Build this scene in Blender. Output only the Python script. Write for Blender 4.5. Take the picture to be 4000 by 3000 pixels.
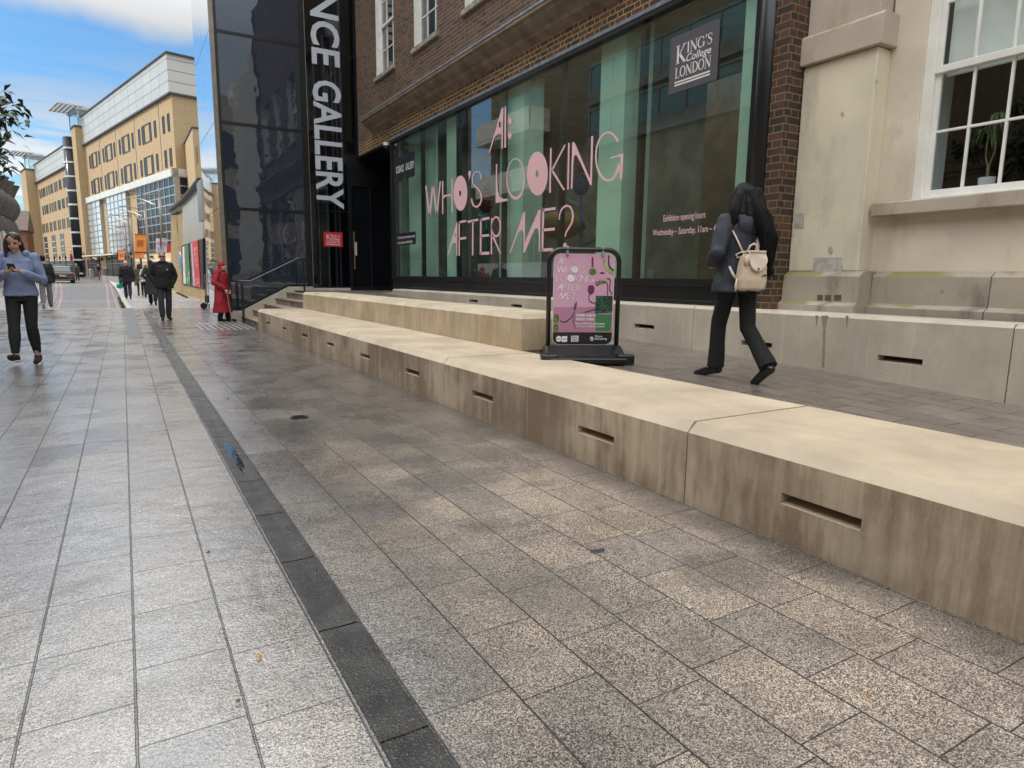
import bpy, bmesh, math, random
from mathutils import Vector, Matrix, noise
from mathutils.geometry import tessellate_polygon
R_ = math.radians
random.seed(7)
for o in list(bpy.data.objects): bpy.data.objects.remove(o)
C = bpy.context.scene.collection
sc = bpy.context.scene

# ---------------------------------------------------------------- camera, world, sun
FPX, CX, CY, EYE = 2556.0, 2000.0, 1500.0, 1.2
_y, _p, _r = R_(30.52), R_(9.20), R_(.67)
FW = Vector((math.sin(_y)*math.cos(_p), math.cos(_y)*math.cos(_p), -math.sin(_p)))
_r0 = Vector((math.cos(_y), -math.sin(_y), 0)); _u0 = _r0.cross(FW)
RT = _r0*math.cos(_r)+_u0*math.sin(_r); UP = _u0*math.cos(_r)-_r0*math.sin(_r)
cam = bpy.data.cameras.new('camera'); camo = bpy.data.objects.new('camera', cam); C.objects.link(camo)
cam.sensor_width = 36; cam.lens = FPX/4000*36; cam.clip_start = .05; cam.clip_end = 3000
M = Matrix((RT, UP, -FW)).transposed().to_4x4(); M.translation = (0, 0, EYE); camo.matrix_world = M
sc.camera = camo
EYEP = Vector((0, 0, EYE))
# a pixel of the 4000x3000 photograph turned into a point on a real plane of the place
def ray(x, y): return FW+RT*((x-CX)/FPX)-UP*((y-CY)/FPX)
def PZ(x, y, z=0.0): d = ray(x, y); return EYEP+d*((z-EYE)/d.z)
def PX(x, y, X): d = ray(x, y); return EYEP+d*(X/d.x)
def PY(x, y, Y): d = ray(x, y); return EYEP+d*(Y/d.y)
def PP(x, y, P0, n): d = ray(x, y); return EYEP+d*((P0-EYEP).dot(n)/d.dot(n))

SUN_AZ, SUN_EL = R_(-62), R_(38)
SUNV = Vector((math.sin(SUN_AZ)*math.cos(SUN_EL), math.cos(SUN_AZ)*math.cos(SUN_EL), math.sin(SUN_EL)))
sl = bpy.data.lights.new('sun', 'SUN'); slo = bpy.data.objects.new('sun', sl); C.objects.link(slo)
sl.energy = 2.1; sl.angle = R_(.5); sl.color = (1, .94, .86)
slo.rotation_euler = (-SUNV).to_track_quat('-Z', 'Y').to_euler(); slo.location = (0, 0, 60)

class NT:
    def __init__(s, nt): s.nt = nt; nt.nodes.clear()
    def n(s, t, **k):
        nd = s.nt.nodes.new('ShaderNode'+t)
        for a, v in k.items(): setattr(nd, a, v)
        return nd
    def set(s, sock, v):
        if isinstance(v, bpy.types.NodeSocket): s.nt.links.new(v, sock)
        elif v is not None:
            if isinstance(v, (tuple, list)) and len(v) == 3 and sock.type == 'RGBA': v = (*v, 1)
            sock.default_value = v
    def m(s, op, a, b=0, c=None, clamp=False):
        nd = s.n('Math', operation=op, use_clamp=clamp)
        s.set(nd.inputs[0], a); s.set(nd.inputs[1], b)
        if c is not None: s.set(nd.inputs[2], c)
        return nd.outputs[0]
    def ss(s, x, a, b, lo=0., hi=1.):
        nd = s.n('MapRange', interpolation_type='SMOOTHSTEP'); s.set(nd.inputs[0], x)
        for i, v in ((1, a), (2, b), (3, lo), (4, hi)): s.set(nd.inputs[i], v)
        return nd.outputs[0]
    def mix(s, f, a, b, mode='MIX'):
        nd = s.n('Mix', data_type='RGBA', blend_type=mode); s.set(nd.inputs[0], f); s.set(nd.inputs[6], a); s.set(nd.inputs[7], b)
        return nd.outputs[2]
    def xyz(s, x, y, z=0.):
        nd = s.n('CombineXYZ'); s.set(nd.inputs[0], x); s.set(nd.inputs[1], y); s.set(nd.inputs[2], z); return nd.outputs[0]
    def sep(s, v):
        nd = s.n('SeparateXYZ'); s.set(nd.inputs[0], v); return nd.outputs
    def noise(s, v, sc, det=3, rough=.5):
        nd = s.n('TexNoise'); s.set(nd.inputs['Vector'], v); s.set(nd.inputs['Scale'], sc); s.set(nd.inputs['Detail'], det); s.set(nd.inputs['Roughness'], rough)
        return nd.outputs[0]
    def white(s, v):
        nd = s.n('TexWhiteNoise', noise_dimensions='3D'); s.set(nd.inputs['Vector'], v); return nd.outputs[0]
    def voro(s, v, sc, f='F1', out=0):
        nd = s.n('TexVoronoi', feature=f); s.set(nd.inputs['Vector'], v); s.set(nd.inputs['Scale'], sc); return nd.outputs[out]
    def bump(s, h, st=.3, dist=.01, nrm=None):
        nd = s.n('Bump'); s.set(nd.inputs['Height'], h); s.set(nd.inputs['Strength'], st); s.set(nd.inputs['Distance'], dist); s.set(nd.inputs['Normal'], nrm)
        return nd.outputs[0]

w = bpy.data.worlds.new("World"); sc.world = w; w.use_nodes = True
t = NT(w.node_tree)
sky = t.n('TexSky', sky_type='NISHITA', sun_disc=False, sun_elevation=SUN_EL, sun_rotation=SUN_AZ, air_density=1.3, dust_density=.5, ozone_density=2.5)
dv = t.n('TexCoord').outputs['Generated']
dx, dy, dz = t.sep(dv)
zz = t.m('MAXIMUM', t.m('ADD', dz, .02), .02)
cu, cv = t.m('DIVIDE', dx, zz), t.m('DIVIDE', dy, zz)
cp = t.xyz(cu, cv, 0)
n1 = t.noise(t.xyz(t.m('MULTIPLY', cu, 1.3), t.m('MULTIPLY', cv, .55)), 1.6, 6, .55)
# the cloud deck lies overhead and behind; it ends along a front beyond which the sky is blue with wisps
front = t.m('ADD', t.m('ADD', t.m('MULTIPLY', cu, .24), t.m('MULTIPLY', cv, -1.)), t.m('MULTIPLY', t.m('SUBTRACT', n1, .5), .5))
deck = t.ss(front, -3.22, -2.86)
n2 = t.noise(t.xyz(t.m('ADD', t.m('MULTIPLY', cu, .9), t.m('MULTIPLY', cv, .5)), t.m('MULTIPLY', cv, .28)), 1.1, 7, .6)
wisp = t.m('MULTIPLY', t.ss(n2, .5, .72), .6)
low = t.m('MULTIPLY', t.ss(t.noise(t.xyz(t.m('MULTIPLY', dx, 3.), 0, t.m('MULTIPLY', dz, 26.)), 1.5, 3), .41, .60), t.ss(dz, .3, .1))
cov = t.m('MAXIMUM', t.m('MAXIMUM', deck, wisp), t.m('MULTIPLY', low, .95), clamp=True)
b1 = t.n('Background'); t.set(b1.inputs[0], t.mix(1., sky.outputs[0], (.55, .85, 1.13), 'MULTIPLY')); b1.inputs[1].default_value = .085
b2 = t.n('Background')
t.set(b2.inputs[0], t.mix(t.noise(cp, 2.2, 4), (.86, .90, .95), (1, .99, .97)))
t.set(b2.inputs[1], t.m('ADD', t.ss(dz, .26, .60, .44, 2.0), t.ss(dz, .24, .08, 0., .26)))
ms = t.n('MixShader'); t.set(ms.inputs[0], cov); t.nt.links.new(b1.outputs[0], ms.inputs[1]); t.nt.links.new(b2.outputs[0], ms.inputs[2])
wo = t.n('OutputWorld'); t.nt.links.new(ms.outputs[0], wo.inputs[0])

sc.view_settings.view_transform = 'Standard'; sc.view_settings.look = 'None'
sc.view_settings.exposure = 0.65; sc.view_settings.gamma = 1.0; sc.view_settings.use_curve_mapping = False
sc.render.resolution_x, sc.render.resolution_y = 1024, 768
sc.render.engine = 'CYCLES'

# ---------------------------------------------------------------- materials
MATS = {}
def begin(name):
    m = bpy.data.materials.new(name); m.use_nodes = True; t = NT(m.node_tree); MATS[name] = m
    return m, t
def finish(t, col, rough=.6, metal=0., nrm=None, spec=.5, emit=None, es=0., coat=None):
    b = t.n('BsdfPrincipled')
    t.set(b.inputs['Base Color'], col); t.set(b.inputs['Roughness'], rough); t.set(b.inputs['Metallic'], metal)
    t.set(b.inputs['Specular IOR Level'], spec)
    if nrm is not None: t.set(b.inputs['Normal'], nrm)
    if coat: t.set(b.inputs['Coat Weight'], coat[0]); t.set(b.inputs['Coat Roughness'], coat[1]); t.set(b.inputs['Coat IOR'], 1.9); t.set(b.inputs['Coat Normal'], coat[2])
    if emit: t.set(b.inputs['Emission Color'], emit); t.set(b.inputs['Emission Strength'], es)
    o = t.n('OutputMaterial'); t.nt.links.new(b.outputs[0], o.inputs[0])
def mul(c, f): return tuple(min(1, x*f) for x in c)
def mat(name, col, rough=.6, var=.15, scale=6., bump=0., bscale=40., metal=0., spec=.5, rvar=.0, det=4):
    if name in MATS: return MATS[name]
    m, t = begin(name); v = t.n('TexCoord').outputs['Object']
    c = t.mix(t.ss(t.noise(v, scale, det), .3, .7), mul(col, 1-var), mul(col, 1+var)) if var else col
    rr = rough
    if rvar: rr = t.ss(t.noise(v, scale*1.7, 3), .3, .7, rough-rvar, rough+rvar)
    nn = t.bump(t.noise(v, bscale, 4), min(1, bump), .01) if bump else None
    finish(t, c, rr, metal, nn, spec); return m

def wallcoord(t):
    v = t.n('TexCoord').outputs['Object']; x, y, z = t.sep(v)
    g = t.sep(t.n('NewGeometry').outputs['True Normal'])
    ax = t.m('GREATER_THAN', t.m('ABSOLUTE', g[0]), .7)
    h = t.m('ADD', t.m('MULTIPLY', ax, y), t.m('MULTIPLY', t.m('SUBTRACT', 1., ax), x))
    return v, h, z, g
def brick(name, cols, mortar, w=.225, h=.075, ms=.010, mortar2=None, bumpst=.6, patch=None, dirt=.35, rough=.8):
    m, t = begin(name); v, hh, z, g = wallcoord(t)
    row = t.m('FLOOR', t.m('DIVIDE', z, h)); fz = t.m('FRACT', t.m('DIVIDE', z, h))
    odd = t.m('MODULO', t.m('ABSOLUTE', row), 2.)
    # flemish bond: stretcher and header alternate in each course
    per = w*1.5
    q = t.m('ADD', t.m('DIVIDE', hh, per), t.m('MULTIPLY', odd, .5)); fq = t.m('FRACT', q); iq = t.m('FLOOR', q)
    hd = t.m('GREATER_THAN', fq, .667)
    d1 = t.m('MULTIPLY', t.m('MINIMUM', fq, t.m('SUBTRACT', 1., fq)), per)
    d2 = t.m('MULTIPLY', t.m('ABSOLUTE', t.m('SUBTRACT', fq, .667)), per)
    dh = t.m('MINIMUM', d1, d2); dz = t.m('MULTIPLY', t.m('MINIMUM', fz, t.m('SUBTRACT', 1., fz)), h)
    wob = t.m('MULTIPLY', t.m('SUBTRACT', t.noise(v, 22., 2), .5), .006)
    d = t.m('ADD', t.m('MINIMUM', dh, dz), wob)
    mo = t.ss(d, ms*.35, ms*.75, 1., 0.)
    rnd = t.white(t.xyz(iq, row, hd))
    cr = t.n('ValToRGB'); t.set(cr.inputs[0], rnd); e = cr.color_ramp.elements
    while len(e) > 1: e.remove(e[-1])
    e[0].color = (*cols[0], 1); e[0].position = 0
    for i, c in enumerate(cols[1:]): k = e.new((i+1)/(len(cols))); k.color = (*c, 1)
    cr.color_ramp.interpolation = 'CONSTANT'
    bc = t.mix(t.noise(v, 35., 4), cr.outputs[0], mul(cols[0], .45), 'MIX'); bc = t.mix(.55, cr.outputs[0], bc)
    mc = mortar
    if mortar2:
        pz = t.ss(t.m('ADD', z, t.m('MULTIPLY', t.m('SUBTRACT', t.noise(t.xyz(0, t.m('MULTIPLY', hh, .8), t.m('MULTIPLY', z, 3.)), 1.6, 4), .5), 1.1)), patch[0], patch[1])
        mc = t.mix(pz, mortar2, mortar)
    c = t.mix(mo, bc, mc)
    c = t.mix(t.m('MULTIPLY', t.ss(t.noise(v, .9, 5), .45, .75), dirt), c, mul(cols[0], .35))
    hgt = t.m('ADD', t.m('MULTIPLY', mo, -1.), t.m('MULTIPLY', t.noise(v, 60., 4), .35))
    finish(t, c, rough, 0, t.bump(hgt, bumpst, .008), .3); return m

def schlick(t, f0=.04):
    g = t.n('NewGeometry'); d = t.n('VectorMath', operation='DOT_PRODUCT'); t.nt.links.new(g.outputs['Incoming'], d.inputs[0]); t.nt.links.new(g.outputs['Normal'], d.inputs[1])
    c = t.m('SUBTRACT', 1., t.m('ABSOLUTE', d.outputs['Value']), clamp=True)
    return t.m('ADD', f0, t.m('MULTIPLY', t.m('POWER', c, 5.), 1-f0))
def glass(name, tint=(.8, .92, .86), refl=.10, ior=1.5, rough=0.):
    m, t = begin(name)
    tr = t.n('BsdfTransparent'); t.set(tr.inputs[0], tint)
    gl = t.n('BsdfGlossy'); t.set(gl.inputs[0], (1, 1, 1)); t.set(gl.inputs['Roughness'], rough)
    f = t.m('ADD', schlick(t), refl, clamp=True)
    s = t.n('MixShader'); t.set(s.inputs[0], f); t.nt.links.new(tr.outputs[0], s.inputs[1]); t.nt.links.new(gl.outputs[0], s.inputs[2])
    o = t.n('OutputMaterial'); t.nt.links.new(s.outputs[0], o.inputs[0]); return m

# ---------------------------------------------------------------- object helpers
def tag(o, label=None, cat=None, group=None, kind=None):
    if label: o['label'] = label
    if cat: o['category'] = cat
    if group: o['group'] = group
    if kind: o['kind'] = kind
    return o
def thing(name, loc, label, cat, group=None):
    o = bpy.data.objects.new(name, None); C.objects.link(o); o.location = loc; o.empty_display_size = .2
    return tag(o, label, cat, group)
def link(name, me, m, parent=None, local=False, smooth=False):
    o = bpy.data.objects.new(name, me); C.objects.link(o)
    if m is not None:
        for x in (m if isinstance(m, (list, tuple)) else [m]): me.materials.append(x)
    if parent is not None:
        o.parent = parent
        if not local:
            o.matrix_parent_inverse = Matrix.Translation(-parent.location) if parent.type == 'EMPTY' else Matrix()
    if smooth:
        for p in me.polygons: p.use_smooth = True
    return o
class MB:
    def __init__(s): s.b = bmesh.new()
    def face(s, pts, mi=0):
        f = s.b.faces.new([s.b.verts.new(p) for p in pts]); f.material_index = mi; return f
    def box(s, x0, x1, y0, y1, z0, z1, mi=0):
        if x0 > x1: x0, x1 = x1, x0
        if y0 > y1: y0, y1 = y1, y0
        v = [s.b.verts.new((x, y, z)) for z in (z0, z1) for y in (y0, y1) for x in (x0, x1)]
        for q in ((0, 2, 3, 1), (4, 5, 7, 6), (0, 1, 5, 4), (2, 6, 7, 3), (0, 4, 6, 2), (1, 3, 7, 5)):
            s.b.faces.new([v[i] for i in q]).material_index = mi
        return s
    def obox(s, c, ax, ay, az, hx, hy, hz, mi=0):
        c = Vector(c); ax = Vector(ax).normalized(); ay = Vector(ay).normalized(); az = Vector(az).normalized()
        v = [s.b.verts.new(c+ax*(hx*i)+ay*(hy*j)+az*(hz*k)) for k in (-1, 1) for j in (-1, 1) for i in (-1, 1)]
        for q in ((0, 2, 3, 1), (4, 5, 7, 6), (0, 1, 5, 4), (2, 6, 7, 3), (0, 4, 6, 2), (1, 3, 7, 5)):
            s.b.faces.new([v[i] for i in q]).material_index = mi
        return s
    def bar(s, a, b, wd, th, up=(0, 0, 1), mi=0):
        a, b = Vector(a), Vector(b); d = (b-a); L = d.length; d.normalize(); u = Vector(up)
        sd = d.cross(u)
        if sd.length < 1e-4: sd = d.cross(Vector((1, 0, 0)))
        sd.normalize(); u = sd.cross(d)
        return s.obox((a+b)/2, d, sd, u, L/2, wd/2, th/2, mi)
    def prism(s, poly, off, mi=0, cap=True):
        off = Vector(off); a = [s.b.verts.new(p) for p in poly]; b = [s.b.verts.new(Vector(p)+off) for p in poly]; n = len(a)
        if cap:
            s.b.faces.new(a).material_index = mi; s.b.faces.new(b[::-1]).material_index = mi
        for i in range(n): s.b.faces.new((a[i], b[i], b[(i+1) % n], a[(i+1) % n])).material_index = mi
        return s
    def tube(s, pts, r, n=10, mi=0, cap=True, sx=1., sy=1.):
        pts = [Vector(p) for p in pts]; rr = r if isinstance(r, (list, tuple)) else [r]*len(pts)
        T = (pts[1]-pts[0]).normalized(); N = T.orthogonal().normalized()
        if abs(T.z) < .95:
            N = T.cross(Vector((0, 0, 1))).normalized()
        rings = []
        for i, p in enumerate(pts):
            if i == 0: t_ = pts[1]-pts[0]
            elif i == len(pts)-1: t_ = pts[-1]-pts[-2]
            else: t_ = (pts[i+1]-pts[i]).normalized()+(pts[i]-pts[i-1]).normalized()
            t_.normalize(); N = (N-t_*N.dot(t_)).normalized(); B = t_.cross(N)
            rings.append([s.b.verts.new(p+(N*(math.cos(a)*sx)+B*(math.sin(a)*sy))*rr[i]) for a in [2*math.pi*k/n for k in range(n)]])
        for a, b in zip(rings, rings[1:]):
            for k in range(n): s.b.faces.new((a[k], a[(k+1) % n], b[(k+1) % n], b[k])).material_index = mi
        if cap:
            s.b.faces.new(rings[0][::-1]).material_index = mi; s.b.faces.new(rings[-1]).material_index = mi
        return s
    def rings(s, rg, mi=0, cap=True):
        vs = [[s.b.verts.new(p) for p in r] for r in rg]; n = len(vs[0])
        for a, b in zip(vs, vs[1:]):
            for k in range(n): s.b.faces.new((a[k], a[(k+1) % n], b[(k+1) % n], b[k])).material_index = mi
        if cap: s.b.faces.new(vs[0][::-1]).material_index = mi; s.b.faces.new(vs[-1]).material_index = mi
        return s
    def ell(s, c, rx, ry, rz, n=14, m=9, mi=0, rot=None):
        c = Vector(c); rg = []
        top = bot = None
        for j in range(1, m):
            th = math.pi*j/m; rg.append([Vector((rx*math.sin(th)*math.cos(2*math.pi*k/n), ry*math.sin(th)*math.sin(2*math.pi*k/n), rz*math.cos(th))) for k in range(n)])
        if rot is not None: rg = [[rot @ p for p in r] for r in rg]
        tp, bt = Vector((0, 0, rz)), Vector((0, 0, -rz))
        if rot is not None: tp, bt = rot @ tp, rot @ bt
        vs = [[s.b.verts.new(c+p) for p in r] for r in rg]; a = s.b.verts.new(c+tp); z = s.b.verts.new(c+bt)
        for k in range(n):
            s.b.faces.new((a, vs[0][k], vs[0][(k+1) % n])).material_index = mi
            s.b.faces.new((z, vs[-1][(k+1) % n], vs[-1][k])).material_index = mi
        for p, q in zip(vs, vs[1:]):
            for k in range(n): s.b.faces.new((p[k], q[k], q[(k+1) % n], p[(k+1) % n])).material_index = mi
        return s
    def cyl(s, a, b, r, n=16, mi=0): return s.tube([a, b], r, n, mi)
    def mesh(s, name, bevel=0., seg=1, recalc=True):
        if bevel:
            bmesh.ops.bevel(s.b, geom=list(s.b.edges), offset=bevel, segments=seg, affect='EDGES', clamp_overlap=True, profile=.5)
        if recalc: bmesh.ops.recalc_face_normals(s.b, faces=s.b.faces)
        me = bpy.data.meshes.new(name); s.b.to_mesh(me); s.b.free(); return me
    def build(s, name, m, parent=None, local=False, smooth=False, bevel=0., seg=1, recalc=True):
        return link(name, s.mesh(name, bevel, seg, recalc), m, parent, local, smooth)
def struct(o): o['kind'] = 'structure'; return o
def copy_tree(o, parent=None):
    c = o.copy(); C.objects.link(c)
    if parent is not None: c.parent = parent
    for ch in list(o.children): copy_tree(ch, c)
    return c

def polymesh(mb, loops, place, th=.002, nrm=None, mi=0):
    """filled flat outline with holes, given a thickness along nrm"""
    vecs = [[Vector((p[0], p[1], 0)) for p in lp] for lp in loops]
    tris = tessellate_polygon(vecs); flat = [p for lp in loops for p in lp]
    top = [mb.b.verts.new(place(p)+(nrm*th if nrm else Vector())) for p in flat]
    for tr in tris:
        try: mb.b.faces.new([top[i] for i in tr]).material_index = mi
        except ValueError: pass
    if nrm:
        bot = [mb.b.verts.new(place(p)) for p in flat]; k = 0
        for lp in loops:
            n = len(lp)
            for i in range(n):
                a, b = k+i, k+(i+1) % n
                mb.b.faces.new((top[a], top[b], bot[b], bot[a])).material_index = mi
            k += n
def ellp(cx, cy, rx, ry, n=28, a0=0., skew=0.):
    return [(cx+rx*math.cos(a)+skew*math.sin(a)*ry, cy+ry*math.sin(a)) for a in [a0+2*math.pi*k/n for k in range(n)]]
def strokep(pts, wd):
    """outline of a polyline stroke; wd one width or one per point"""
    pts = [Vector((p[0], p[1])) for p in pts]; n = len(pts)
    ws = wd if isinstance(wd, (list, tuple)) else [wd]*n
    L, Rr = [], []
    for i in range(n):
        d = (pts[min(i+1, n-1)]-pts[max(i-1, 0)]).normalized(); nn = Vector((-d.y, d.x))
        L.append(tuple(pts[i]+nn*ws[i]/2)); Rr.append(tuple(pts[i]-nn*ws[i]/2))
    return L+Rr[::-1]
_fontcache = {}
def text_loops(s, bold=0., shear=0.):
    key = (s, bold, shear)
    if key in _fontcache: return _fontcache[key]
    cu = bpy.data.curves.new('txt', 'FONT'); cu.body = s; cu.fill_mode = 'FRONT'; cu.offset = bold; cu.shear = shear; cu.resolution_u = 3
    o = bpy.data.objects.new('txt', cu); C.objects.link(o)
    dg = bpy.context.evaluated_depsgraph_get(); me = bpy.data.meshes.new_from_object(o.evaluated_get(dg))
    vs = [tuple(v.co[:2]) for v in me.vertices]; fs = [tuple(p.vertices) for p in me.polygons]
    bpy.data.objects.remove(o); bpy.data.curves.remove(cu); bpy.data.meshes.remove(me)
    _fontcache[key] = (vs, fs); return vs, fs
def text_on(mb, s, o, rt, up, width, height, bold=0., shear=0., mi=0, fit='box'):
    """letters laid flat on a real surface: o = lower left corner, rt / up unit vectors, scaled to width x height"""
    vs, fs = text_loops(s, bold, shear)
    x0 = min(v[0] for v in vs); x1 = max(v[0] for v in vs); y0 = min(v[1] for v in vs); y1 = max(v[1] for v in vs)
    o, rt, up = Vector(o), Vector(rt), Vector(up)
    V = [mb.b.verts.new(o+rt*((v[0]-x0)/(x1-x0)*width)+up*((v[1]-y0)/(y1-y0)*height)) for v in vs]
    for f in fs:
        try: mb.b.faces.new([V[i] for i in f]).material_index = mi
        except ValueError: pass
# ---------------------------------------------------------------- ground, paving, road
def gz(y): return 0.0 if y < 32 else .008*(y-32)

m, t = begin('granite_paving')
v = t.n('TexCoord').outputs['Object']; x, y, z = t.sep(v)
rt = t.m('GREATER_THAN', x, .5575)
u = t.m('ADD', t.m('MULTIPLY', rt, t.m('DIVIDE', t.m('SUBTRACT', x, .635), .2705)), t.m('MULTIPLY', t.m('SUBTRACT', 1., rt), t.m('DIVIDE', t.m('SUBTRACT', .48, x), .267)))
row, fu = t.m('FLOOR', u), t.m('FRACT', u)
vv = t.m('ADD', t.m('DIVIDE', y, .385), t.white(t.xyz(row, rt, 3.7)))
col, fv = t.m('FLOOR', vv), t.m('FRACT', vv)
du = t.m('MULTIPLY', t.m('MINIMUM', fu, t.m('SUBTRACT', 1., fu)), .2705); dv_ = t.m('MULTIPLY', t.m('MINIMUM', fv, t.m('SUBTRACT', 1., fv)), .385)
chip = t.m('MULTIPLY', t.m('SUBTRACT', t.noise(v, 45., 3), .5), .0035)
jo = t.ss(t.m('ADD', t.m('MINIMUM', t.m('SUBTRACT', du, .0012), dv_), chip), .0011, .0032, 1., 0.)
rnd = t.white(t.xyz(row, col, rt)); rnd2 = t.white(t.xyz(col, row, t.m('ADD', rt, 5.)))
g1 = t.noise(v, 230., 2, .7); g2 = t.voro(v, 290., out=1)
gs = t.sep(g2)[0]
cr = t.n('ValToRGB'); t.set(cr.inputs[0], t.m('ADD', t.m('MULTIPLY', gs, .62), t.m('MULTIPLY', g1, .42)))
e = cr.color_ramp.elements; e[0].position = .20; e[0].color = (.022, .021, .022, 1); e[1].position = .80; e[1].color = (.74, .65, .55, 1)
k = e.new(.42); k.color = (.12, .108, .10, 1); k = e.new(.58); k.color = (.35, .285, .225, 1)
c = t.mix(1., cr.outputs[0], t.mix(rnd, (.80, .80, .82), (1.13, 1.08, 1.0)), 'MULTIPLY')
blot = t.ss(t.noise(v, 2.3, 6, .65), .38, .68)
c = t.mix(t.m('MULTIPLY', blot, .36), c, (.045, .041, .037))
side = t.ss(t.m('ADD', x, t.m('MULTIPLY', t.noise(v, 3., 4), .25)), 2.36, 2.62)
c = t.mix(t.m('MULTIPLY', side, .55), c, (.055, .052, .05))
salt = t.m('MULTIPLY', t.ss(t.noise(t.xyz(t.m('MULTIPLY', x, .7), t.m('MULTIPLY', y, 2.5)), 3.2, 6, .7), .60, .72), t.ss(x, .9, 2.3))
c = t.mix(t.m('MULTIPLY', salt, .45), c, (.42, .40, .38))
gv = t.n('TexVoronoi', feature='F1'); t.set(gv.inputs['Vector'], v); t.set(gv.inputs['Scale'], 2.6); gr = t.sep(gv.outputs[1])
gum = t.m('MULTIPLY', t.ss(t.m('ADD', gv.outputs[0], t.m('MULTIPLY', t.m('SUBTRACT', t.noise(v, 60., 3), .5), .03)), .035, .055, 1., 0.), t.m('GREATER_THAN', gr[0], .62))
c = t.mix(t.m('MULTIPLY', gum, .6), c, t.mix(gr[1], (.03, .028, .027), (.20, .19, .18)))
rust = t.ss(t.noise(v, 6.5, 2), .735, .77)
c = t.mix(t.m('MULTIPLY', rust, .6), c, (.22, .10, .025))
c = t.mix(t.m('MULTIPLY', jo, .97), c, (.008, .0075, .007))
wet = t.ss(t.m('ADD', t.noise(v, 1.5, 5, .6), t.m('MULTIPLY', rnd2, .12)), .36, .66)
ro = t.m('ADD', t.m('ADD', t.m('MULTIPLY', wet, .22), .15), t.m('MULTIPLY', jo, .4))
rip = t.noise(t.xyz(t.m('MULTIPLY', x, .55), y), 62., 3, .6)
hgt = t.m('ADD', t.m('ADD', t.m('MULTIPLY', t.noise(v, 190., 2), .30), t.m('MULTIPLY', rip, .75)), t.m('MULTIPLY', jo, -1.6))
hgt = t.m('ADD', hgt, t.m('MULTIPLY', t.noise(v, 7., 2), 2.2))
nb = t.bump(hgt, .55, .0045)
nc = t.bump(t.m('ADD', t.m('ADD', t.m('MULTIPLY', rip, .55), t.m('MULTIPLY', jo, -1.2)), t.m('ADD', t.m('MULTIPLY', t.noise(v, 7., 2), 1.8), t.m('MULTIPLY', t.noise(v, 105., 2), .75))), .6, .0035)
film = t.ss(t.m('ADD', t.noise(v, 1.1, 5, .6), t.m('MULTIPLY', rnd2, .10)), .33, .60, .55, 1.)
dry = t.ss(t.m('ADD', x, t.m('MULTIPLY', t.m('SUBTRACT', t.noise(v, 1.6, 4), .5), .9)), .55, 1.9, 1., .38)
farw = t.ss(t.m('ADD', y, t.m('MULTIPLY', t.m('SUBTRACT', t.noise(v, .8, 5, .6), .5), 5.)), 2.4, 5.2)
damp = t.m('MULTIPLY', t.ss(t.noise(v, .9, 6, .68), .47, .60), .8)
dry = t.m('MAXIMUM', dry, t.m('MAXIMUM', t.m('MULTIPLY', farw, .95), damp))
c = t.mix(t.ss(dry, .42, 1., 0., .72), c, t.mix(1., c, (.40, .43, .47), 'MULTIPLY'))
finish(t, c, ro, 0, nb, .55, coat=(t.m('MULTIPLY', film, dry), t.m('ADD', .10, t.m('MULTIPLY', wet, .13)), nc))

mat('asphalt', (.075, .072, .075), .38, .25, 3., .5, 180., spec=.6, rvar=.12)
mat('far_paving', (.30, .29, .28), .33, .16, 4., .25, 60., spec=.55, rvar=.1)
mat('kerb_stone', (.36, .34, .30), .5, .2, 5., .3, 80.)
mat('red_line', (.24, .125, .12), .45, .4, 9.)
mat('white_line', (.62, .61, .58), .5, .25, 9.)
m, t = begin('wet_black'); v = t.n('TexCoord').outputs['Object']; nn_ = t.noise(v, 130., 3, .65)
c = t.mix(t.ss(t.noise(v, 6., 5), .35, .7), (.012, .011, .010), (.040, .037, .033)); c = t.mix(t.ss(nn_, .58, .68, 0., .6), c, (.19, .19, .195))  # pale grains painted in as white glints on the dark stone
finish(t, c, t.ss(t.noise(v, 9., 3), .3, .7, .22, .4), 0, t.bump(nn_, .8, .004), .45)
mat('setts', (.085, .088, .095), .3, .35, 14., .6, 60., spec=.6)
mat('moss', (.05, .09, .012), .9, .4, 20., .6, 90.)
mat('base_ground', (.09, .088, .085), .6, .2, .3)

mb = MB(); mb.box(-1500, 1500, -1500, 1500, -1.2, -1.0); struct(mb.build('ground', MATS['base_ground']))
mb = MB()
ys = [-12, 0, 4, 8, 14, 20, 26.3]
kx = [(26.3, .04), (39.6, -.21), (62, -.64), (70, -.88), (93, -1.6), (105, -2.6), (140, -9)]
mb.face([(-14, -12, 0), (14, -12, 0), (14, 26.3, 0), (-14, 26.3, 0)])
struct(mb.build('plaza_paving', MATS['granite_paving']))
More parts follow.
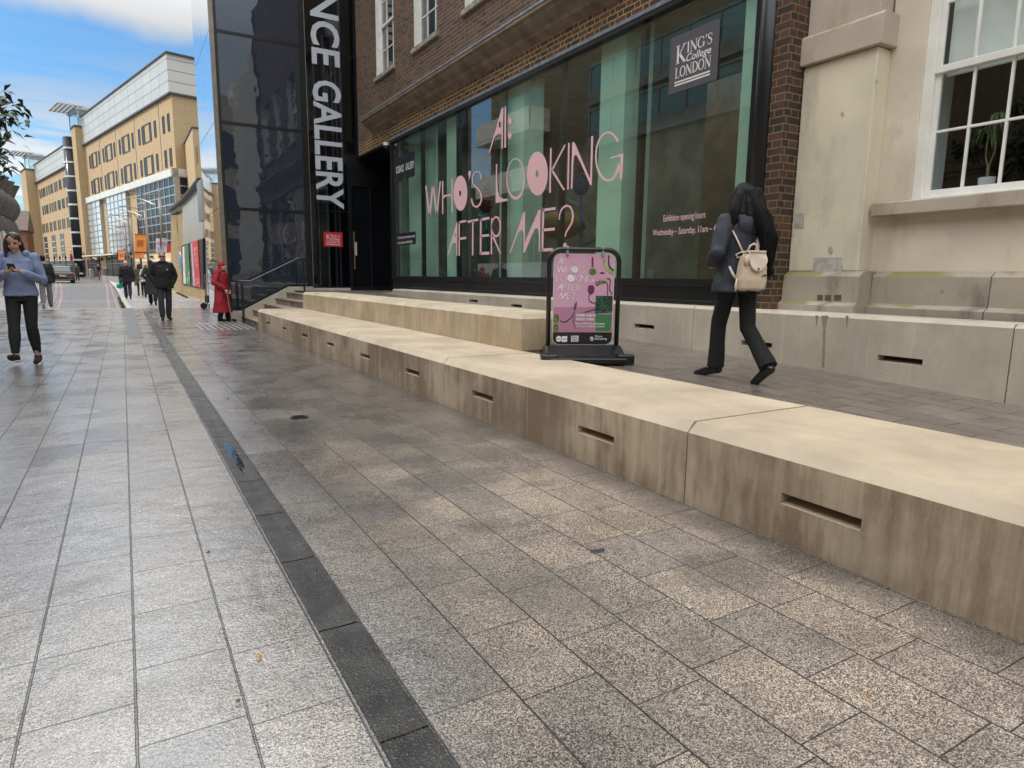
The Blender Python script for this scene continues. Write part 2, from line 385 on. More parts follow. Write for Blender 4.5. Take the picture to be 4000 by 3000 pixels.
# raised footway on the right beyond the crossing, with its kerb
mb = MB(); kb = MB(); rd = MB()
for (ya, xa), (yb, xb) in zip(kx, kx[1:]):
    mb.face([(xa+.16, ya, gz(ya)+.002), (14, ya, gz(ya)+.002), (14, yb, gz(yb)+.002), (xb+.16, yb, gz(yb)+.002)])
    kb.prism([(xa, ya, gz(ya)+.012), (xa+.16, ya, gz(ya)+.012), (xa+.16, ya, gz(ya)-.16), (xa, ya, gz(ya)-.16)], (xb-xa, yb-ya, gz(yb)-gz(ya)))
struct(mb.build('footway', MATS['far_paving'])); struct(kb.build('kerb', MATS['kerb_stone']))
lx = [(26.3, -2.6), (40, -3.35), (63, -4.9), (76, -5.9), (95, -8), (140, -22)]
mb = MB(); kb = MB()
for (ya, xa), (yb, xb) in zip(lx, lx[1:]):
    mb.face([(-40, ya, gz(ya)), (xa-.16, ya, gz(ya)), (xb-.16, yb, gz(yb)), (-40, yb, gz(yb))])
    kb.prism([(xa-.16, ya, gz(ya)+.012), (xa, ya, gz(ya)+.012), (xa, ya, gz(ya)-.16), (xa-.16, ya, gz(ya)-.16)], (xb-xa, yb-ya, gz(yb)-gz(ya)))
struct(mb.build('footway', MATS['far_paving'])); struct(kb.build('kerb', MATS['kerb_stone']))
rd = MB()
def rz(y): return gz(y)-.09
for a, b in ((26.3, 32), (32, 60), (60, 100), (100, 260)):
    rd.face([(-60, a, rz(a)), (30, a, rz(a)), (30, b, rz(b)), (-60, b, rz(b))])
struct(rd.build('road', MATS['asphalt']))
mb = MB(); mb.box(-2.7, .2, 26.3, 26.55, -.2, .006); struct(mb.build('kerb', MATS['kerb_stone']))
rl = MB()
for off in (.30, .58):
    for (ya, xa), (yb, xb) in zip(kx[:5], kx[1:5]):
        ya = max(ya, 26.6); rl.face([(xa-off, ya, rz(ya)+.005), (xa-off+.11, ya, rz(ya)+.005), (xb-off+.11, yb, rz(yb)+.005), (xb-off, yb, rz(yb)+.005)])
    for (ya, xa), (yb, xb) in zip(lx[:4], lx[1:4]):
        ya = max(ya, 26.6); rl.face([(xa+off, ya, rz(ya)+.005), (xa+off+.11, ya, rz(ya)+.005), (xb+off+.11, yb, rz(yb)+.005), (xb+off, yb, rz(yb)+.005)])
struct(rl.build('road_markings', MATS['red_line']))
# drain channel between the two fields of slabs
mb = MB(); n = 26; y0 = -1.0
prof = [(.4835, -.020), (.4895, -.020), (.490, -.008), (.50, -.0078), (.56, -.0095), (.615, -.0078), (.626, -.008), (.6265, -.020), (.633, -.020)]
while y0 < 24:
    y1 = y0+.62
    for a, b in zip(prof, prof[1:]): mb.face([(a[0], y0+.004, a[1]+.003), (b[0], y0+.004, b[1]+.003), (b[0], y1-.004, b[1]+.003), (a[0], y1-.004, a[1]+.003)])
    y0 = y1
mb.face([(.487, -1, .0025), (.487, 24, .0025), (.63, 24, .0025), (.63, -1, .0025)][::-1]) if False else None
cut = mb.build('drain_channel', MATS['wet_black']); struct(cut); cut.location.z = .012
mat('steel_edge', (.22, .22, .22), .3, .15, 12., metal=.9)
mb = MB(); mb.box(.4805, .4825, -1, 24, -.02, .0035); mb.box(.634, .636, -1, 24, -.02, .0035); struct(mb.build('drain_edge', MATS['steel_edge']))
m, t = begin('puddle'); finish(t, (.02, .02, .02), .06, 0, t.bump(t.noise(t.n('TexCoord').outputs['Object'], 22., 3), .12, .01), .6)
mb = MB(); pts = []
for k in range(40):
    a = 2*math.pi*k/40; rr = 1+.55*noise.noise(Vector((math.cos(a)*4, math.sin(a)*4, 3.)))
    pts.append((.553+.052*math.cos(a)*rr, 4.60+.40*math.sin(a)*rr, .0062))
mb.face(pts); struct(mb.build('puddle_water', MATS['puddle']))
mb = MB(); mb.face([(.0, 14.2, .004), (.27, 14.2, .004), (.22, 25.2, .004), (-.05, 25.2, .004)]); struct(mb.build('setts_strip', MATS['setts']))
mat('rib', (.36, .35, .33), .3, .2, 8., spec=.6)
mb = MB()
for k in range(9):
    xx = 1.40+.13*k; mb.box(xx, xx+.045, 15.5+.0*k, 18.3, -.01, .012)
struct(mb.build('ribbed_paving', MATS['rib']))

# ---------------------------------------------------------------- terrace ramp
m, t = begin('terrace_slabs')
v = t.n('TexCoord').outputs['Object']; x, y, z = t.sep(v)
q = t.xyz(t.m('SUBTRACT', y, t.m('MULTIPLY', x, .0)), x)
br = t.n('TexBrick'); t.set(br.inputs['Vector'], q); br.offset = .5
for nm, val in (('Scale', 1.), ('Mortar Size', .006), ('Mortar Smooth', .2), ('Brick Width', .42), ('Row Height', .21)): t.set(br.inputs[nm], val)
t.set(br.inputs['Color1'], (.20, .165, .14)); t.set(br.inputs['Color2'], (.27, .225, .19)); t.set(br.inputs['Mortar'], (.03, .026, .022))
c = t.mix(t.m('MULTIPLY', t.noise(v, 140., 3), .7), br.outputs[0], (.07, .06, .055))
c = t.mix(t.ss(t.noise(v, 1.3, 4), .5, .75, 0., .4), c, (.36, .32, .28))
finish(t, c, t.ss(t.noise(v, 1.8, 4), .35, .65, .26, .42), 0, t.bump(t.m('ADD', t.noise(v, 160., 3), t.m('MULTIPLY', br.outputs[1], -1.5)), .35, .004), .5)
RAMP = [(-3, .12), (2.27, .312), (3.8, .37), (5.5, .405), (6.9, .44), (10, .58), (13.65, .72), (15.4, .785), (16.2, .79), (25, .79)]
def rampz(y):
    for (a, za), (b, zb) in zip(RAMP, RAMP[1:]):
        if y <= b: return za+(zb-za)*(y-a)/(b-a)
    return .79
mb = MB()
for (a, za), (b, zb) in zip(RAMP, RAMP[1:]):
    xr = 7.2 if a >= 16.2 else 5.68
    xl = 4.1 if a >= 15.4 else 3.56 if a >= 5.5 else 3.4
    mb.face([(xl, a, za), (xr, a, za), (xr, b, zb), (xl, b, zb)])
struct(mb.build('terrace_paving', MATS['terrace_slabs']))

# ---------------------------------------------------------------- concrete benches
def concrete(name, base, stain, amt=.75, pit=.8, stain_scale=1.):
    m, t = begin(name)
    v = t.n('TexCoord').outputs['Object']; x, y, z = t.sep(v); g = t.sep(t.n('NewGeometry').outputs['True Normal'])
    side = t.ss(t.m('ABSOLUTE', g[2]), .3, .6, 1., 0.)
    h = t.m('ADD', x, y)
    c = t.mix(t.ss(t.noise(v, 1.7, 6, .6), .3, .7), mul(base, .80), mul(base, 1.1))
    wv = t.m('MULTIPLY', t.m('SUBTRACT', t.noise(v, 6., 3), .5), .05)
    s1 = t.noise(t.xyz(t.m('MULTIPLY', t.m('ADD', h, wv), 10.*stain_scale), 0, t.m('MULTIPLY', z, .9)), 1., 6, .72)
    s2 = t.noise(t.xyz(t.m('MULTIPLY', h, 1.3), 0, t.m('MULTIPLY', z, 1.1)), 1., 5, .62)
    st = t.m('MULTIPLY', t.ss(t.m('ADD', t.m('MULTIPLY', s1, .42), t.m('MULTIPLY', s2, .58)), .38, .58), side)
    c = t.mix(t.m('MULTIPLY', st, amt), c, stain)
    lt = t.m('MULTIPLY', t.ss(t.noise(t.xyz(t.m('MULTIPLY', h, 16.), 3., t.m('MULTIPLY', z, .35)), 1., 4), .58, .68), side)
    c = t.mix(t.m('MULTIPLY', lt, .30), c, mul(base, 1.25))
    pv = t.n('TexVoronoi', feature='F1'); t.set(pv.inputs['Vector'], v); t.set(pv.inputs['Scale'], 24.)
    pr = t.sep(pv.outputs[1]); pt = t.m('MULTIPLY', t.ss(pv.outputs[0], .07, .13, 1., 0.), t.m('GREATER_THAN', pr[0], t.ss(t.noise(v, 2., 2), .4, .6, .55, .9)))
    c = t.mix(t.m('MULTIPLY', t.m('MULTIPLY', pt, pit), side), c, mul(stain, .45))
    topn = t.m('MULTIPLY', t.ss(t.noise(v, 2.1, 5), .5, .72), t.m('SUBTRACT', 1., side))
    c = t.mix(t.m('MULTIPLY', topn, .22), c, mul(stain, 1.4))
    fine = t.noise(v, 90., 4)
    c = t.mix(t.ss(fine, .3, .7, 0., .22), c, mul(base, .7))
    hh = t.m('SUBTRACT', t.m('MULTIPLY', fine, .4), t.m('MULTIPLY', pt, .9))
    finish(t, c, t.ss(t.noise(v, 4., 4), .3, .7, .5, .7), 0, t.bump(hh, .45, .006), .35); return m
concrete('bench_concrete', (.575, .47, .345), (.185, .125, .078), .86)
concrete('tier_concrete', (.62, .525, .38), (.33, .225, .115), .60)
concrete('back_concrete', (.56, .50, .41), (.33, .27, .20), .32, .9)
m, t = begin('slot_dark'); finish(t, (.03, .027, .022), .8)

def bench_block(name, x0, x1, ya, yb, zb, zt, slots, mt, label, group, cham=.05, endcham=False, zb2=None):
    """one cast block: chamfered front edge, recessed light slots in the front face. zb2 lets the foot follow a slope"""
    o = thing(name, ((x0+x1)/2, (ya+yb)/2, zb), label, 'bench', group)
    g = .004; ya += g; yb -= g; zb2 = zb if zb2 is None else zb2
    def zbot(y): return zb+(zb2-zb)*(y-ya)/(yb-ya)
    mb = MB(); D = .10
    cols = sorted(slots); edges = [ya]
    for s in cols: edges += [s[0], s[1]]
    edges.append(yb)
    zc = zt-cham
    for i, (a, b) in enumerate(zip(edges, edges[1:])):
        if i % 2 == 0: mb.face([(x0, a, zbot(a)), (x0, b, zbot(b)), (x0, b, zc), (x0, a, zc)])
        else:
            s0, s1 = cols[i//2][2], cols[i//2][3]
            mb.face([(x0, a, zbot(a)), (x0, b, zbot(b)), (x0, b, s0), (x0, a, s0)]); mb.face([(x0, a, s1), (x0, b, s1), (x0, b, zc), (x0, a, zc)])
            mb.face([(x0, a, s0), (x0, b, s0), (x0+D, b, s0+.012), (x0+D, a, s0+.012)]); mb.face([(x0, a, s1), (x0+D, a, s1), (x0+D, b, s1), (x0, b, s1)])
            mb.face([(x0, a, s0), (x0+D, a, s0+.012), (x0+D, a, s1), (x0, a, s1)]); mb.face([(x0, b, s0), (x0, b, s1), (x0+D, b, s1), (x0+D, b, s0+.012)])
            mb.face([(x0+D, a, s0+.012), (x0+D, b, s0+.012), (x0+D, b, s1), (x0+D, a, s1)], 1)
    ec = cham if endcham else .006
    # chamfer strip, top, back, ends
    mb.face([(x0, ya, zc), (x0, yb, zc), (x0+cham, yb-.006, zt), (x0+cham, ya+ec, zt)])
    mb.face([(x0+cham, ya+ec, zt), (x0+cham, yb-.006, zt), (x1, yb-.006, zt), (x1, ya+ec, zt)])
    mb.face([(x0, ya, zc), (x0+cham, ya+ec, zt), (x1, ya+ec, zt), (x1, ya, zc)])
    mb.face([(x0, yb, zc), (x1, yb, zc), (x1, yb-.006, zt), (x0+cham, yb-.006, zt)])
    mb.face([(x0, ya, zbot(ya)), (x0, ya, zc), (x1, ya, zc), (x1, ya, zbot(ya))]); mb.face([(x0, yb, zbot(yb)), (x1, yb, zbot(yb)), (x1, yb, zc), (x0, yb, zc)])
    mb.face([(x1, ya, zbot(ya)), (x1, ya, zc), (x1, yb, zc), (x1, yb, zbot(yb))]); mb.face([(x1, ya, zc), (x1, ya+ec, zt), (x1, yb-.006, zt), (x1, yb, zc)])
    bmesh.ops.remove_doubles(mb.b, verts=mb.b.verts, dist=.0008)
    mb.build('block', [MATS[mt], MATS['slot_dark']], o)
    return o
SX = 2.55
def sl(x0, px0, px1, y): a = PX(px0, y, x0); b = PX(px1, y, x0); return (b.y, a.y)
fb = [-2.2, 1.0-1.75, 2.466, 5.607, 8.773, 11.999, 15.55]
fj = [-3.9, -.70, 2.466, 5.607, 8.773, 11.999, 15.6]
flab = ['low concrete bench block nearest the camera, running out of the frame at right', None, 'low concrete bench block, third joint section with dark streaks beside the paving', 'low concrete bench block with two slots in front of the poster stand and raised tier', 'low concrete bench block in the middle of the long front row', 'low concrete bench block at the far end of the front row beside the steps']
flab = ['low concrete block with one long slot, nearest the camera at right', 'low concrete block with one slot and dark streaks, second from the camera', 'streaky low concrete block below the near end of the upper tier, third from the camera', 'low concrete block in the front row, second from the steps', 'shortest-looking low concrete block with two small slots, touching the steps']
for (a, b), lb in zip(zip(fj[1:], fj[2:]), flab):
    L = b-a
    ss = []
    for p0, p1, q0, q1 in ((3050, 3360, 1955, 2093), (2258, 2397, 1678, 1751), (1845, 1925, 1536, 1583), (1584, 1637, 1447, 1480), (1407, 1445, 1385, 1412), (1277, 1304, 1342, 1363), (1179, 1201, 1309, 1327), (1101, 1119, 1283, 1298), (1040, 1055, 1262, 1275)):
        ya, yb = PX(p1, q1, SX).y, PX(p0, q0, SX).y
        if a+.1 < ya and yb < b-.1: ss.append((ya, yb, .185, .237))
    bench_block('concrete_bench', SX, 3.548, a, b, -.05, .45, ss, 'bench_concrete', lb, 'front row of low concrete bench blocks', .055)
tj = [5.80, 9.09, 12.5, 15.5]
tl = ['upper concrete block with a squared stained end behind the poster stand', 'upper concrete block in the middle of the second tier', 'upper concrete block of the second tier beside the steps']
for (a, b), lb in zip(zip(tj, tj[1:]), tl):
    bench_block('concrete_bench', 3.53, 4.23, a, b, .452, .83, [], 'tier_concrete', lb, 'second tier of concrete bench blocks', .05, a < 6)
# lower body under the second tier so that its end stands on the terrace
mb = MB(); mb.box(3.55, 4.22, 5.83, 15.5, .2, .451); struct(mb.build('tier_footing', MATS['tier_concrete']))
bj = [-.95, 2.29, 5.48, 8.67, 11.83, 13.1, 15.38]
bl = ['concrete wall block along the cream building, nearest the camera at the right edge', 'concrete wall block with a rusty drip mark under the cream building', 'concrete wall block behind the walking woman and the poster stand, under the shop window', 'concrete wall block with two slots under the middle of the shop window', 'short concrete wall block without a slot under the shop window', 'lowest concrete wall block at the entrance end of the shop window']
for (a, b), lb in zip(zip(bj, bj[1:]), bl):
    ss = []
    if 2 < a < 3:
        p0, p1 = sl(5.65, 2861, 3000, 1340); ss = [(2.93, 3.26, .52, .575)]; q0, q1 = sl(5.65, 3425, 3602, 1430); ss = [(q0, q1, .52, .575), (p0-.05, p0+.34, .52, .575)]
    elif 5 < a < 6:
        q0, q1 = sl(5.65, 2477, 2555, 1280); ss = [(q0, q1, .585, .64), (7.8, 8.2, .66, .71)]
    elif 8 < a < 9:
        q0, q1 = sl(5.65, 1832, 1866, 1175); p0, p1 = sl(5.65, 1995, 2038, 1200); ss = [(p0, p1, .715, .765), (q0, q1, .74, .79)]
    elif a < 0: ss = [(.2, .6, .5, .555)]
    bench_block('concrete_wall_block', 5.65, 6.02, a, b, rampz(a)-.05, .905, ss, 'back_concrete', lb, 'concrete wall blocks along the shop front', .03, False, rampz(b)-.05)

# ---------------------------------------------------------------- steps and handrail
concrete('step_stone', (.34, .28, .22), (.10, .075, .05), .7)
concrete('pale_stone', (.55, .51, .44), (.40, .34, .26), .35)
o = thing('stone_steps', (3.3, 17.3, 0), 'short flight of dark stone steps between the black tower and the bench ends', 'steps')
zt = [.112, .272, .43, .588, .745]; xs = [2.69, 2.985, 3.28, 3.59, 3.89, 4.3]
for i in range(5):
    mb = MB(); mb.box(xs[i]+.01, 4.4, 15.62, 19.0, zt[i]-.2 if i else -.06, zt[i]-.035); mb.box(xs[i]-.012, xs[i+1]+.04, 15.62, 19.0, zt[i]-.034, zt[i])
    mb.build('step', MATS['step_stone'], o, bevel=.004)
mat('black_metal', (.012, .013, .015), .35, .2, 5., spec=.5)
mat('rail_metal', (.10, .105, .11), .28, .2, 9., metal=.8)
o = thing('handrail', (3.4, 18.6, .1), 'dark metal handrail rising beside the stone steps', 'handrail')
ry = 18.55
MB().tube([(2.50, ry, 1.04), (2.90, ry, 1.04), (4.14, ry, 1.66), (4.48, ry, 1.66)], .026, 10).build('rail', MATS['rail_metal'], o, smooth=True)
MB().box(2.645, 2.685, ry-.03, ry-.005, -.06, .98).box(2.692, 2.712, ry-.03, ry-.005, -.06, .98).build('post', MATS['black_metal'], o)
MB().box(4.26, 4.30, ry-.02, ry+.02, .70, 1.6).build('post', MATS['black_metal'], o)
# ---------------------------------------------------------------- gallery: black glass tower
m, t = begin('dark_glass'); v = t.n('TexCoord').outputs['Object']; x, y, z = t.sep(v); nb = t.bump(t.noise(v, 1.3, 2), .10, .05)
dots = t.ss(t.voro(t.xyz(x, t.m('MULTIPLY', y, .0), z), 26.), .18, .26, 1., 0.)
b_ = t.n('BsdfDiffuse'); t.set(b_.inputs[0], t.mix(t.m('MULTIPLY', dots, .5), (.022, .028, .042), (.06, .075, .105)))
gl = t.n('BsdfGlossy'); t.set(gl.inputs[0], (.78, .88, 1.)); t.set(gl.inputs['Roughness'], .015); t.set(gl.inputs['Normal'], nb)
s = t.n('MixShader'); t.set(s.inputs[0], t.m('ADD', schlick(t), .085)); t.nt.links.new(b_.outputs[0], s.inputs[1]); t.nt.links.new(gl.outputs[0], s.inputs[2])
oo = t.n('OutputMaterial'); t.nt.links.new(s.outputs[0], oo.inputs[0])
m, t = begin('sign_glass')
tr = t.n('BsdfTransparent'); t.set(tr.inputs[0], (.42, .46, .52)); gl = t.n('BsdfGlossy'); t.set(gl.inputs['Roughness'], .0)
s = t.n('MixShader'); t.set(s.inputs[0], t.m('ADD', schlick(t), .05)); t.nt.links.new(tr.outputs[0], s.inputs[1]); t.nt.links.new(gl.outputs[0], s.inputs[2])
oo = t.n('OutputMaterial'); t.nt.links.new(s.outputs[0], oo.inputs[0])
m, t = begin('mirror_steel'); finish(t, (.80, .83, .86), .02, 1., t.bump(t.noise(t.n('TexCoord').outputs['Object'], .8, 2), .04, .05))
m, t = begin('brushed_panel'); v = t.n('TexCoord').outputs['Object']
finish(t, t.mix(t.noise(v, 1.2, 3), (.56, .54, .50), (.66, .64, .60)), t.ss(t.noise(v, 2., 3), .3, .7, .30, .40), .7)
mat('bronze_trim', (.22, .19, .16), .4, .15, 6., metal=.5)
mat('steel', (.42, .44, .46), .3, .15, 6., metal=.8)
mat('sign_white', (.47, .52, .58), .45, .05, 3.)
mat('white_paint', (.72, .71, .67), .45, .08, 8., .1, 60.)
mat('black_panel', (.010, .0115, .0135), .3, .2, 4., spec=.45)
mat('brass', (.65, .42, .16), .3, .1, 6., metal=.9)
mat('paper', (.62, .66, .66), .6, .05)
mat('kings_red', (.52, .022, .028), .4, .06)
mat('logo_white', (.78, .76, .74), .5, .03)
TY = 19.0
tw = thing('glass_tower', (4, 20.5, 0), 'tall black glass tower with a mirror side and huge vertical gallery lettering', 'tower')
lv = [.9, 2.92, 5.06, 7.25, 9.5, 12]
# front panes: the lowest one follows the slope of the steps
p = MB(); p.face([(2.47, TY, .27), (2.70, TY, .27), (3.94, TY, .915), (4.47, TY, .915), (4.47, TY, 2.88), (2.47, TY, 2.88)]); p.build('front_pane', MATS['dark_glass'], tw)
for a, b in zip(lv[1:], lv[2:]):
    p = MB(); p.face([(2.47, TY, a+.04), (4.47, TY, a+.04), (4.47, TY, b-.04), (2.47, TY, b-.04)]); p.build('front_pane', MATS['dark_glass'], tw)
f = MB()
f.box(2.40, 2.47, TY-.02, TY+.06, .27, 12); f.box(4.47, 4.63, TY-.02, TY+.06, .90, 12)
for z in lv[1:]: f.box(2.47, 4.47, TY-.012, TY+.05, z-.04, z+.04)
f.bar((2.47, TY, .285), (2.72, TY, .285), .03, .04); f.bar((2.70, TY, .285), (3.95, TY, .93), .03, .045); f.bar((3.94, TY, .93), (4.6, TY, .93), .03, .045)
f.build('frame', MATS['black_panel'], tw)
MB().box(2.30, 2.40, TY-.03, TY+.06, .0, 12).build('edge_trim', MATS['bronze_trim'], tw)
bs = MB(); bs.prism([(2.28, TY-.03, -.05), (4.62, TY-.03, -.05), (4.62, TY-.03, .895), (3.95, TY-.03, .895), (2.71, TY-.03, .25), (2.28, TY-.03, .25)], (0, .25, 0)); bs.box(4.63, 5.70, TY-.03, TY+.2, .6, .86)
bs.build('stone_base', MATS['pale_stone'], tw)
for a, b in zip([0]+lv[1:], lv[1:]):
    p = MB()
    for ya, yb in ((TY+.07, 20.9), (20.91, 22.75)): p.box(2.30, 2.33, ya, yb, a+.008, b-.008)
    p.build('mirror_panel', MATS['mirror_steel'], tw)
MB().box(2.34, 4.6, TY+.3, 22.7, 0, 12).build('core', MATS['black_panel'], tw)
p = MB(); p.face([(4.64, TY, .90), (5.70, TY, .90), (5.70, TY, 3.0), (4.64, TY, 3.0)]); p.build('sign_pane', MATS['sign_glass'], tw)
for a, b in ((3.02, 4.95), (4.97, 7.2), (7.22, 12)):
    p = MB(); p.face([(4.64, TY, a), (5.98, TY, a), (5.98, TY, b), (4.64, TY, b)]) if a > 3.9 else p.face([(4.64, TY, a), (5.70, TY, a), (5.70, TY, b), (4.64, TY, b)]); p.build('sign_pane', MATS['sign_glass'], tw)
f = MB()
for z in (3.01, 4.96, 7.21): f.box(4.64, 5.98, TY-.006, TY+.02, z-.012, z+.012)
f.box(4.632, 4.642, TY-.03, TY+.01, .9, 12, 1); f.box(5.98, 6.40, TY-.02, TY+.3, 4.5, 12); f.box(4.63, 5.7, TY-.02, TY+.05, .86, .90); f.box(5.70, 7.3, TY, TY+.2, 3.86, 4.6)
f.build('frame', [MATS['black_panel'], MATS['steel']], tw)
p = MB()
for x in (4.95, 5.22, 5.44, 5.56): p.box(x, x+.05, TY+.5, TY+.6, .9, 7.8)
p.box(5.62, 5.68, TY+.25, TY+.34, 3.4, 9)
p.build('lift_rail', MATS['steel'], tw)
MB().box(5.32, 5.62, TY+.25, TY+.5, 7.75, 8.25).build('lift_box', MATS['white_paint'], tw); MB().box(5.05, 5.5, TY+.3, TY+.4, 3.25, 3.40).build('door_gear', MATS['steel'], tw)
MB().box(4.6, 6.6, TY+1.3, TY+1.5, .5, 12).build('back_wall', MATS['black_panel'], tw)
L = MB()
X0, capw = 4.80, .78
def tall(s, ztop, zbot):
    # reads downward: the letters' right is down, their up is to the right of the pane
    text_on(L, s, (X0, TY-.012, ztop), (0, 0, -1), (1, 0, 0), ztop-zbot, capw, .022)
tall('GALLERY', PY(1290, 318, TY).z, PY(1330, 818, TY).z)
tall('SCIENCE', PY(1290, 260, TY).z+3.72, PY(1290, 260, TY).z)
L.build('lettering', MATS['sign_white'], tw)

SER = {}
def ser(ch):
    sf = .045
    def ring(cx, cy, rx, ry, a0, a1, wmax, wmin, n=22):
        pts = []; ws = []
        for i in range(n+1):
            a = R_(a0+(a1-a0)*i/n); pts.append((cx+rx*math.cos(a), cy+ry*math.sin(a))); ws.append(wmin+(wmax-wmin)*abs(math.cos(a)))
        return strokep(pts, ws)
    S = lambda *p, w: strokep(list(p), w)
    if ch == 'K': return .95, [S((.2, 0), (.2, 1), w=.17), S((.78, .97), (.28, .42), w=.07), S((.34, .52), (.84, .02), w=.16), S((.02, .02), (.38, .02), w=sf), S((.02, .98), (.38, .98), w=sf), S((.62, .98), (.94, .98), w=sf), S((.68, .02), (1, .02), w=sf)]
    if ch == 'I': return .42, [S((.2, 0), (.2, 1), w=.16), S((.03, .02), (.37, .02), w=sf), S((.03, .98), (.37, .98), w=sf)]
    if ch == 'N': return .98, [S((.16, 0), (.16, 1), w=.06), S((.14, .97), (.8, .04), w=.17), S((.82, 0), (.82, 1), w=.06), S((.02, .02), (.32, .02), w=sf), S((0, .98), (.26, .98), w=sf), S((.68, .98), (.96, .98), w=sf)]
    if ch == 'G': return .95, [ring(.47, .5, .39, .46, 42, 320, .15, .05), S((.80, .08), (.80, .44), w=.14), S((.62, .44), (.95, .44), w=sf), S((.77, .66), (.77, .9), w=.05)]
    if ch == 'S': return .68, [strokep([(.56, .72), (.54, .88), (.42, .96), (.27, .97), (.13, .89), (.11, .74), (.2, .62), (.36, .52), (.5, .41), (.55, .27), (.49, .11), (.34, .03), (.2, .04), (.1, .12), (.08, .3)], [.05, .05, .05, .06, .08, .1, .13, .16, .14, .11, .08, .06, .05, .05, .05])]
    if ch == "'": return .28, [strokep([(.14, 1), (.15, .86), (.06, .72)], [.13, .1, .03])]
    if ch == 'L': return .78, [S((.2, 0), (.2, 1), w=.16), S((.03, .02), (.72, .02), w=.05), S((.70, 0), (.72, .26), w=.05), S((.03, .98), (.37, .98), w=sf)]
    if ch == 'O': return .95, [ring(.46, .5, .38, .46, 0, 360, .15, .05, 30)]
    if ch == 'D': return .95, [S((.2, 0), (.2, 1), w=.16), ring(.3, .5, .54, .46, -90, 90, .15, .05), S((.03, .02), (.34, .02), w=sf), S((.03, .98), (.34, .98), w=sf)]
def serif(mb, s, o, rt, up, width, height, nrm, sl=0.):
    o, rt, up = Vector(o), Vector(rt), Vector(up); tot = sum(ser(c)[0] for c in s); x = 0
    for c in s:
        a, loops = ser(c)
        for lp in loops: polymesh(mb, [lp], lambda p, x=x: o+rt*((x+p[0])/tot*width)+up*(p[1]*height), .0006, nrm)
        x += a
def kings(mb, o, rt, up, wd, ht, nrm):
    """the college lettering: big K, ING'S, italic College, LONDON and two rules"""
    o, rt, up = Vector(o), Vector(rt), Vector(up)
    P = lambda a, b: o+rt*(a*wd)+up*(b*ht)
    serif(mb, 'K', P(.13, .50), rt, up, .22*wd, .32*ht, nrm); serif(mb, "ING'S", P(.36, .63), rt, up, .52*wd, .19*ht, nrm)
    text_on(mb, 'College', P(.36, .44), rt, up, .50*wd, .17*ht, .01, .25)
    serif(mb, 'LONDON', P(.13, .25), rt, up, .74*wd, .19*ht, nrm)
    for z, h in ((.165, .028), (.115, .028)):
        mb.face([P(.13, z), P(.86, z), P(.86, z+h), P(.13, z+h)])
a = PY(1263, 905, TY); b = PY(1339, 965, TY)
MB().box(a.x, b.x, TY-.012, TY-.006, b.z, a.z).build('logo_sticker', MATS['kings_red'], tw)
k = MB(); kings(k, (a.x, TY-.014, b.z), (1, 0, 0), (0, 0, 1), b.x-a.x, a.z-b.z, Vector((0, -1, 0))); k.build('logo_lettering', MATS['logo_white'], tw)

dr = thing('entrance_door', (6.3, 19, .79), 'black framed glass entrance door with a long brass pull handle', 'door')
f = MB(); f.box(5.70, 5.80, TY-.03, TY+.04, .79, 3.86); f.box(6.95, 7.05, TY-.03, TY+.04, .79, 3.86); f.box(5.80, 6.95, TY-.03, TY+.04, 3.74, 3.86); f.box(5.80, 6.95, TY-.03, TY+.04, .79, .90); f.box(6.33, 6.38, TY-.028, TY+.03, .90, 3.74)
f.build('door_frame', MATS['black_panel'], dr)
p = MB(); p.face([(5.80, TY+.01, .90), (6.33, TY+.01, .90), (6.33, TY+.01, 3.74), (5.80, TY+.01, 3.74)]); p.face([(6.38, TY+.01, .90), (6.95, TY+.01, .90), (6.95, TY+.01, 3.74), (6.38, TY+.01, 3.74)]); mat('door_glass', (.008, .009, .011), .04, .1, 2., spec=.5); p.build('door_glass', MATS['door_glass'], dr)
h0 = PY(1379, 905, TY); h1 = PY(1381, 1052, TY)
MB().tube([(h0.x, TY-.09, h0.z), (h0.x, TY-.09, h1.z)], .014, 8).box(h0.x-.01, h0.x+.01, TY-.09, TY-.03, h0.z-.05, h0.z-.03).box(h0.x-.01, h0.x+.01, TY-.09, TY-.03, h1.z+.03, h1.z+.05).build('handle', MATS['brass'], dr)
n0 = PY(1383, 946, TY); n1 = PY(1395, 998, TY)
MB().box(n0.x, n1.x, TY-.0, TY+.006, n1.z, n0.z).build('notice', MATS['paper'], dr)

# ---------------------------------------------------------------- brick gallery building
BROWN = [(0.155, 0.091, 0.064), (0.105, 0.067, 0.052), (0.185, 0.099, 0.066), (0.067, 0.05, 0.044), (0.139, 0.084, 0.06), (0.21, 0.113, 0.071), (0.088, 0.066, 0.055)]
brick('brown_brick', BROWN, (.46, .34, .17), mortar2=(.20, .155, .115), patch=(5.0, 4.8), ms=.017, bumpst=.7)
brick('pier_brick', [(.085, .050, .036), (.125, .062, .042), (.055, .040, .032), (.11, .054, .036), (.048, .037, .032), (.14, .070, .047)], (.19, .145, .08), ms=.011)
mat('cornice_stone', (.20, .155, .115), .75, .3, 3.5, .4, 30.)
mat('lead', (.22, .25, .29), .5, .25, 8., .2, 20., metal=.3)
mat('old_sill', (.30, .27, .225), .75, .35, 9., .4, 50.)
BX = 5.95
bb = thing('brick_building', (6.2, 12, 0), 'dark brown brick building with a stone cornice above the gallery shop window', 'building')
wins = [(15.81, 17.09), (13.27, 14.56), (10.73, 12.03), (8.19, 9.48), (5.65, 6.94)]
W0, W1 = 4.75, 18.72
mb = MB(); mb.box(BX, BX+.35, W0, W1, 4.525, 6.16)
edges = [W0]
for a, b in wins[::-1]: edges += [a, b]
edges.append(W1)
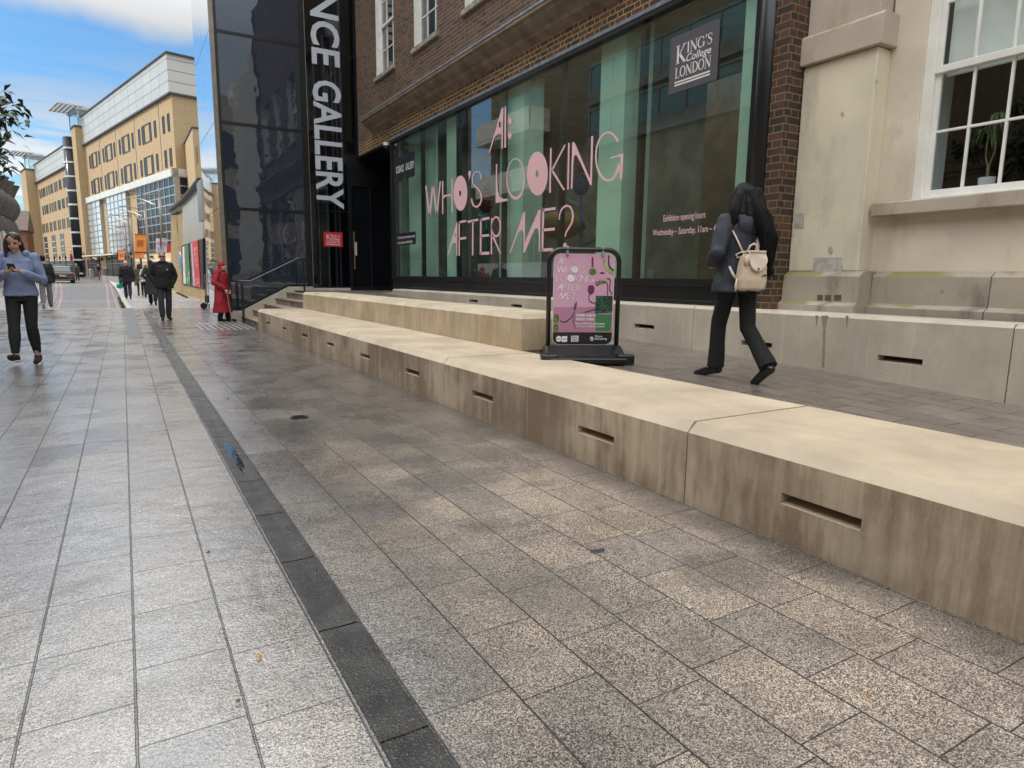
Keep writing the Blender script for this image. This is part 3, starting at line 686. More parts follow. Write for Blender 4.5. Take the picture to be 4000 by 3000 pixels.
for i in range(0, len(edges), 2): mb.box(BX, BX+.35, edges[i], edges[i+1], 6.1605, 8.6)
mb.box(BX, BX+.35, W0, W1, 8.6005, 13)
mb.build('wall', MATS['brown_brick'], bb)
MB().box(BX+.36, 11, W0, W1, 4.7, 12.9).build('upper_rooms', MATS['black_panel'], bb)
prof = [(5.95, 5.46), (5.63, 5.26), (5.60, 5.235), (5.60, 5.15), (5.645, 5.135), (5.66, 5.09), (5.72, 5.05), (5.80, 5.02), (5.83, 4.95), (5.90, 4.92), (5.95, 4.88)]
mb = MB(); mb.prism([(a, W0+.02, b) for a, b in prof], (0, 17.4-W0, 0)); mb.build('cornice', MATS['cornice_stone'], bb)
mb = MB()
yy = W0+.02
while yy < 17.3:
    y2 = min(yy+1.35, 17.42); mb.prism([(5.95, yy, 5.475), (5.625, yy, 5.272), (5.588, yy, 5.245), (5.588, yy, 5.205), (5.598, yy, 5.205), (5.598, yy, 5.235), (5.95, yy, 5.462)], (0, y2-yy-.012, 0)); yy = y2
mb.build('lead_flashing', MATS['lead'], bb)
glass('sash_glass', (.35, .40, .42), .12)
for a, b in wins:
    fr = MB(); x = BX+.13
    fr.box(x, x+.07, a, a+.09, 6.2, 8.6); fr.box(x, x+.07, b-.09, b, 6.2, 8.6); fr.box(x, x+.07, a+.09, b-.09, 6.2, 6.29); fr.box(x-.02, x+.05, a+.09, b-.09, 7.36, 7.42)
    for k in (1, 2):
        yc = a+(b-a)*k/3; fr.box(x+.01, x+.045, yc-.014, yc+.014, 6.29, 8.6)
    fr.box(x+.012, x+.042, a+.09, b-.09, 6.81, 6.835); fr.box(x+.012, x+.042, a+.09, b-.09, 7.95, 7.975)
    fr.box(BX+.004, x, b-.012, b-.002, 6.2, 8.6); fr.box(BX+.004, x, a+.002, a+.012, 6.2, 8.6)
    w_ = fr.build('sash_window', MATS['white_paint'], bb)
    g_ = MB(); g_.face([(x+.03, a+.05, 6.25), (x+.03, b-.05, 6.25), (x+.03, b-.05, 8.6), (x+.03, a+.05, 8.6)]); g_.build('pane', MATS['sash_glass'], w_)
    MB().box(BX-.06, BX+.2, a-.07, b+.07, 6.10, 6.19).build('sill', MATS['old_sill'], w_)
# corner pier beside the shop window
mb = MB(); mb.box(5.86, 6.30, 4.605, 4.785, .9, 13); mb.build('pier', MATS['pier_brick'], bb)
# recess round the entrance
mb = MB(); mb.box(7.25, 7.35, 16.1, 19.2, .7, 4.6); mb.box(5.97, 7.3, 16.02, 16.10, .7, 4.5); mb.box(6.0, 7.3, 16.1, 19.0, 4.50, 4.522); mb.build('entrance_lining', MATS['black_panel'], bb)

# ---------------------------------------------------------------- shop window
sf = thing('shop_window', (5.95, 10.6, .92), 'long black framed gallery shop window with pink exhibition lettering on greenish glass', 'shop window')
glass('shop_glass', (.76, .92, .85), .085)
my = [16.10, 14.24, 12.40, 10.53, 8.72, 6.905, 5.09]
f = MB(); f.box(5.90, 6.05, 5.0, 16.12, 4.44, 4.522); f.box(5.915, 6.03, 5.09, 16.12, 1.14, 1.215); f.box(5.92, 6.05, 16.04, 16.12, 1.21, 4.44); f.box(5.92, 6.05, 5.0, 5.09, 1.21, 4.44)
f.build('frame', MATS['black_panel'], sf)
MB().box(5.89, 5.93, 4.99, 16.13, 4.50, 4.55).build('head_trim', MATS['lead'], sf)
for yv in my[1:-1]: MB().box(5.964, 6.05, yv-.032, yv+.032, 1.216, 4.439).build('mullion', MATS['black_panel'], sf)
MB().box(5.945, 6.06, 4.99, 16.12, .955, 1.14).box(5.925, 6.0, 4.99, 16.12, .915, .95).box(5.93, 6.0, 4.99, 16.12, 1.125, 1.139, 1).build('base_panel', [MATS['black_panel'], MATS['rail_metal']], sf)
for a, b in zip(my[1:], my): p = MB(); p.face([(5.96, a+.004, 1.2), (5.96, b-.004, 1.2), (5.96, b-.004, 4.45), (5.96, a+.004, 4.45)]); p.build('pane', MATS['shop_glass'], sf)
MB().tube([(5.90, 4.885, .92), (5.90, 4.885, 6.0)], .098, 20).build('round_post', MATS['black_metal'], sf, smooth=True)
# room behind the glass: mint green screens, dark floor and back wall
mat('mint', (.50, .61, .545), .6, .14, 1.2)
mat('room_dark', (.16, .175, .16), .7, .3, 2.)
rm = thing('gallery_room', (8, 10.5, .9), 'dim gallery room with tall mint green screens seen through the shop window', 'room')
MB().box(6.1, 10, 4.9, 16.0, .86, .93).box(9.9, 10, 4.9, 16.0, .93, 4.6).box(6.1, 10, 4.9, 16.0, 4.6, 4.7).box(6.1, 10, 4.85, 4.95, .93, 4.6).box(6.1, 10, 16.0, 16.05, .93, 4.6).build('room_shell', MATS['room_dark'], rm)
def py(px, X, y=800): return PX(px, y, X).y
for X, a, b, c in ((6.12, 1746, 1783, 1800), (6.12, 1981, 2042, 2118), (6.12, 2332, 2425, 2478), (6.12, 2866, 2935, 2945)):
    y0, y1 = py(a, X), py(b, X); dxx = y1/ (ray(c, 800).y/ray(c, 800).x)-X
    MB().box(X, X+max(.05, dxx), y1, y0, .93, 4.6).build('screen', MATS['mint'], rm)
MB().box(6.35, 6.40, 14.3, 15.98, .93, 4.6).box(6.9, 7.0, 11.0, 12.3, .93, 4.6).box(6.14, 6.22, py(2510, 6.14), py(2486, 6.14), 1.2, 4.5).build('screen', MATS['mint'], rm)
mat('timber_brown', (.11, .08, .05), .6, .3, 4.)
MB().box(8.8, 8.9, 5.2, 8.5, .93, 4.5).build('panelled_wall', MATS['timber_brown'], rm)

# the small ceiling lamp that shows lit inside the room
lp_ = PX(2305, 343, 7.6); la = thing('ceiling_lamp', lp_, 'small lit ceiling spotlight seen through the glass above the pink lettering', 'lamp')
m, t = begin('lamp_glow'); finish(t, (.8, .7, .5), .5, 0, None, .5, (1, .82, .55), 6.)
MB().cyl((lp_.x, lp_.y, lp_.z), (lp_.x, lp_.y, lp_.z+.12), .06, 12).cyl((lp_.x, lp_.y, lp_.z+.12), (lp_.x, lp_.y, 4.6), .012, 6).build('housing', MATS['black_metal'], la); MB().cyl((lp_.x, lp_.y, lp_.z-.006), (lp_.x, lp_.y, lp_.z-.001), .05, 12).build('lens', MATS['lamp_glow'], la)
ll = bpy.data.lights.new('room_fill_light', 'AREA'); ll.shape = 'RECTANGLE'; ll.size = 2.2; ll.size_y = 9.; ll.energy = 38; ll.color = (1, .95, .86)  # wide fill light added to brighten the whole room, far larger than the lamp
llo = bpy.data.objects.new('room_fill_light', ll); C.objects.link(llo); llo.location = (7.9, 10.5, 4.55)
# the exhibition lettering: traced strokes on the pane plane
GX = 5.952
z7 = lambda p: (1500+p[0]/2.765, 500+p[1]/2.765)
z8 = lambda p: (1500+p[0]/2.765, 100+p[1]/2.765)
z5 = lambda p: (1400+p[0]/2.011, p[1]/2.011)
def cv(f, lp): return [f(p) for p in lp]
def Bv(p, q, w): return strokep([p, q], w*1.12)
def arc(cx, cy, rx, ry, a0, a1, n=26): return [(cx+rx*math.cos(R_(a0+(a1-a0)*i/n)), cy+ry*math.sin(R_(a0+(a1-a0)*i/n))) for i in range(n+1)]
LET = {'AI': [], 'WHOS': [], 'LOOKING': [], 'AFTER': [], 'ME': []}
def put(k, f, *loops): LET[k].append([cv(f, lp) for lp in loops])
put('AI', z8, [(1130, 1378), (1205, 1130), (1272, 890), (1290, 885), (1284, 1328), (1270, 1328), (1271, 1182), (1255, 1166), (1222, 1180), (1195, 1207), (1142, 1376)], ellp(1255, 1070, 15, 33, 18))
put('AI', z8, Bv((1312, 875), (1309, 1318), 15)); put('AI', z8, ellp(1360, 1032, 19, 40)); put('AI', z8, ellp(1358, 1187, 19, 40))
put('WHOS', z7, strokep([(452, 622), (490, 950)], [13, 18])); put('WHOS', z7, strokep([(492, 950), (530, 603)], [18, 15])); put('WHOS', z7, strokep([(530, 603), (570, 938)], [15, 18])); put('WHOS', z7, strokep([(571, 938), (608, 578)], [18, 11]))
put('WHOS', z7, Bv((633, 572), (634, 928), 11)); put('WHOS', z7, Bv((735, 542), (735, 912), 11)); put('WHOS', z7, strokep([(636, 745), (660, 732), (705, 724), (734, 728)], [40, 20, 20, 40]))
put('WHOS', z7, ellp(826, 704, 74, 190, 40), ellp(823, 705, 11, 31, 16)[::-1])
put('WHOS', z7, [(925, 457), (938, 468), (941, 490), (932, 525), (912, 573), (920, 525), (911, 510), (911, 475)])
put('WHOS', z7, strokep([(1052, 553), (1048, 505), (1025, 472), (998, 472), (970, 500), (955, 550), (962, 600), (990, 632), (1025, 665), (1050, 715), (1052, 780), (1032, 830), (1000, 853), (968, 840), (950, 800), (945, 760)], [12, 12, 13, 14, 13, 12, 13, 16, 17, 16, 15, 18, 22, 18, 14, 12]))
put('LOOKING', z7, [(1210, 390), (1222, 388), (1224, 560), (1230, 680), (1250, 745), (1290, 765), (1335, 762), (1335, 787), (1206, 811)])
put('LOOKING', z7, ellp(1423, 550, 101, 224, 48), ellp(1422, 540, 88, 204, 48)[::-1])
put('LOOKING', z7, ellp(1658, 492, 112, 236, 48), ellp(1654, 495, 16, 37, 18)[::-1])
put('LOOKING', z7, Bv((1803, 215), (1793, 700), 15)); put('LOOKING', z7, Bv((1958, 180), (1812, 462), 14)); put('LOOKING', z7, strokep([(1806, 425), (1830, 480), (1946, 670)], [10, 22, 16]))
put('LOOKING', z7, Bv((1998, 160), (1987, 663), 15))
put('LOOKING', z5, [(1680, 1120), (1691, 1114), (1703, 1130), (1815, 1395), (1822, 1395), (1829, 1072), (1845, 1068), (1833, 1455), (1820, 1450), (1745, 1275), (1712, 1215), (1695, 1225), (1688, 1290), (1682, 1483), (1669, 1483)])
put('LOOKING', z5, strokep(arc(1962, 1228, 96, 188, -38, -300, 34), [15]*12+[13]*12+[18]*11)); put('LOOKING', z5, strokep([(2050, 1290), (2038, 1335), (2010, 1390)], [26, 24, 18]))
put('LOOKING', z5, [(1982, 1236), (2083, 1203), (2071, 1408), (2056, 1412), (2052, 1345), (2060, 1235), (2050, 1226), (1982, 1248)])
put('AFTER', z7, [(680, 1388), (720, 1240), (783, 1018), (793, 1018), (792, 1380), (783, 1380), (781, 1248), (765, 1238), (735, 1248), (690, 1385)], ellp(769, 1162, 9, 26, 14))
put('AFTER', z7, Bv((813, 1008), (812, 1380), 12)); put('AFTER', z7, Bv((806, 1020), (888, 1003), 21)); put('AFTER', z7, Bv((812, 1197), (888, 1186), 22))
put('AFTER', z7, Bv((960, 1000), (957, 1375), 13)); put('AFTER', z7, Bv((905, 1014), (1018, 989), 22))
put('AFTER', z7, Bv((1046, 980), (1043, 1368), 15)); put('AFTER', z7, Bv((1042, 992), (1137, 971), 23)); put('AFTER', z7, Bv((1045, 1167), (1137, 1157), 23)); put('AFTER', z7, Bv((1042, 1356), (1137, 1350), 28))
put('AFTER', z7, Bv((1163, 975), (1160, 1362), 12)); put('AFTER', z7, ellp(1212, 1066, 52, 115, 32), ellp(1210, 1064, 41, 93, 32)[::-1]); put('AFTER', z7, strokep([(1178, 1175), (1200, 1220), (1258, 1358)], [24, 18, 13]))
put('ME', z7, [(1355, 1352), (1510, 908), (1523, 905), (1523, 1232), (1600, 1050), (1672, 885), (1690, 880), (1682, 1335), (1671, 1335), (1674, 1130), (1660, 1083), (1632, 1085), (1600, 1150), (1522, 1345), (1506, 1345), (1507, 1140), (1494, 1100), (1475, 1102), (1450, 1130), (1368, 1350)])
put('ME', z7, Bv((1722, 868), (1711, 1335), 17)); put('ME', z7, Bv((1718, 886), (1852, 868), 26)); put('ME', z7, Bv((1716, 1102), (1845, 1090), 27)); put('ME', z7, Bv((1711, 1318), (1825, 1312), 30))
put('ME', z7, strokep([(1895, 990), (1897, 940), (1915, 885), (1945, 850), (1978, 838), (2012, 852), (2035, 900), (2042, 960), (2030, 1020), (2000, 1075), (1970, 1120), (1957, 1175)], [12, 14, 16, 20, 22, 18, 16, 17, 18, 18, 15, 12])); put('ME', z7, ellp(1955, 1274, 20, 34))
mat('vinyl_pink', (.80, .50, .545), .5, .04, 2.)
UZ = {}
for k, gl_ in LET.items():
    mb = MB(); UZ[k] = []
    for loops in gl_:
        lu = [[(-PX(p[0], p[1], GX).y, PX(p[0], p[1], GX).z) for p in lp] for lp in loops]; UZ[k].append(lu)
        polymesh(mb, lu, lambda p: Vector((GX, -p[0], p[1])), .0015, Vector((-1, 0, 0)))
    mb.build('lettering', MATS['vinyl_pink'], sf, recalc=False)
RTW, UPW, NW = Vector((0, -1, 0)), Vector((0, 0, 1)), Vector((-1, 0, 0))
mb = MB()
text_on(mb, 'Exhibition opening hours', (GX-.001, 6.37, 1.90), RTW, UPW, .70, .105, .006); text_on(mb, 'Wednesday – Saturday, 11am – 6pm', (GX-.001, 6.555, 1.735), RTW, UPW, 1.16, .105, .006)
mb.build('lettering', MATS['vinyl_pink'], sf)
mat('kings_grey', (.085, .08, .095), .45, .05)
MB().box(GX-.004, GX-.001, 5.611, 6.385, 3.442, 4.092).build('logo_panel', MATS['kings_grey'], sf)
mb = MB(); kings(mb, (GX-.0055, 6.385, 3.442), RTW, UPW, .774, .65, NW); mb.build('logo_lettering', MATS['logo_white'], sf)
mat('navy_vinyl', (.012, .016, .026), .5, .05)
mb = MB(); polymesh(mb, [ellp(0, 0, .275, .285, 40)], lambda p: Vector((GX-.001, 15.53+p[0], 3.76+p[1])), .0015, NW)
mb.box(GX-.003, GX-.001, 14.60, 15.19, 3.49, 4.05); mb.box(GX-.003, GX-.001, 14.58, 15.80, 1.955, 2.245)
mb.build('logo_panel', MATS['navy_vinyl'], sf)
mb = MB(); text_on(mb, 'SCIENCE', (GX-.004, 15.775, 3.68), RTW, UPW, .49, .16, .012); text_on(mb, 'GALLERY', (GX-.004, 15.16, 3.68), RTW, UPW, .52, .16, .012)
text_on(mb, 'Growing new ideas across', (GX-.004, 15.74, 2.10), RTW, UPW, 1.10, .085, .004); text_on(mb, 'art, science and health', (GX-.004, 15.74, 1.985), RTW, UPW, .95, .085, .004)
mb.build('logo_lettering', MATS['logo_white'], sf)
mb = MB(); mb.box(GX-.003, GX-.001, 6.50, 6.62, 1.13, 1.33); mb.build('notice', MATS['kings_grey'], sf)
# dome camera at the corner of the opening
cm = thing('security_camera', (5.86, 16.2, 4.42), 'small white dome security camera at the left end of the shop window head', 'camera')
MB().cyl((5.86, 16.2, 4.47), (5.86, 16.2, 4.40), .075, 16).box(5.84, 5.95, 16.17, 16.23, 4.44, 4.48).build('housing', MATS['white_paint'], cm, smooth=False)
MB().ell((5.86, 16.2, 4.40), .065, .065, .07).build('dome', MATS['dark_glass'], cm, smooth=True)
# hanging exhibits in the room
mat('fluff_orange', (.30, .09, .035), .9, .4, 20.); mat('fluff_blue', (.035, .05, .16), .9, .4, 14.); mat('fluff_red', (.12, .028, .026), .9, .4, 14.); mat('leaf_teal', (.03, .20, .22), .6, .3, 6.); mat('leaf_blue', (.02, .05, .22), .6, .3, 6.); mat('exhibit_yellow', (.20, .125, .03), .6, .2, 3.)
def exhibit(x, px, pyy, sz, top, body, leaf, lab, stem=1.0):
    p = PX(px, pyy, x); o = thing('hanging_flower', p, lab, 'exhibit', 'large furry flower exhibits behind the shop window')
    rnd_ = random.Random(px)
    mb = MB()
    for i in range(150):
        a = rnd_.uniform(0, 6.283); e_ = rnd_.uniform(.1, 1.5); d = Vector((math.cos(a)*math.cos(e_), math.sin(a)*math.cos(e_), math.sin(e_)))
        q = p+d*sz*.35; e2 = p+d*sz*rnd_.uniform(.8, 1.15)+Vector((0, 0, -sz*.25)); s_ = d.cross(Vector((0, 0, 1))).normalized()*sz*.03
        mb.face([q-s_, q+s_, e2])
    mb.build('petals', MATS[top], o)
    mb = MB(); mb.ell(p-Vector((0, 0, sz*.5)), sz*.55, sz*.55, sz*.7, 12, 8); mb.build('body', MATS[body], o, smooth=True)
    mb = MB(); mb.tube([p-Vector((0, 0, sz)), p-Vector((.05, .1, sz+stem*.5)), p-Vector((0, .05, sz+stem))], .03, 6)
    for k in range(5):
        a = k*1.3; d = Vector((math.cos(a)*.5, math.sin(a), .35)); q = p-Vector((0, 0, sz+.18*k*stem)); s_ = d.cross(Vector((0, 0, 1))).normalized()*.09
        mb.face([q, q+d*.28+s_, q+d*.6, q+d*.28-s_])
    mb.build('stem', MATS[leaf], o)
exhibit(7.3, 2060, 640, .30, 'fluff_orange', 'fluff_blue', 'leaf_blue', 'orange furry flower with a blue body, above the first K of the pink lettering')
exhibit(7.4, 2270, 690, .28, 'fluff_red', 'fluff_blue', 'leaf_blue', 'red and blue furry flower between the letters N and G behind the glass', 1.4)
exhibit(7.2, 1900, 760, .34, 'fluff_red', 'fluff_red', 'leaf_teal', 'dark red furry flower with teal leaves behind the letter S', 1.2)
p = PX(2185, 880, 8.2); MB().ell(p, .5, .6, .3, 16, 8).build('exhibit_bowl', MATS['exhibit_yellow'], rm, smooth=True)
# ---------------------------------------------------------------- cream stone building
def render_mat(name, base, stain, amt=.5, patch=None):
    m, t = begin(name); v = t.n('TexCoord').outputs['Object']; x, y, z = t.sep(v); g = t.sep(t.n('NewGeometry').outputs['True Normal'])
    c = t.mix(t.ss(t.noise(v, 1.4, 5), .3, .7), mul(base, .88), mul(base, 1.08))
    hh = t.m('ADD', x, y)
    sv = t.noise(t.xyz(t.m('MULTIPLY', hh, 2.6), 1., t.m('MULTIPLY', z, .8)), 1.3, 6, .62)
    c = t.mix(t.m('MULTIPLY', t.ss(sv, .48, .72), amt), c, stain)
    sp = t.ss(t.noise(v, 13., 4, .6), .68, .73); c = t.mix(t.m('MULTIPLY', sp, .5), c, mul(stain, .8))
    if patch: c = t.mix(t.ss(t.noise(v, 1.9, 6, .7), .53, .57), c, patch)
    up = t.ss(g[2], .3, .7); c = t.mix(t.m('MULTIPLY', up, t.ss(t.noise(v, 2.2, 4), .42, .55, 0., .7)), c, (.17, .19, .03))
    finish(t, c, .75, 0, t.bump(t.noise(v, 26., 6, .6), .35, .008), .3); return m
render_mat('cream_render', (.72, .655, .50), (.46, .42, .34), .6)
render_mat('cream_wall', (.70, .63, .50), (.50, .43, .36), .6, (.64, .57, .475))
render_mat('plinth_stone', (.40, .35, .28), (.15, .125, .10), .85)
render_mat('band_stone', (.50, .43, .35), (.28, .21, .15), .7)
cb = thing('cream_building', (6.6, 1, 0), 'cream rendered stone building with a stained pilaster at the right edge', 'building')
MB().box(6.10, 6.75, 3.83, 4.60, 1.30, 3.335).build('pilaster', MATS['cream_render'], cb, bevel=.012)
MB().box(6.115, 6.75, 3.85, 4.60, 3.62, 12).build('pilaster', MATS['band_stone'], cb, bevel=.012)
mb = MB(); mb.prism([(6.045, 3.775, 3.336), (6.045, 3.775, 3.59), (6.075, 3.775, 3.619), (6.75, 3.775, 3.619), (6.75, 3.775, 3.336)], (0, .85, 0)); mb.build('band_course', MATS['band_stone'], cb, bevel=.006)
WY0, WY1, WZ0, WZ1 = 1.72, 3.52, 1.93, 4.75
mb = MB(); mb.box(6.30, 6.75, WY1, 3.829, 1.29, 12); mb.box(6.30, 6.75, -6, WY0, 1.29, 12); mb.box(6.30, 6.75, WY0+.0005, WY1-.0005, 1.29, WZ0); mb.box(6.30, 6.75, WY0+.0005, WY1-.0005, WZ1, 12)
mb.build('wall', MATS['cream_wall'], cb)
mb = MB(); mb.prism([(6.17, 1.45, 1.815), (6.17, 1.45, 1.935), (6.34, 1.45, 1.955), (6.34, 1.45, 1.815)], (0, 2.345, 0)); mb.build('stone_sill', MATS['band_stone'], cb, bevel=.008)
def plinth(xa, y0, y1, nm):
    mb = MB(); x = xa
    mb.prism([(x+.06, y0, 1.305), (x, y0, 1.262), (x-.012, y0, 1.255), (x-.012, y0, .998), (x-.075, y0, .968), (x-.075, y0, .80), (x+.5, y0, .80), (x+.5, y0, 1.305)], (0, y1-y0, 0))
    mb.build(nm, MATS['plinth_stone'], cb, bevel=.004)
plinth(6.045, 3.76, 4.60, 'plinth')
yy = 3.755
for L in (1.02, 1.4, 1.4, 1.4, 1.5, 1.5): plinth(6.245, yy-L+.008, yy, 'plinth'); yy -= L
# patched render and grimy vents on the pilaster
mat('patch_grey', (.42, .40, .36), .85, .2, 18., .4, 60.); mat('vent_moss', (.075, .08, .025), .9, .4, 20.)
def ppatch(pts, m_, nm, X_=6.0985, th=.0012):
    q = [PX(x, y, X_) for x, y in pts]; mb = MB(); mb.prism(q, (-th, 0, 0)); mb.build(nm, MATS[m_], cb)
rr = random.Random(21)
def blob(cx, cy, rx, ry, n=22): return [(cx+rx*math.cos(a)*rr.uniform(.8, 1.15), cy+ry*math.sin(a)*rr.uniform(.8, 1.15)) for a in [2*math.pi*k/n for k in range(n)]]
def rough(x0, x1, y0, y1, n=7):
    o = [(x0+(x1-x0)*k/n+rr.gauss(0, .8), y0+rr.gauss(0, 1.2)) for k in range(n)]+[(x1+rr.gauss(0, 1), y0+(y1-y0)*k/n) for k in range(n)]+[(x1-(x1-x0)*k/n, y1+rr.gauss(0, 1.2)) for k in range(n)]+[(x0+rr.gauss(0, 1), y1-(y1-y0)*k/n) for k in range(n)]
    return o
ppatch(rough(3099, 3140, 834, 892), 'patch_grey', 'render_patch'); ppatch(blob(3290, 447, 7, 10), 'patch_grey', 'render_patch'); ppatch(blob(3244, 978, 10, 15), 'patch_grey', 'render_patch'); ppatch(rough(3176, 3290, 1006, 1062), 'patch_grey', 'render_patch'); ppatch(blob(3424, 317, 5, 9), 'patch_grey', 'render_patch')
for x0, x1 in ((3193, 3214), (3222, 3246), (3258, 3286)): ppatch([(x0, 1152), (x1, 1152), (x1, 1174), (x0, 1174)], 'vent_moss', 'vent', 6.031)
mat('drip_stain', (.30, .235, .165), .8, .2, 20.)
for cx_, y0_, y1_, w0_, w1_ in ((3222, 1232, 1440, 13, 4.5), (3191, 1232, 1278, 7, 1.2), (3309, 1233, 1285, 6, 1.2)):
    lp_ = [(cx_-w0_, y0_), (cx_+w0_, y0_)]+[(cx_+w0_*math.exp(-(y-y0_)/22.)+w1_+rr.gauss(0, .7)-(y-y0_)*.035, y) for y in range(y0_+6, y1_, 14)]; lp_ += [(cx_-w0_*math.exp(-(y-y0_)/22.)-w1_+rr.gauss(0, .7)-(y-y0_)*.035, y) for y in range(y1_, y0_+6, -14)]
    q = [PX(x, y, 5.6492) for x, y in lp_]; mb = MB(); mb.prism(q, (-.0008, 0, 0)); o_ = [c for c in bpy.data.objects if c.type == 'EMPTY' and c.name.startswith('concrete_wall_block') and c.location.y < 4.2 and c.location.y > 3.5][0]; mb.build('drip_stain', MATS['drip_stain'], o_)
# sash window with its own room, blind and plant
sw = MB(); x = 6.345
fx = lambda a, b, c, d, dx=0., th=.07: sw.box(x+dx, x+dx+th, a, b, c, d)
fx(WY1-.085, WY1, WZ0, WZ1, -.015, .10); fx(WY0, WY0+.085, WZ0, WZ1, -.015, .10); fx(WY0+.085, WY1-.085, WZ0, WZ0+.035, -.03, .10); fx(WY0+.085, WY1-.085, WZ1-.06, WZ1, -.01, .1)
sy0, sy1 = WY0+.085, WY1-.085
fx(sy1-.045, sy1, WZ0+.035, 3.05, .03, .04); fx(sy0, sy0+.045, WZ0+.035, 3.05, .03, .04); fx(sy0+.045, sy1-.045, WZ0+.036, 2.03, .03, .04); fx(sy0, sy1, 3.03, 3.09, -.002, .075)
fx(sy1-.045, sy1, 3.09, WZ1-.06, .0, .04); fx(sy0, sy0+.045, 3.09, WZ1-.06, .0, .04)
bars = [3.126, 2.84, 2.555, 2.27, 1.985]
for b in bars: fx(b-.011, b+.011, 2.03, 3.03, .035, .03); fx(b-.011, b+.011, 3.09, WZ1-.06, .005, .03)
fx(sy0+.045, sy1-.045, 2.525, 2.547, .036, .028); fx(sy0+.045, sy1-.045, 3.60, 3.622, .006, .028); fx(sy0+.045, sy1-.045, 4.15, 4.172, .006, .028)
mat('window_white', (.80, .79, .74), .4, .05, 5.)
w_ = sw.build('sash_window', MATS['window_white'], cb, bevel=.003)
glass('clear_glass', (.86, .90, .90), .04)
g_ = MB(); g_.face([(x+.05, sy0, 2.0), (x+.05, sy1, 2.0), (x+.05, sy1, 3.05), (x+.05, sy0, 3.05)]); g_.face([(x+.02, sy0, 3.05), (x+.02, sy1, 3.05), (x+.02, sy1, WZ1), (x+.02, sy0, WZ1)]); g_.build('pane', MATS['clear_glass'], w_)
mat('reveal_paint', (.62, .68, .68), .5, .04); mat('blind_cloth', (.80, .82, .80), .8, .04)
bz_ = PX(3800, 272, 6.46).z
MB().box(6.40, 6.80, WY1-.02, WY1+.02, WZ0, WZ1).build('shutter_lining', MATS['reveal_paint'], w_)
MB().box(6.46, 6.466, sy0, WY1-.13, bz_+.02, WZ1).box(6.45, 6.475, sy0, WY1-.13, bz_-.01, bz_+.02).build('roller_blind', MATS['blind_cloth'], w_)
MB().box(6.42, 6.80, sy0, WY1-.02, WZ0-.03, WZ0+.083).build('inner_sill', MATS['reveal_paint'], w_)
MB().box(6.82, 9.8, -1, -.9, .9, 5).box(9.8, 9.9, -1, 4.6, .9, 5).box(6.82, 9.8, 4.5, 4.6, .9, 5).box(6.8, 9.8, -1, 4.6, 4.9, 5).box(6.8, 9.8, -1, 4.6, .8, .9).build('room', MATS['room_dark'], cb)
# potted plant on the inner sill
pp = PX(3856, 690, 6.58); base = Vector((6.58, pp.y, WZ0+.085))
pl = thing('potted_plant', base, 'potted palm-like plant in a white pot behind the sash window', 'plant')
mat('pot_white', (.62, .66, .67), .4, .04); mat('plant_stem', (.22, .17, .10), .8, .3, 30.); mat('plant_leaf', (.05, .11, .025), .5, .45, 9.)
mb = MB(); mb.rings([[(base.x+r*math.cos(a), base.y+r*math.sin(a), base.z+h) for a in [2*math.pi*k/18 for k in range(18)]] for r, h in ((.060, 0), (.066, .10), (.060, .10), (.058, .08))]); mb.build('pot', MATS['pot_white'], pl, smooth=False)
mb = MB(); tp = base+Vector((0, 0, .08)); f1 = tp+Vector((0, -.0, .10)); mb.tube([tp, f1], [.014, .012], 7)
tops = [f1+Vector((0, .03, .28)), f1+Vector((.02, -.03, .36))]
for q in tops: mb.tube([f1, f1.lerp(q, .4)+Vector((0, (q.y-f1.y)*.7, 0)), q], [.008, .006, .006], 6)
mb.build('stem', MATS['plant_stem'], pl)
mb = MB(); rr = random.Random(5)
for q in tops:
    for i in range(17):
        a = rr.uniform(0, 6.283); up = rr.uniform(.05, .16); ln = rr.uniform(.10, .165); d = Vector((math.cos(a), math.sin(a), 0)); s_ = Vector((-d.y, d.x, 0))*.017
        pts = [q, q+d*ln*.35+Vector((0, 0, up*.7)), q+d*ln*.75+Vector((0, 0, up*.5)), q+d*ln+Vector((0, 0, -rr.uniform(.02, .14)))]
        ws = [.3, 1., .8, .05]
        for j in range(3): mb.face([pts[j]-s_*ws[j], pts[j]+s_*ws[j], pts[j+1]+s_*ws[j+1], pts[j+1]-s_*ws[j+1]])
mb.build('leaves', MATS['plant_leaf'], pl)
# ---------------------------------------------------------------- hospital at the end of the street
def PD(px, py, D): return EYEP+ray(px, py)*D
TAN = [(.41, .30, .175), (.39, .285, .165), (.43, .315, .185), (.375, .275, .16)]
brick('tan_brick', TAN, (.46, .34, .19), w=.45, h=.15, ms=.012, bumpst=.2, dirt=.12)
mat('tan_render', (.51, .375, .215), .8, .06, .3)
m, t = begin('attic_panel'); v = t.n('TexCoord').outputs['Object']; x, y, z = t.sep(v)
br = t.n('TexBrick'); t.set(br.inputs['Vector'], t.xyz(t.m('ADD', x, y), t.m('SUBTRACT', z, .3))); br.offset = 0.
for nm, val in (('Scale', 1.), ('Mortar Size', .035), ('Brick Width', 2.9), ('Row Height', 1.06)): t.set(br.inputs[nm], val)
t.set(br.inputs['Color1'], (.40, .405, .385)); t.set(br.inputs['Color2'], (.44, .44, .415)); t.set(br.inputs['Mortar'], (.09, .09, .09))
finish(t, br.outputs[0], .4, .2)
mat('dark_trim', (.045, .045, .05), .5, .1); mat('win_dark', (.024, .025, .028), .3, .2, .5, spec=.12)
mat('pale_band', (.50, .50, .47), .5, .08, 1.); mat('string_white', (.62, .56, .45), .6, .05, 1.)
m, t = begin('far_glass'); finish(t, (.026, .028, .033), .2, .0, t.bump(t.noise(t.n('TexCoord').outputs['Object'], .35, 2), .07, .1), .12)
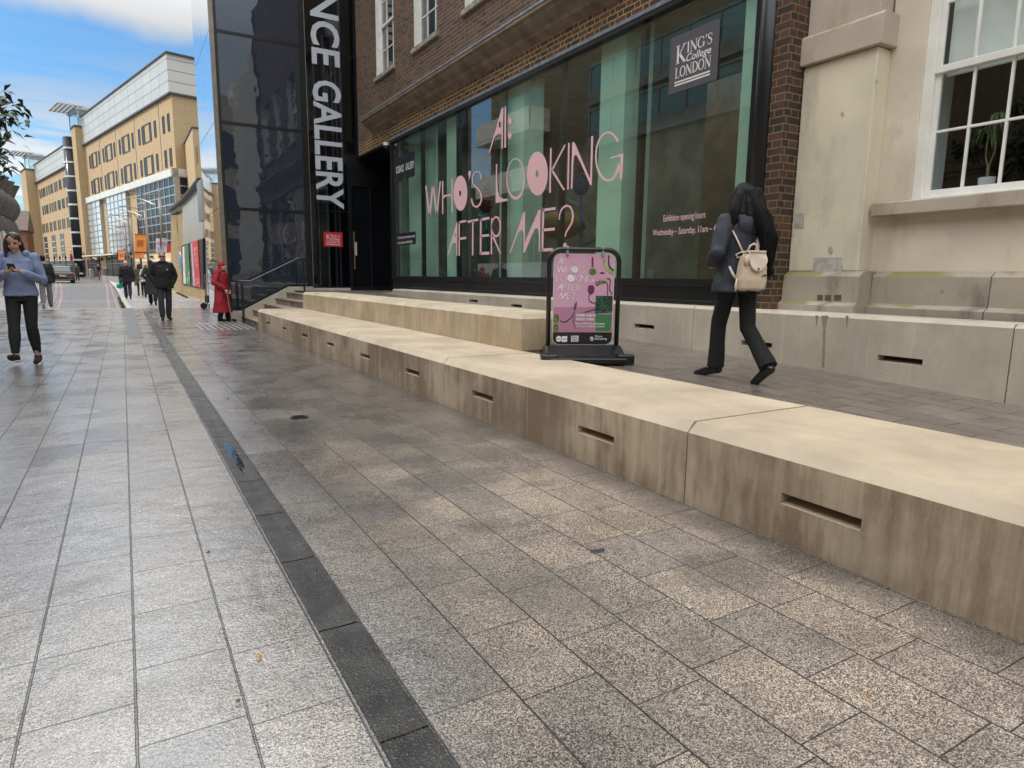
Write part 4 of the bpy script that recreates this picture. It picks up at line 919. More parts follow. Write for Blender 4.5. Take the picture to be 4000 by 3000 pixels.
m, t = begin('far_glass_bright'); finish(t, (.60, .63, .66), .12, .45, t.bump(t.noise(t.n('TexCoord').outputs['Object'], .4, 2), .05, .1), .9)  # white cloud reflection put into the pale base colour
glass('lantern_glass', (.75, .88, .9), .15)
HA = R_(13.3); q = ray(685, 600); q.z = 0; q.normalize(); HP0 = Vector((q.x*78, q.y*78, 0)); HD = Vector((-math.sin(HA), math.cos(HA), 0)); HN = Vector((-math.cos(HA), -math.sin(HA), 0))
hs = thing('hospital_building', HP0, 'large sunlit tan brick hospital with grey attic panels and glazed bays closing the street', 'building'); hs.rotation_euler = (0, 0, HA)
def ht(px, py, out=0.):
    p = PP(px, py, HP0+HN*out, HN); return ((p-HP0).dot(HD), p.z)
zA0, zA1 = ht(640, 378)[1], ht(640, 222)[1]; zA0 = ht(685, 352)[1]; zA1 = ht(674, 194)[1]; zBt = ht(672, 690, .35)[1]; zBb = ht(672, 972, .35)[1]
tL = ht(327, 540)[0]; zG = .35
# projecting stair shaft beside the near block: how far it stands out follows from its side face
def outof(pxin, pxout, py):
    tt, z_ = ht(pxin, py)
    for i in range(1, 400):
        o = i*.05; p = HP0+HD*tt+HN*o+Vector((0, 0, z_)); qx = (p-EYEP); zc = qx.dot(FW)
        if CX+FPX*qx.dot(RT)/zc < pxout: return o
    return 4.
def hbox(mb, t0, t1, z0, z1, x0, x1, mi=0): mb.box(x0, x1, t0, t1, z0, z1, mi)
mb = MB(); hbox(mb, 0, tL, zG, zA0-.15, 0, 26); mb.build('wall', MATS['tan_brick'], hs, True)
mb = MB(); hbox(mb, .25, tL, zA0, zA1, -.15, 26); mb.build('attic_cladding', MATS['attic_panel'], hs, True)
mb = MB(); hbox(mb, -.25, tL, zA0-.149, zA0-.001, -.3, 26); hbox(mb, -.05, tL, zA1+.001, zA1+.12, -.3, 26, 0); mb.build('attic_trim', MATS['dark_trim'], hs, True)
def window(t0, t1, z0, z1, out=.0, bars=(), nm='window', m='win_dark'):
    fr = MB(); x = -.05-out; b = .045
    fr.box(x, x+.05, t0-b, t0, z0-b, z1+b); fr.box(x, x+.05, t1, t1+b, z0-b, z1+b); fr.box(x, x+.05, t0, t1, z1, z1+b); fr.box(x-.04, x+.05, t0, t1, z0-b, z0)
    for z in bars: fr.box(x, x+.05, t0, t1, z-.05, z+.05, 1)
    w_ = fr.build(nm, [MATS['dark_trim'], MATS['pale_band']], hs, True)
    p = MB(); p.face([(x+.025, t0, z0), (x+.025, t1, z0), (x+.025, t1, z1), (x+.025, t0, z1)]); p.build('pane', MATS[m], w_, True)
s1 = lambda a: a/2.37
rows = [(ht(s1(1530), s1(1225))[1], ht(s1(1530), s1(1070))[1]), (ht(s1(1545), s1(1548))[1], ht(s1(1545), s1(1390))[1])]
for z0, z1 in rows:
    for c in (1566, 1518, 1437, 1285, 1222, 1097, 1045, 938, 896, 808):
        tc = ht(s1(c), 500)[0]; window(tc-.3, tc+.3, z0, z1)
    for a, b in ((1318, 1400), (1125, 1192), (962, 1024), (828, 878)):
        ta, tb = ht(s1(b), 520)[0], ht(s1(a), 520)[0]
        window(ta-.1, ta+.5, z0, z1); window(tb-.9, tb+.1, z0, z1)
        [MB().box(-.06, .01, ta-.1, tb+.1, q0, q1).build('window_surround', MATS['dark_trim'], hs, True) for q0, q1 in ((z1+.07, z1+.17), (z0-.2, z0-.1))]
for c in (1475, 1240, 1060, 905): jm = MB(); tc = ht(s1(c), 480)[0]; jm.box(-.02, .01, tc-.06, tc+.06, zBt+.8, zA0-.16); jm.build('movement_joint', MATS['dark_trim'], hs, True)
# glazed bays of the two lower floors
zb0, zb1 = ht(520, 820)[1], 0

mb = MB(); hbox(mb, -.5, tL-.5, zBt, zBt+.75, -.55, .02); hbox(mb, -.5, -.001, zBt, zBt+.75, -.55, 26); mb.build('glazing_head', MATS['pale_band'], hs, True)
def curtain(t0, t1, cols, rws, m, nm='glazed_bay', z0=zBb, z1=zBt-.02, out=.35):
    f = MB()
    for i in range(cols+1): tt = t0+(t1-t0)*i/cols; f.box(-out-.06, -out+.06, tt-.07, tt+.07, z0, z1)
    for j in range(rws+1): zz = z0+(z1-z0)*j/rws; f.box(-out-.05, -out+.05, t0, t1, zz-.06, zz+.06)
    f.box(-out, .0, t0-.1, t0+.02, z0, z1); f.box(-out, .0, t1-.02, t1+.1, z0, z1)
    o = f.build(nm, MATS['steel'], hs, True)
    p = MB(); p.face([(-out, t0, z0), (-out, t1, z0), (-out, t1, z1), (-out, t0, z1)]); p.build('pane', MATS[m], o, True)
tt = lambda px, py=880: ht(px, py, .35)[0]
curtain(tt(397), tt(318), 5, 9, 'far_glass_bright'); curtain(tt(501), tt(423), 5, 9, 'far_glass_bright'); curtain(-.3, tt(538, 800), 8, 8, 'far_glass')
f = MB()
for i in range(9): f.box(i*3., i*3.+.12, -.42, -.28, zBb, zBt-.02)
for j in range(9): zz = zBb+(zBt-zBb-.02)*j/8; f.box(-.3, 24, -.41, -.29, zz-.06, zz+.06)
o = f.build('glazed_bay', MATS['steel'], hs, True); p = MB(); p.face([(-.3, -.35, zBb), (24, -.35, zBb), (24, -.35, zBt), (-.3, -.35, zBt)]); p.build('pane', MATS['far_glass'], o, True)
mb = MB(); hbox(mb, -.6, tL, zBb-.3, zBb-.02, -.55, -.005); mb.build('glazing_sill', MATS['dark_trim'], hs, True)
mb = MB(); hbox(mb, -.55, tL-.6, zG, zBb-.31, -.45, -.004); mb.build('lower_wall', MATS['tan_render'], hs, True)
mb = MB()
for z in (1.5, 2.6): hbox(mb, -.5, tL-.6, z, z+.16, -.50, -.455)
mb.build('string_course', MATS['string_white'], hs, True)
ta, tb = tt(510, 1000), tt(432, 1000)
mb = MB(); hbox(mb, ta, tb, zG, 3.3, -.53, -.46); mb.build('entrance_opening', MATS['win_dark'], hs, True)
mb = MB(); hbox(mb, tt(505, 960), tt(375, 960), 3.45, 3.62, -2.2, -.5); mb.build('entrance_canopy', MATS['pale_band'], hs, True)
for px in (312, 341, 369, 403, 428, 600):
    a = tt(px, 985); MB().box(-.75, -.46, a-.14, a+.14, 2.95, 3.25).build('wall_light', MATS['dark_trim'], hs, True, bevel=.05)
# stair shafts with glass lanterns and louvred canopies
o1 = outof(327, 296, 560)
def shaft(t0, t1, o, z1, nm='stair_shaft'):
    mb = MB(); mb.box(-o, 2, t0, t1, zG, z1); mb.build(nm, MATS['tan_brick'], hs, True)
    mb = MB(); mb.box(-o-.12, 2, t0-.12, t1+.12, z1+.001, z1+.22); mb.build('coping', MATS['dark_trim'], hs, True)
def lantern(t0, t1, o, z0, h, lw):
    mb = MB(); mb.box(-o, 3, t0, t1, z0, z0+h); mb.build('lantern_glazing', MATS['lantern_glass'], hs, True)
    f = MB()
    for x in (-o, -o+2.2, 1.5, 3): f.box(x-.07, x+.07, t0-.07, t0+.07, z0, z0+h); f.box(x-.07, x+.07, t1-.07, t1+.07, z0, z0+h)
    f.box(-o-.3, 3.3, t0-.3, t1+.3, z0+h, z0+h+.3); f.build('lantern_frame', MATS['steel'], hs, True)
    lf = MB(); x = -o-lw
    while x < -o+1.: lf.obox((x, (t0+t1)/2, z0+h+.5), (1, 0, .35), (0, 1, 0), (-.35, 0, 1), .30, (t1-t0)/2+.6, .03); x += .55
    for tq in (t0-.5, t1+.5): lf.bar((-o-lw-.2, tq, z0+h+.42), (1.5, tq, z0+h+.42), .1, .12)
    lf.build('louvre_canopy', MATS['pale_band'], hs, True)
zt1 = ht(300, 487, o1)[1]
ta1 = ht(281.5, 560, o1)[0]; ta2 = ht(267, 560, o1)[0]; ta3 = ht(252, 560, o1)[0]; tm = (ta1+ta2)/2; rt_ = (ta2-ta1)*.42
shaft(tL, ta1, o1, zt1); shaft(ta2, ta3, o1, zt1-2.4)
tb_ = MB(); tb_.tube([(-o1+.1, tm, zG), (-o1+.1, tm, zt1-1)], rt_, 12); o = tb_.build('glass_stair_tube', MATS['far_glass'], hs, True, True)
zz = 1.
while zz < zt1-1: MB().tube([(-o1+.1, tm, zz), (-o1+.1, tm, zz+.25)], rt_+.06, 12).build('tube_ring', MATS['pale_band'], o, True); zz += 2.0
lantern(tL+.5, ta2+1, o1-.6, zt1+.25, 2.2, 2.2)
# far block
tF0, tF1 = ta3, ht(141, 700)[0]
zF0, zF1 = ht(200, 706)[1], ht(200, 625)[1]; zF0 = ht(240, 653)[1]; zF1 = ht(240, 600)[1]+1.
zf = (ht(146, 718)[1]+ht(256, 645)[1])/2; zfu = (ht(148, 648)[1]+ht(250, 562)[1])/2
mb = MB(); hbox(mb, tL+5, tF1, zG, zf-.15, .0, 20); mb.build('wall', MATS['tan_brick'], hs, True)
mb = MB(); hbox(mb, tL+5, tF1, zf, zfu, -.15, 20); mb.build('attic_cladding', MATS['attic_panel'], hs, True)
mb = MB(); hbox(mb, tL+5, tF1, zf-.149, zf-.001, -.35, 20); hbox(mb, tL+5, tF1, zfu+.001, zfu+.12, -.3, 20); mb.build('attic_trim', MATS['dark_trim'], hs, True)
s6 = lambda a: a/4.148
def zr(x, ya, yb): return ht(s6(x), 600+s6(yb))[1], ht(s6(x), 600+s6(ya))[1]
for xs_, ya, yb in (((1075, 1045, 993, 895, 850, 760, 722, 645), 380, 535), ((1105, 1070, 1018, 925, 878, 785, 745, 668), 715, 865)):
    z0, z1 = zr(1070, ya, yb)
    for c in xs_: tc = ht(s6(c), 740)[0]; window(tc-.45, tc+.45, z0, z1)
    for a, b in ((918, 975), (788, 832), (668, 706)):
        dxx = 24 if ya > 600 else 0
        ta, tb = ht(s6(b+dxx), 740)[0], ht(s6(a+dxx), 740)[0]; window(ta, ta+.5, z0, z1); window(tb-.9, tb, z0, z1)
z0, z1 = zr(1115, 1035, 1190)
for c in (1130, 1098, 1048, 1018, 975, 945, 900, 875, 835, 810, 770, 745, 715, 690): tc = ht(s6(c), 870)[0]; window(tc-.35, tc+.35, z0, z1)
z1 = zr(1010, 1300, 1500)[1]
for a, b in ((985, 1040), (848, 903), (722, 768)):
    ta, tb = ht(s6(b), 940)[0], ht(s6(a), 940)[0]; window(ta, tb, 1.6, z1, 0, [1.6+(z1-1.6)*k/6 for k in range(1, 6)], 'stair_window', 'far_glass')
mb = MB(); hbox(mb, ta3, tF1, 3.1, 3.3, -.06, -.003); mb.build('string_course', MATS['string_white'], hs, True)
o2 = outof(141, 103, 760); zt2 = ht(115, 650, o2)[1]
tb1 = ht(88, 760, o2)[0]
shaft(tF1, tb1, o2, zt2); lantern(tF1+.5, tb1-.5, o2-.8, zt2+.25, 2.4, 2.2)
# wing seen between the hospital and the tower
wp = PD(751, 500, 60); wv = (wp-EYEP); wing = thing('hospital_wing', (wp.x, wp.y, 0), 'narrow tan brick wing with one slit window beside the mirror side of the black tower', 'building')
MB().box(wp.x, wp.x+8, wp.y, wp.y+14, .2, wp.z).build('wall', MATS['tan_brick'], wing)
MB().box(wp.x-.1, wp.x+8, wp.y-.1, wp.y+14, wp.z+.001, wp.z+.12).build('coping', MATS['dark_trim'], wing)
a = PY(767, 570, wp.y); b = PY(773, 640, wp.y); MB().box(a.x, b.x, wp.y-.05, wp.y-.01, b.z, a.z).build('window', MATS['win_dark'], wing)

# ---------------------------------------------------------------- brick and steel garden wall on the right
brick('yellow_brick', [(.42, .31, .14), (.36, .26, .12), (.46, .35, .17), (.30, .21, .10), (.40, .29, .15)], (.26, .21, .13), w=.225, h=.075, ms=.012, bumpst=.5, dirt=.25)
A, B = Vector((2.725, 49.9, 0)), Vector((3.129, 33.04, 0)); wd = (B-A).normalized(); wn = Vector((-wd.y, wd.x, 0))
if wn.x > 0: wn = -wn
gw = thing('street_wall', (2.95, 40, 0), 'curved-topped yellow brick wall clad in steel panels with a framed row of posters', 'wall')
def wz(px, py): return PP(px, py, A, wn)
def wprism(name, pts, th, m, par=gw, out=0.):
    P = [wz(*p)+wn*out for p in pts]; mb = MB(); mb.prism(P, -wn*th); return mb.build(name, m, par)
rim = [(667, 824), (680, 815), (695, 805), (712, 793), (728, 780), (745, 762), (762, 742), (778, 722), (797, 700)]
wprism('brick_end', [(668, 1146), (713, 1160), (713, 830), (701, 838), (668, 840)], .5, MATS['yellow_brick'])
wprism('brick_base', [(713, 1160), (800, 1182), (800, 1127), (713, 1112)], .5, MATS['yellow_brick'], out=.001)
wprism('steel_cladding', [(713.3, 958), (713.3, 800)]+[(x, y+8) for x, y in rim[4:]]+[(797, 930)], .5, MATS['brushed_panel'], out=.003)
wprism('coping_band', [(x, y+16) for x, y in rim]+[(x, y+4) for x, y in rim[::-1]], .5, MATS['pale_band'], out=.02)
wprism('coping', [(x-1, y+4) for x, y in rim]+[(x-1, y-4) for x, y in rim[::-1]], .8, MATS['dark_trim'], out=.25)
wprism('poster_frame', [(711.5, 962), (797, 932), (800, 1128), (717, 1111)], .2, MATS['black_panel'], out=.06)
mat('poster_green', (.045, .19, .07), .4, .05); mat('poster_red', (.50, .035, .05), .4, .05); mat('poster_pale', (.66, .55, .57), .4, .25, 3.); mat('poster_mauve', (.42, .34, .42), .4, .2, 3.)
for m_, lab, pts in (('poster_pale', 'pale pink strip', [(718.5, 966), (727, 961), (733, 1109), (724, 1107)]), ('poster_green', 'green', [(727, 961), (742.5, 952), (751, 1113), (733, 1109)]), ('poster_mauve', 'mauve', [(752, 951), (759, 947), (770, 1117), (762, 1115)]), ('poster_red', 'red', [(759, 947), (780, 937), (791, 1122), (770, 1117)])):
    po = wprism('poster', pts, .02, MATS[m_], None, out=.09); tag(po, {'pale pink strip': 'narrow pale pink poster left of the green one in the wall frame', 'green': 'green poster with white lettering in the wall frame', 'mauve': 'narrow mauve poster between the green and the red ones', 'red': 'red poster with thin white glyphs in the wall frame'}[lab], 'poster', 'posters in the wall frame')
    if lab in ('green', 'red'):
        g_ = MB(); base = {'green': [(744, 1062, 5, 14), (740, 1085, 8, 18)], 'red': [(768, 968, 9, 16), (768, 990, 7, 14), (772, 1010, 6, 14), (775, 1032, 5, 12), (776, 1088, 7, 8), (777, 1102, 7, 8)]}[lab]
        for (x, y, w_, h_) in base:
            for lp in ([(x, y), (x, y+h_), (x+1.2, y+h_), (x+1.2, y)], [(x, y), (x+w_, y-.5), (x+w_, y+1), (x, y+1.5)], [(x+w_*.7, y+h_*.4), (x+w_, y+h_*.4), (x+w_, y+h_*.5), (x+w_*.7, y+h_*.5)]):
                g_.face([wz(*p_)+wn*.092 for p_ in lp])
        o_ = g_.build('lettering', MATS['logo_white'], po)
mat('plaque_blue', (.03, .26, .62), .35, .05); mat('plaque_rim', (.72, .72, .70), .4)
c0 = wz(708, 1022); rr = (wz(708, 990)-wz(708, 1022)).length
pq = thing('blue_plaque', c0, 'round blue plaque with a white rim on the yellow brick wall', 'plaque')
MB().cyl(c0+wn*.01, c0+wn*.07, rr, 28).build('rim', MATS['plaque_rim'], pq); MB().cyl(c0+wn*.075, c0+wn*.08, rr*.9, 28).build('disc', MATS['plaque_blue'], pq)
MB().box(2.26, 2.9, 22.8, 24.0, 2.88, 4.08).build('x', MATS['brushed_panel'], tw).name = 'canopy_box'
MB().box(3.2, 3.5, 22.8, 32.9, 0, 3.0).build('side_cladding', MATS['brushed_panel'], tw)

# ---------------------------------------------------------------- street lamps, banners and signs
mat('lamp_grey', (.17, .15, .135), .45, .1, 4., metal=.4); mat('reflector', (.58, .50, .40), .4, .05)
LAMPS = [(620, 734, 37, 'nearest'), (563, 789, 45, 'second'), (507, 823, 52, 'third'), (486, 868, 66, 'fourth'), (417, 941, 95, 'fifth'), (356, 946, 98, 'sixth'), (289, 957, 107, 'seventh')]
lampl = ['nearest tall grey street lamp with a white wing reflector, above the man in black', 'tall grey street lamp carrying the big orange banner', 'grey street lamp with a wing reflector against the bright hospital glazing', 'thin grey street lamp carrying the orange banner by the dark entrance', 'distant grey street lamp carrying a red banner with white lines', 'distant grey street lamp carrying an orange banner above the black fence', 'farthest grey street lamp carrying a red banner above the car']
for (px, py, D, _), lb in zip(LAMPS, lampl):
    top = PD(px, py, D); zb = gz(top.y); b = Vector((top.x, top.y, zb)); o = thing('street_lamp', b, lb, 'street lamp', 'street lamps along the right footway')
    H = top.z-zb; lf = -RT.copy(); lf.z = 0; lf.normalize()
    MB().tube([b, b+Vector((0, 0, H*.45)), top], [.10, .085, .065], 10).build('pole', MATS['lamp_grey'], o, smooth=True)
    MB().tube([top-Vector((0, 0, .35)), top-Vector((0, 0, .42))+lf*.6, top-Vector((0, 0, .3))+lf*1.7], .035, 7).box(top.x-.06, top.x+.06, top.y-.06, top.y+.06, top.z-.55, top.z-.2).build('arm', MATS['lamp_grey'], o)
    rf = MB(); N_ = 8; sd = Vector((lf.y, -lf.x, 0))
    for i in range(N_):
        u0, u1 = i/N_, (i+1)/N_
        f_ = lambda u: top+lf*(.35+1.35*u)+Vector((0, 0, -.92+.75*u-.38*u*u))
        rf.obox((f_(u0)+f_(u1))/2, f_(u1)-f_(u0), sd, (f_(u1)-f_(u0)).cross(sd), (f_(u1)-f_(u0)).length/2+.004, .22, .02)
    rf.build('reflector', MATS['reflector'], o)
    hd = MB(); hp = top-Vector((0, 0, .45*H))+lf*.25; hd.tube([top-Vector((0, 0, .45*H)), hp], .02, 6); hd.tube([hp+Vector((0, 0, .06)), hp-Vector((0, 0, .1))], [.05, .11], 8); hd.build('spotlight', MATS['dark_trim'], o)
mat('banner_orange', (.62, .19, .02), .6, .08, 2.); mat('banner_red', (.50, .025, .03), .6, .08, 2.); mat('banner_ink', (.20, .045, .02), .6)
BAN = [(527, 571, 914, 984, 44.8, 'banner_orange', 4, 'banner_ink', 'largest orange banner with four dark lines of text on the second lamp'), (526, 562, 986, 1008, 51.8, 'banner_orange', 1, 'banner_red', 'orange banner half hidden under the largest one'), (462, 486, 978, 1016, 65.8, 'banner_orange', 4, 'banner_ink', 'orange banner in front of the dark hospital entrance'), (396, 417, 984, 1016, 94.8, 'banner_red', 3, 'logo_white', 'red banner with white lines right of the cyclist'), (335, 354, 990, 1020, 97.8, 'banner_orange', 2, 'banner_red', 'small orange banner left of the cyclist'), (272, 289, 992, 1018, 106.8, 'banner_red', 2, 'logo_white', 'small red banner above the dark car')]
for x0, x1, y0, y1, D, m_, nl, ink, lb in BAN:
    p = [PD(x0, y0, D), PD(x1, y0, D), PD(x1, y1, D), PD(x0, y1, D)]; o = thing('banner', p[3], lb, 'banner', 'banners on the street lamps')
    MB().prism(p, FW*.03).build('cloth', MATS[m_], o)
    l_ = MB()
    for k in range(nl):
        yy = y0+(y1-y0)*(.36+.09*k); l_.face([PD(x0+(x1-x0)*.18, yy, D-.02), PD(x0+(x1-x0)*(.8-.1*(k % 2)), yy, D-.02), PD(x0+(x1-x0)*(.8-.1*(k % 2)), yy+(y1-y0)*.045, D-.02), PD(x0+(x1-x0)*.18, yy+(y1-y0)*.045, D-.02)])
    l_.build('lettering', MATS[ink], o)
    MB().tube([p[0]-RT*.0, p[1]+RT*.12], .03, 6).tube([p[3], p[2]+RT*.12], .03, 6).build('bracket', MATS['dark_trim'], o)
D = 30.5; o = thing('smoking_sign', PD(630, 1150, D), 'white hospital sign with two red no smoking circles behind the man in black', 'sign')
mat('sign_face', (.58, .60, .64), .45, .03); mat('sign_red', (.55, .03, .05), .5); mat('sign_ink', (.12, .13, .18), .6); mat('nhs_blue', (.03, .12, .42), .5)
MB().prism([PD(609, 931, D), PD(650, 931, D), PD(650, 986, D), PD(609, 986, D)], FW*.03).build('panel', MATS['sign_face'], o)
MB().prism([PD(647, 955, D+.3), PD(667, 955, D+.3), PD(667, 984, D+.3), PD(647, 984, D+.3)], FW*.03).build('red_notice', MATS['banner_red'], o)
s_ = MB()
for cx in (621, 639.5):
    rg = lambda r, n=20: [PD(cx+r*math.cos(2*math.pi*k/n), 952+r*math.sin(2*math.pi*k/n), D-.02) for k in range(n)]
    a_, b_ = rg(8.4), rg(6.8)
    for k in range(20): s_.face([a_[k], a_[(k+1) % 20], b_[(k+1) % 20], b_[k]])
    s_.face([PD(cx-6, 946.5, D-.02), PD(cx-4.8, 945.5, D-.02), PD(cx+6, 957.5, D-.02), PD(cx+4.8, 958.5, D-.02)])
s_.build('prohibition_ring', MATS['sign_red'], o)
s_ = MB()
for cx in (621, 639.5): s_.face([PD(cx-5, 951, D-.015), PD(cx+5, 951, D-.015), PD(cx+5, 953, D-.015), PD(cx-5, 953, D-.015)])
for k in range(5): s_.face([PD(613, 965+k*4, D-.02), PD(646-(k % 2)*5, 965+k*4, D-.02), PD(646-(k % 2)*5, 966.3+k*4, D-.02), PD(613, 966.3+k*4, D-.02)])
s_.build('lettering', MATS['sign_ink'], o); s_ = MB(); s_.face([PD(641, 934.5, D-.02), PD(648, 934.5, D-.02), PD(648, 937.5, D-.02), PD(641, 937.5, D-.02)]); s_.build('emblem', MATS['nhs_blue'], o)
p = PD(631, 986, D+.06); MB().cyl((p.x, p.y, gz(p.y)), (p.x, p.y, p.z+.8), .04, 8).build('pole', MATS['lamp_grey'], o)
D = 62; tp = PD(537, 850, D); o = thing('heritage_lamp', (tp.x, tp.y, gz(tp.y)), 'black old fashioned lamp post with a swan neck lantern', 'street lamp')
MB().tube([(tp.x, tp.y, gz(tp.y)), (tp.x, tp.y, 2.2), (tp.x, tp.y, tp.z-.1)], [.14, .09, .06], 10).build('pole', MATS['black_metal'], o)
MB().tube([tp-Vector((0, 0, .1)), tp-RT*.3+Vector((0, 0, .35)), tp-RT*.8+Vector((0, 0, .4)), tp-RT*.95+Vector((0, 0, .1))], .03, 7).tube([tp-RT*0+RT*.5+Vector((0, 0, .2)), tp+RT*.5-Vector((0, 0, .05))], [.12, .32], 10).build('lantern', MATS['black_metal'], o)

# ---------------------------------------------------------------- black fences, far left buildings
mat('fence_black', (.014, .014, .016), .45, .3, 1.)
def fence(name, pa, pb, D0, D1, yt0, yt1, lab, n, slot=True):
    a, b = PD(pa, yt0, D0), PD(pb, yt1, D1); o = thing(name, (a+b)/2*1.0, lab, 'fence'); o.location.z = gz(a.y)
    u = (b-a); u.z = 0; L = u.length; u.normalize(); v_ = Vector((-u.y, u.x, 0)); P = lambda s, z: Vector((a.x+u.x*s, a.y+u.y*s, z))
    zt0, zb0 = min(a.z, b.z), gz(a.y)-.1
    mb = MB(); mb.prism([P(0, zb0), P(L, zb0), P(L, zt0), P(0, zt0)], v_*.12); mb.build('boarding', MATS['fence_black'], o)
    mb = MB()
    for k in range(n+1):
        q_ = P(L*k/n, zt0); mb.tube([P(L*k/n, zb0), q_+Vector((0, 0, .45))], .07, 6); mb.ell(q_+Vector((0, 0, .5)), .17, .17, .17, 8, 6); mb.tube([q_+Vector((0, 0, .6)), q_+Vector((0, 0, .95))], [.12, .01], 6)
    mb.build('finial_post', MATS['fence_black'], o)
    mb = MB(); mb.bar(P(0, zt0-.55)-v_*.02, P(L, zt0-.55)-v_*.02, .06, .09); mb.bar(P(0, zt0-.95)-v_*.02, P(L, zt0-.95)-v_*.02, .06, .06); mb.build('rail', MATS['lamp_grey'], o)
fence('boarded_fence', 172, 387, 112, 92, 1021, 1011, 'long black boarded fence with spiked finials in front of the hospital', 9)
fence('boarded_gate', 416, 512, 84, 74, 1012, 1008, 'black boarded gate with spiked finials under the orange banner', 4)
mat('concrete_grey', (.19, .19, .185), .7, .15, 3.)
mb = MB(); a, b = PZ(395, 1092, .4), PZ(470, 1107, .3); mb.bar(a+Vector((0, 0, .25)), b+Vector((0, 0, .3)), .3, .55); tag(mb.build('low_wall', MATS['concrete_grey']), 'low grey wall under the black gate', 'wall')
for px, D, lb in ((364, 88, 'left one of two grey bins beside the cyclist'), (405, 80, 'right one of two grey bins beside the cyclist')):
    b = PD(px, 1085, D); b.z = gz(b.y); o = thing('litter_bin', b, lb, 'bin', 'grey street bins by the black fence')
    MB().tube([b, b+Vector((0, 0, 1.05))], [.42, .46], 16).build('body', MATS['concrete_grey'], o); MB().tube([b+Vector((0, 0, 1.051)), b+Vector((0, 0, 1.2))], [.47, .36], 16).build('lid', MATS['dark_trim'], o)

# scale-clad car park on the left
mat('scale_panel', (.036, .032, .030), .6, .25, 1.5, metal=.1); mat('pale_frame', (.36, .36, .34), .5, .1); mat('dark_cladding', (.018, .019, .022), .5, .2, 2.)
cp_ = thing('car_park', (-9, 50, 0), 'grey building clad in bulging scale panels at the left edge of the street', 'building')
MB().box(-16, -7.4, 41, 63.2, .2, 7.2).build('core', MATS['dark_cladding'], cp_)
yy = [42.5, 45.3, 48.1, 50.9, 53.7, 56.6, 59.3, 62.0]
for i, yc in enumerate(yy):
    for j in range(3):
        zb, zt_ = ((3.8, 5.25), (5.0, 6.75), (6.5, 7.5))[j]; mb = MB(); N_ = 9; M_ = 6; g_ = []
        for a in range(N_+1):
            row_ = []
            for b in range(M_+1):
                u_, w_ = a/N_, b/M_; bul = math.sin(math.pi*u_)**.8*((.45+.40*math.sin(math.pi*min(1, w_*.7+.3))), (.70+.38*math.sin(math.pi*w_)), (.72+.48*w_**1.2))[j]
                row_.append(Vector((-7.25+bul*.95, yc-1.55+3.1*u_, zb+(zt_-zb)*w_)))
            g_.append(row_)
        for a in range(N_):
            for b in range(M_): mb.face([g_[a][b], g_[a+1][b], g_[a+1][b+1], g_[a][b+1]])
        edge = [r_[-1] for r_ in g_]; edge2 = [r_[-1]-Vector((.25, 0, .04)) for r_ in g_]
        for a in range(N_): mb.face([edge[a], edge[a+1], edge2[a+1], edge2[a]])
        bmesh.ops.remove_doubles(mb.b, verts=mb.b.verts, dist=.001); mb.build('scale', MATS['scale_panel'], cp_, smooth=False)
for k, yv in enumerate((47.5, 52.3, 57., 61.)):
    mb = MB(); mb.box(-7.2, -6.6, yv-1.9, yv-1.6, .1, 3.9); mb.box(-7.2, -6.6, yv+1.4, yv+1.7, .1, 3.9); mb.box(-7.2, -6.6, yv-1.6, yv+1.4, 3.55, 3.9); mb.box(-7.19, -6.9, yv-1.6, yv+1.4, .1, 3.549, 1)
    mb.build('portal', [MATS['pale_frame'], MATS['dark_cladding']], cp_)
brick('red_brick', [(.22, .065, .035), (.26, .08, .045), (.18, .05, .03)], (.25, .2, .15), ms=.012, bumpst=.3); mat('roof_tile', (.09, .062, .05), .7, .3, 3.)
hp_ = PD(100, 872, 92); ho = thing('brick_house', (hp_.x, hp_.y, .3), 'red brick house with a brown tiled roof behind the scale-clad building', 'house')
MB().box(hp_.x-9, hp_.x, hp_.y, hp_.y+8, .2, hp_.z-1.).build('wall', MATS['red_brick'], ho)
mb = MB(); mb.prism([(hp_.x-9.2, hp_.y-.4, hp_.z-1.), (hp_.x-9.2, hp_.y+8.4, hp_.z-1.), (hp_.x-9.2, hp_.y+4, hp_.z+2.)], (9.4, 0, 0)); mb.build('roof', MATS['roof_tile'], ho)

# ---------------------------------------------------------------- buildings across the street and behind the camera (seen in the glass, and shading the place)
brick('flats_brick', [(.20, .14, .085), (.165, .115, .07), (.225, .155, .09)], (.20, .165, .115), ms=.012, bumpst=.3, dirt=.2)
m, t = begin('sky_pane'); finish(t, (.16, .30, .34), .03, .5, None, .9)
fl = thing('brick_flats', (-9, 12, 0), 'low dark brick block with white framed windows and pale balconies across the street', 'building')
tc_ = Vector((4, 10, 0))+40*Vector((SUNV.x, SUNV.y, 0)).normalized(); tk = thing('sun_blocking_slab', tc_, 'unseen tall brown brick slab added behind the low flats to shade the plaza', 'building'); tk.rotation_euler = (0, 0, -SUN_AZ)  # unseen slab added square to the sun, keeps the plaza in shade
MB().box(-19, 19, 0, 12, 0, 50).build('wall', MATS['flats_brick'], tk, True)
for i in range(12):
    for j in range(5): MB().box(-17+j*7.6, -14.6+j*7.6, -.06, -.01, 4+i*3.8, 5.8+i*3.8).build('window', MATS['win_dark'], tk, True)
MB().box(-18, -8.2, -14, 20.0, -.1, 11.2).box(-18, -8.2, 20.0, 37.0, -.1, 17).build('wall', MATS['flats_brick'], fl)
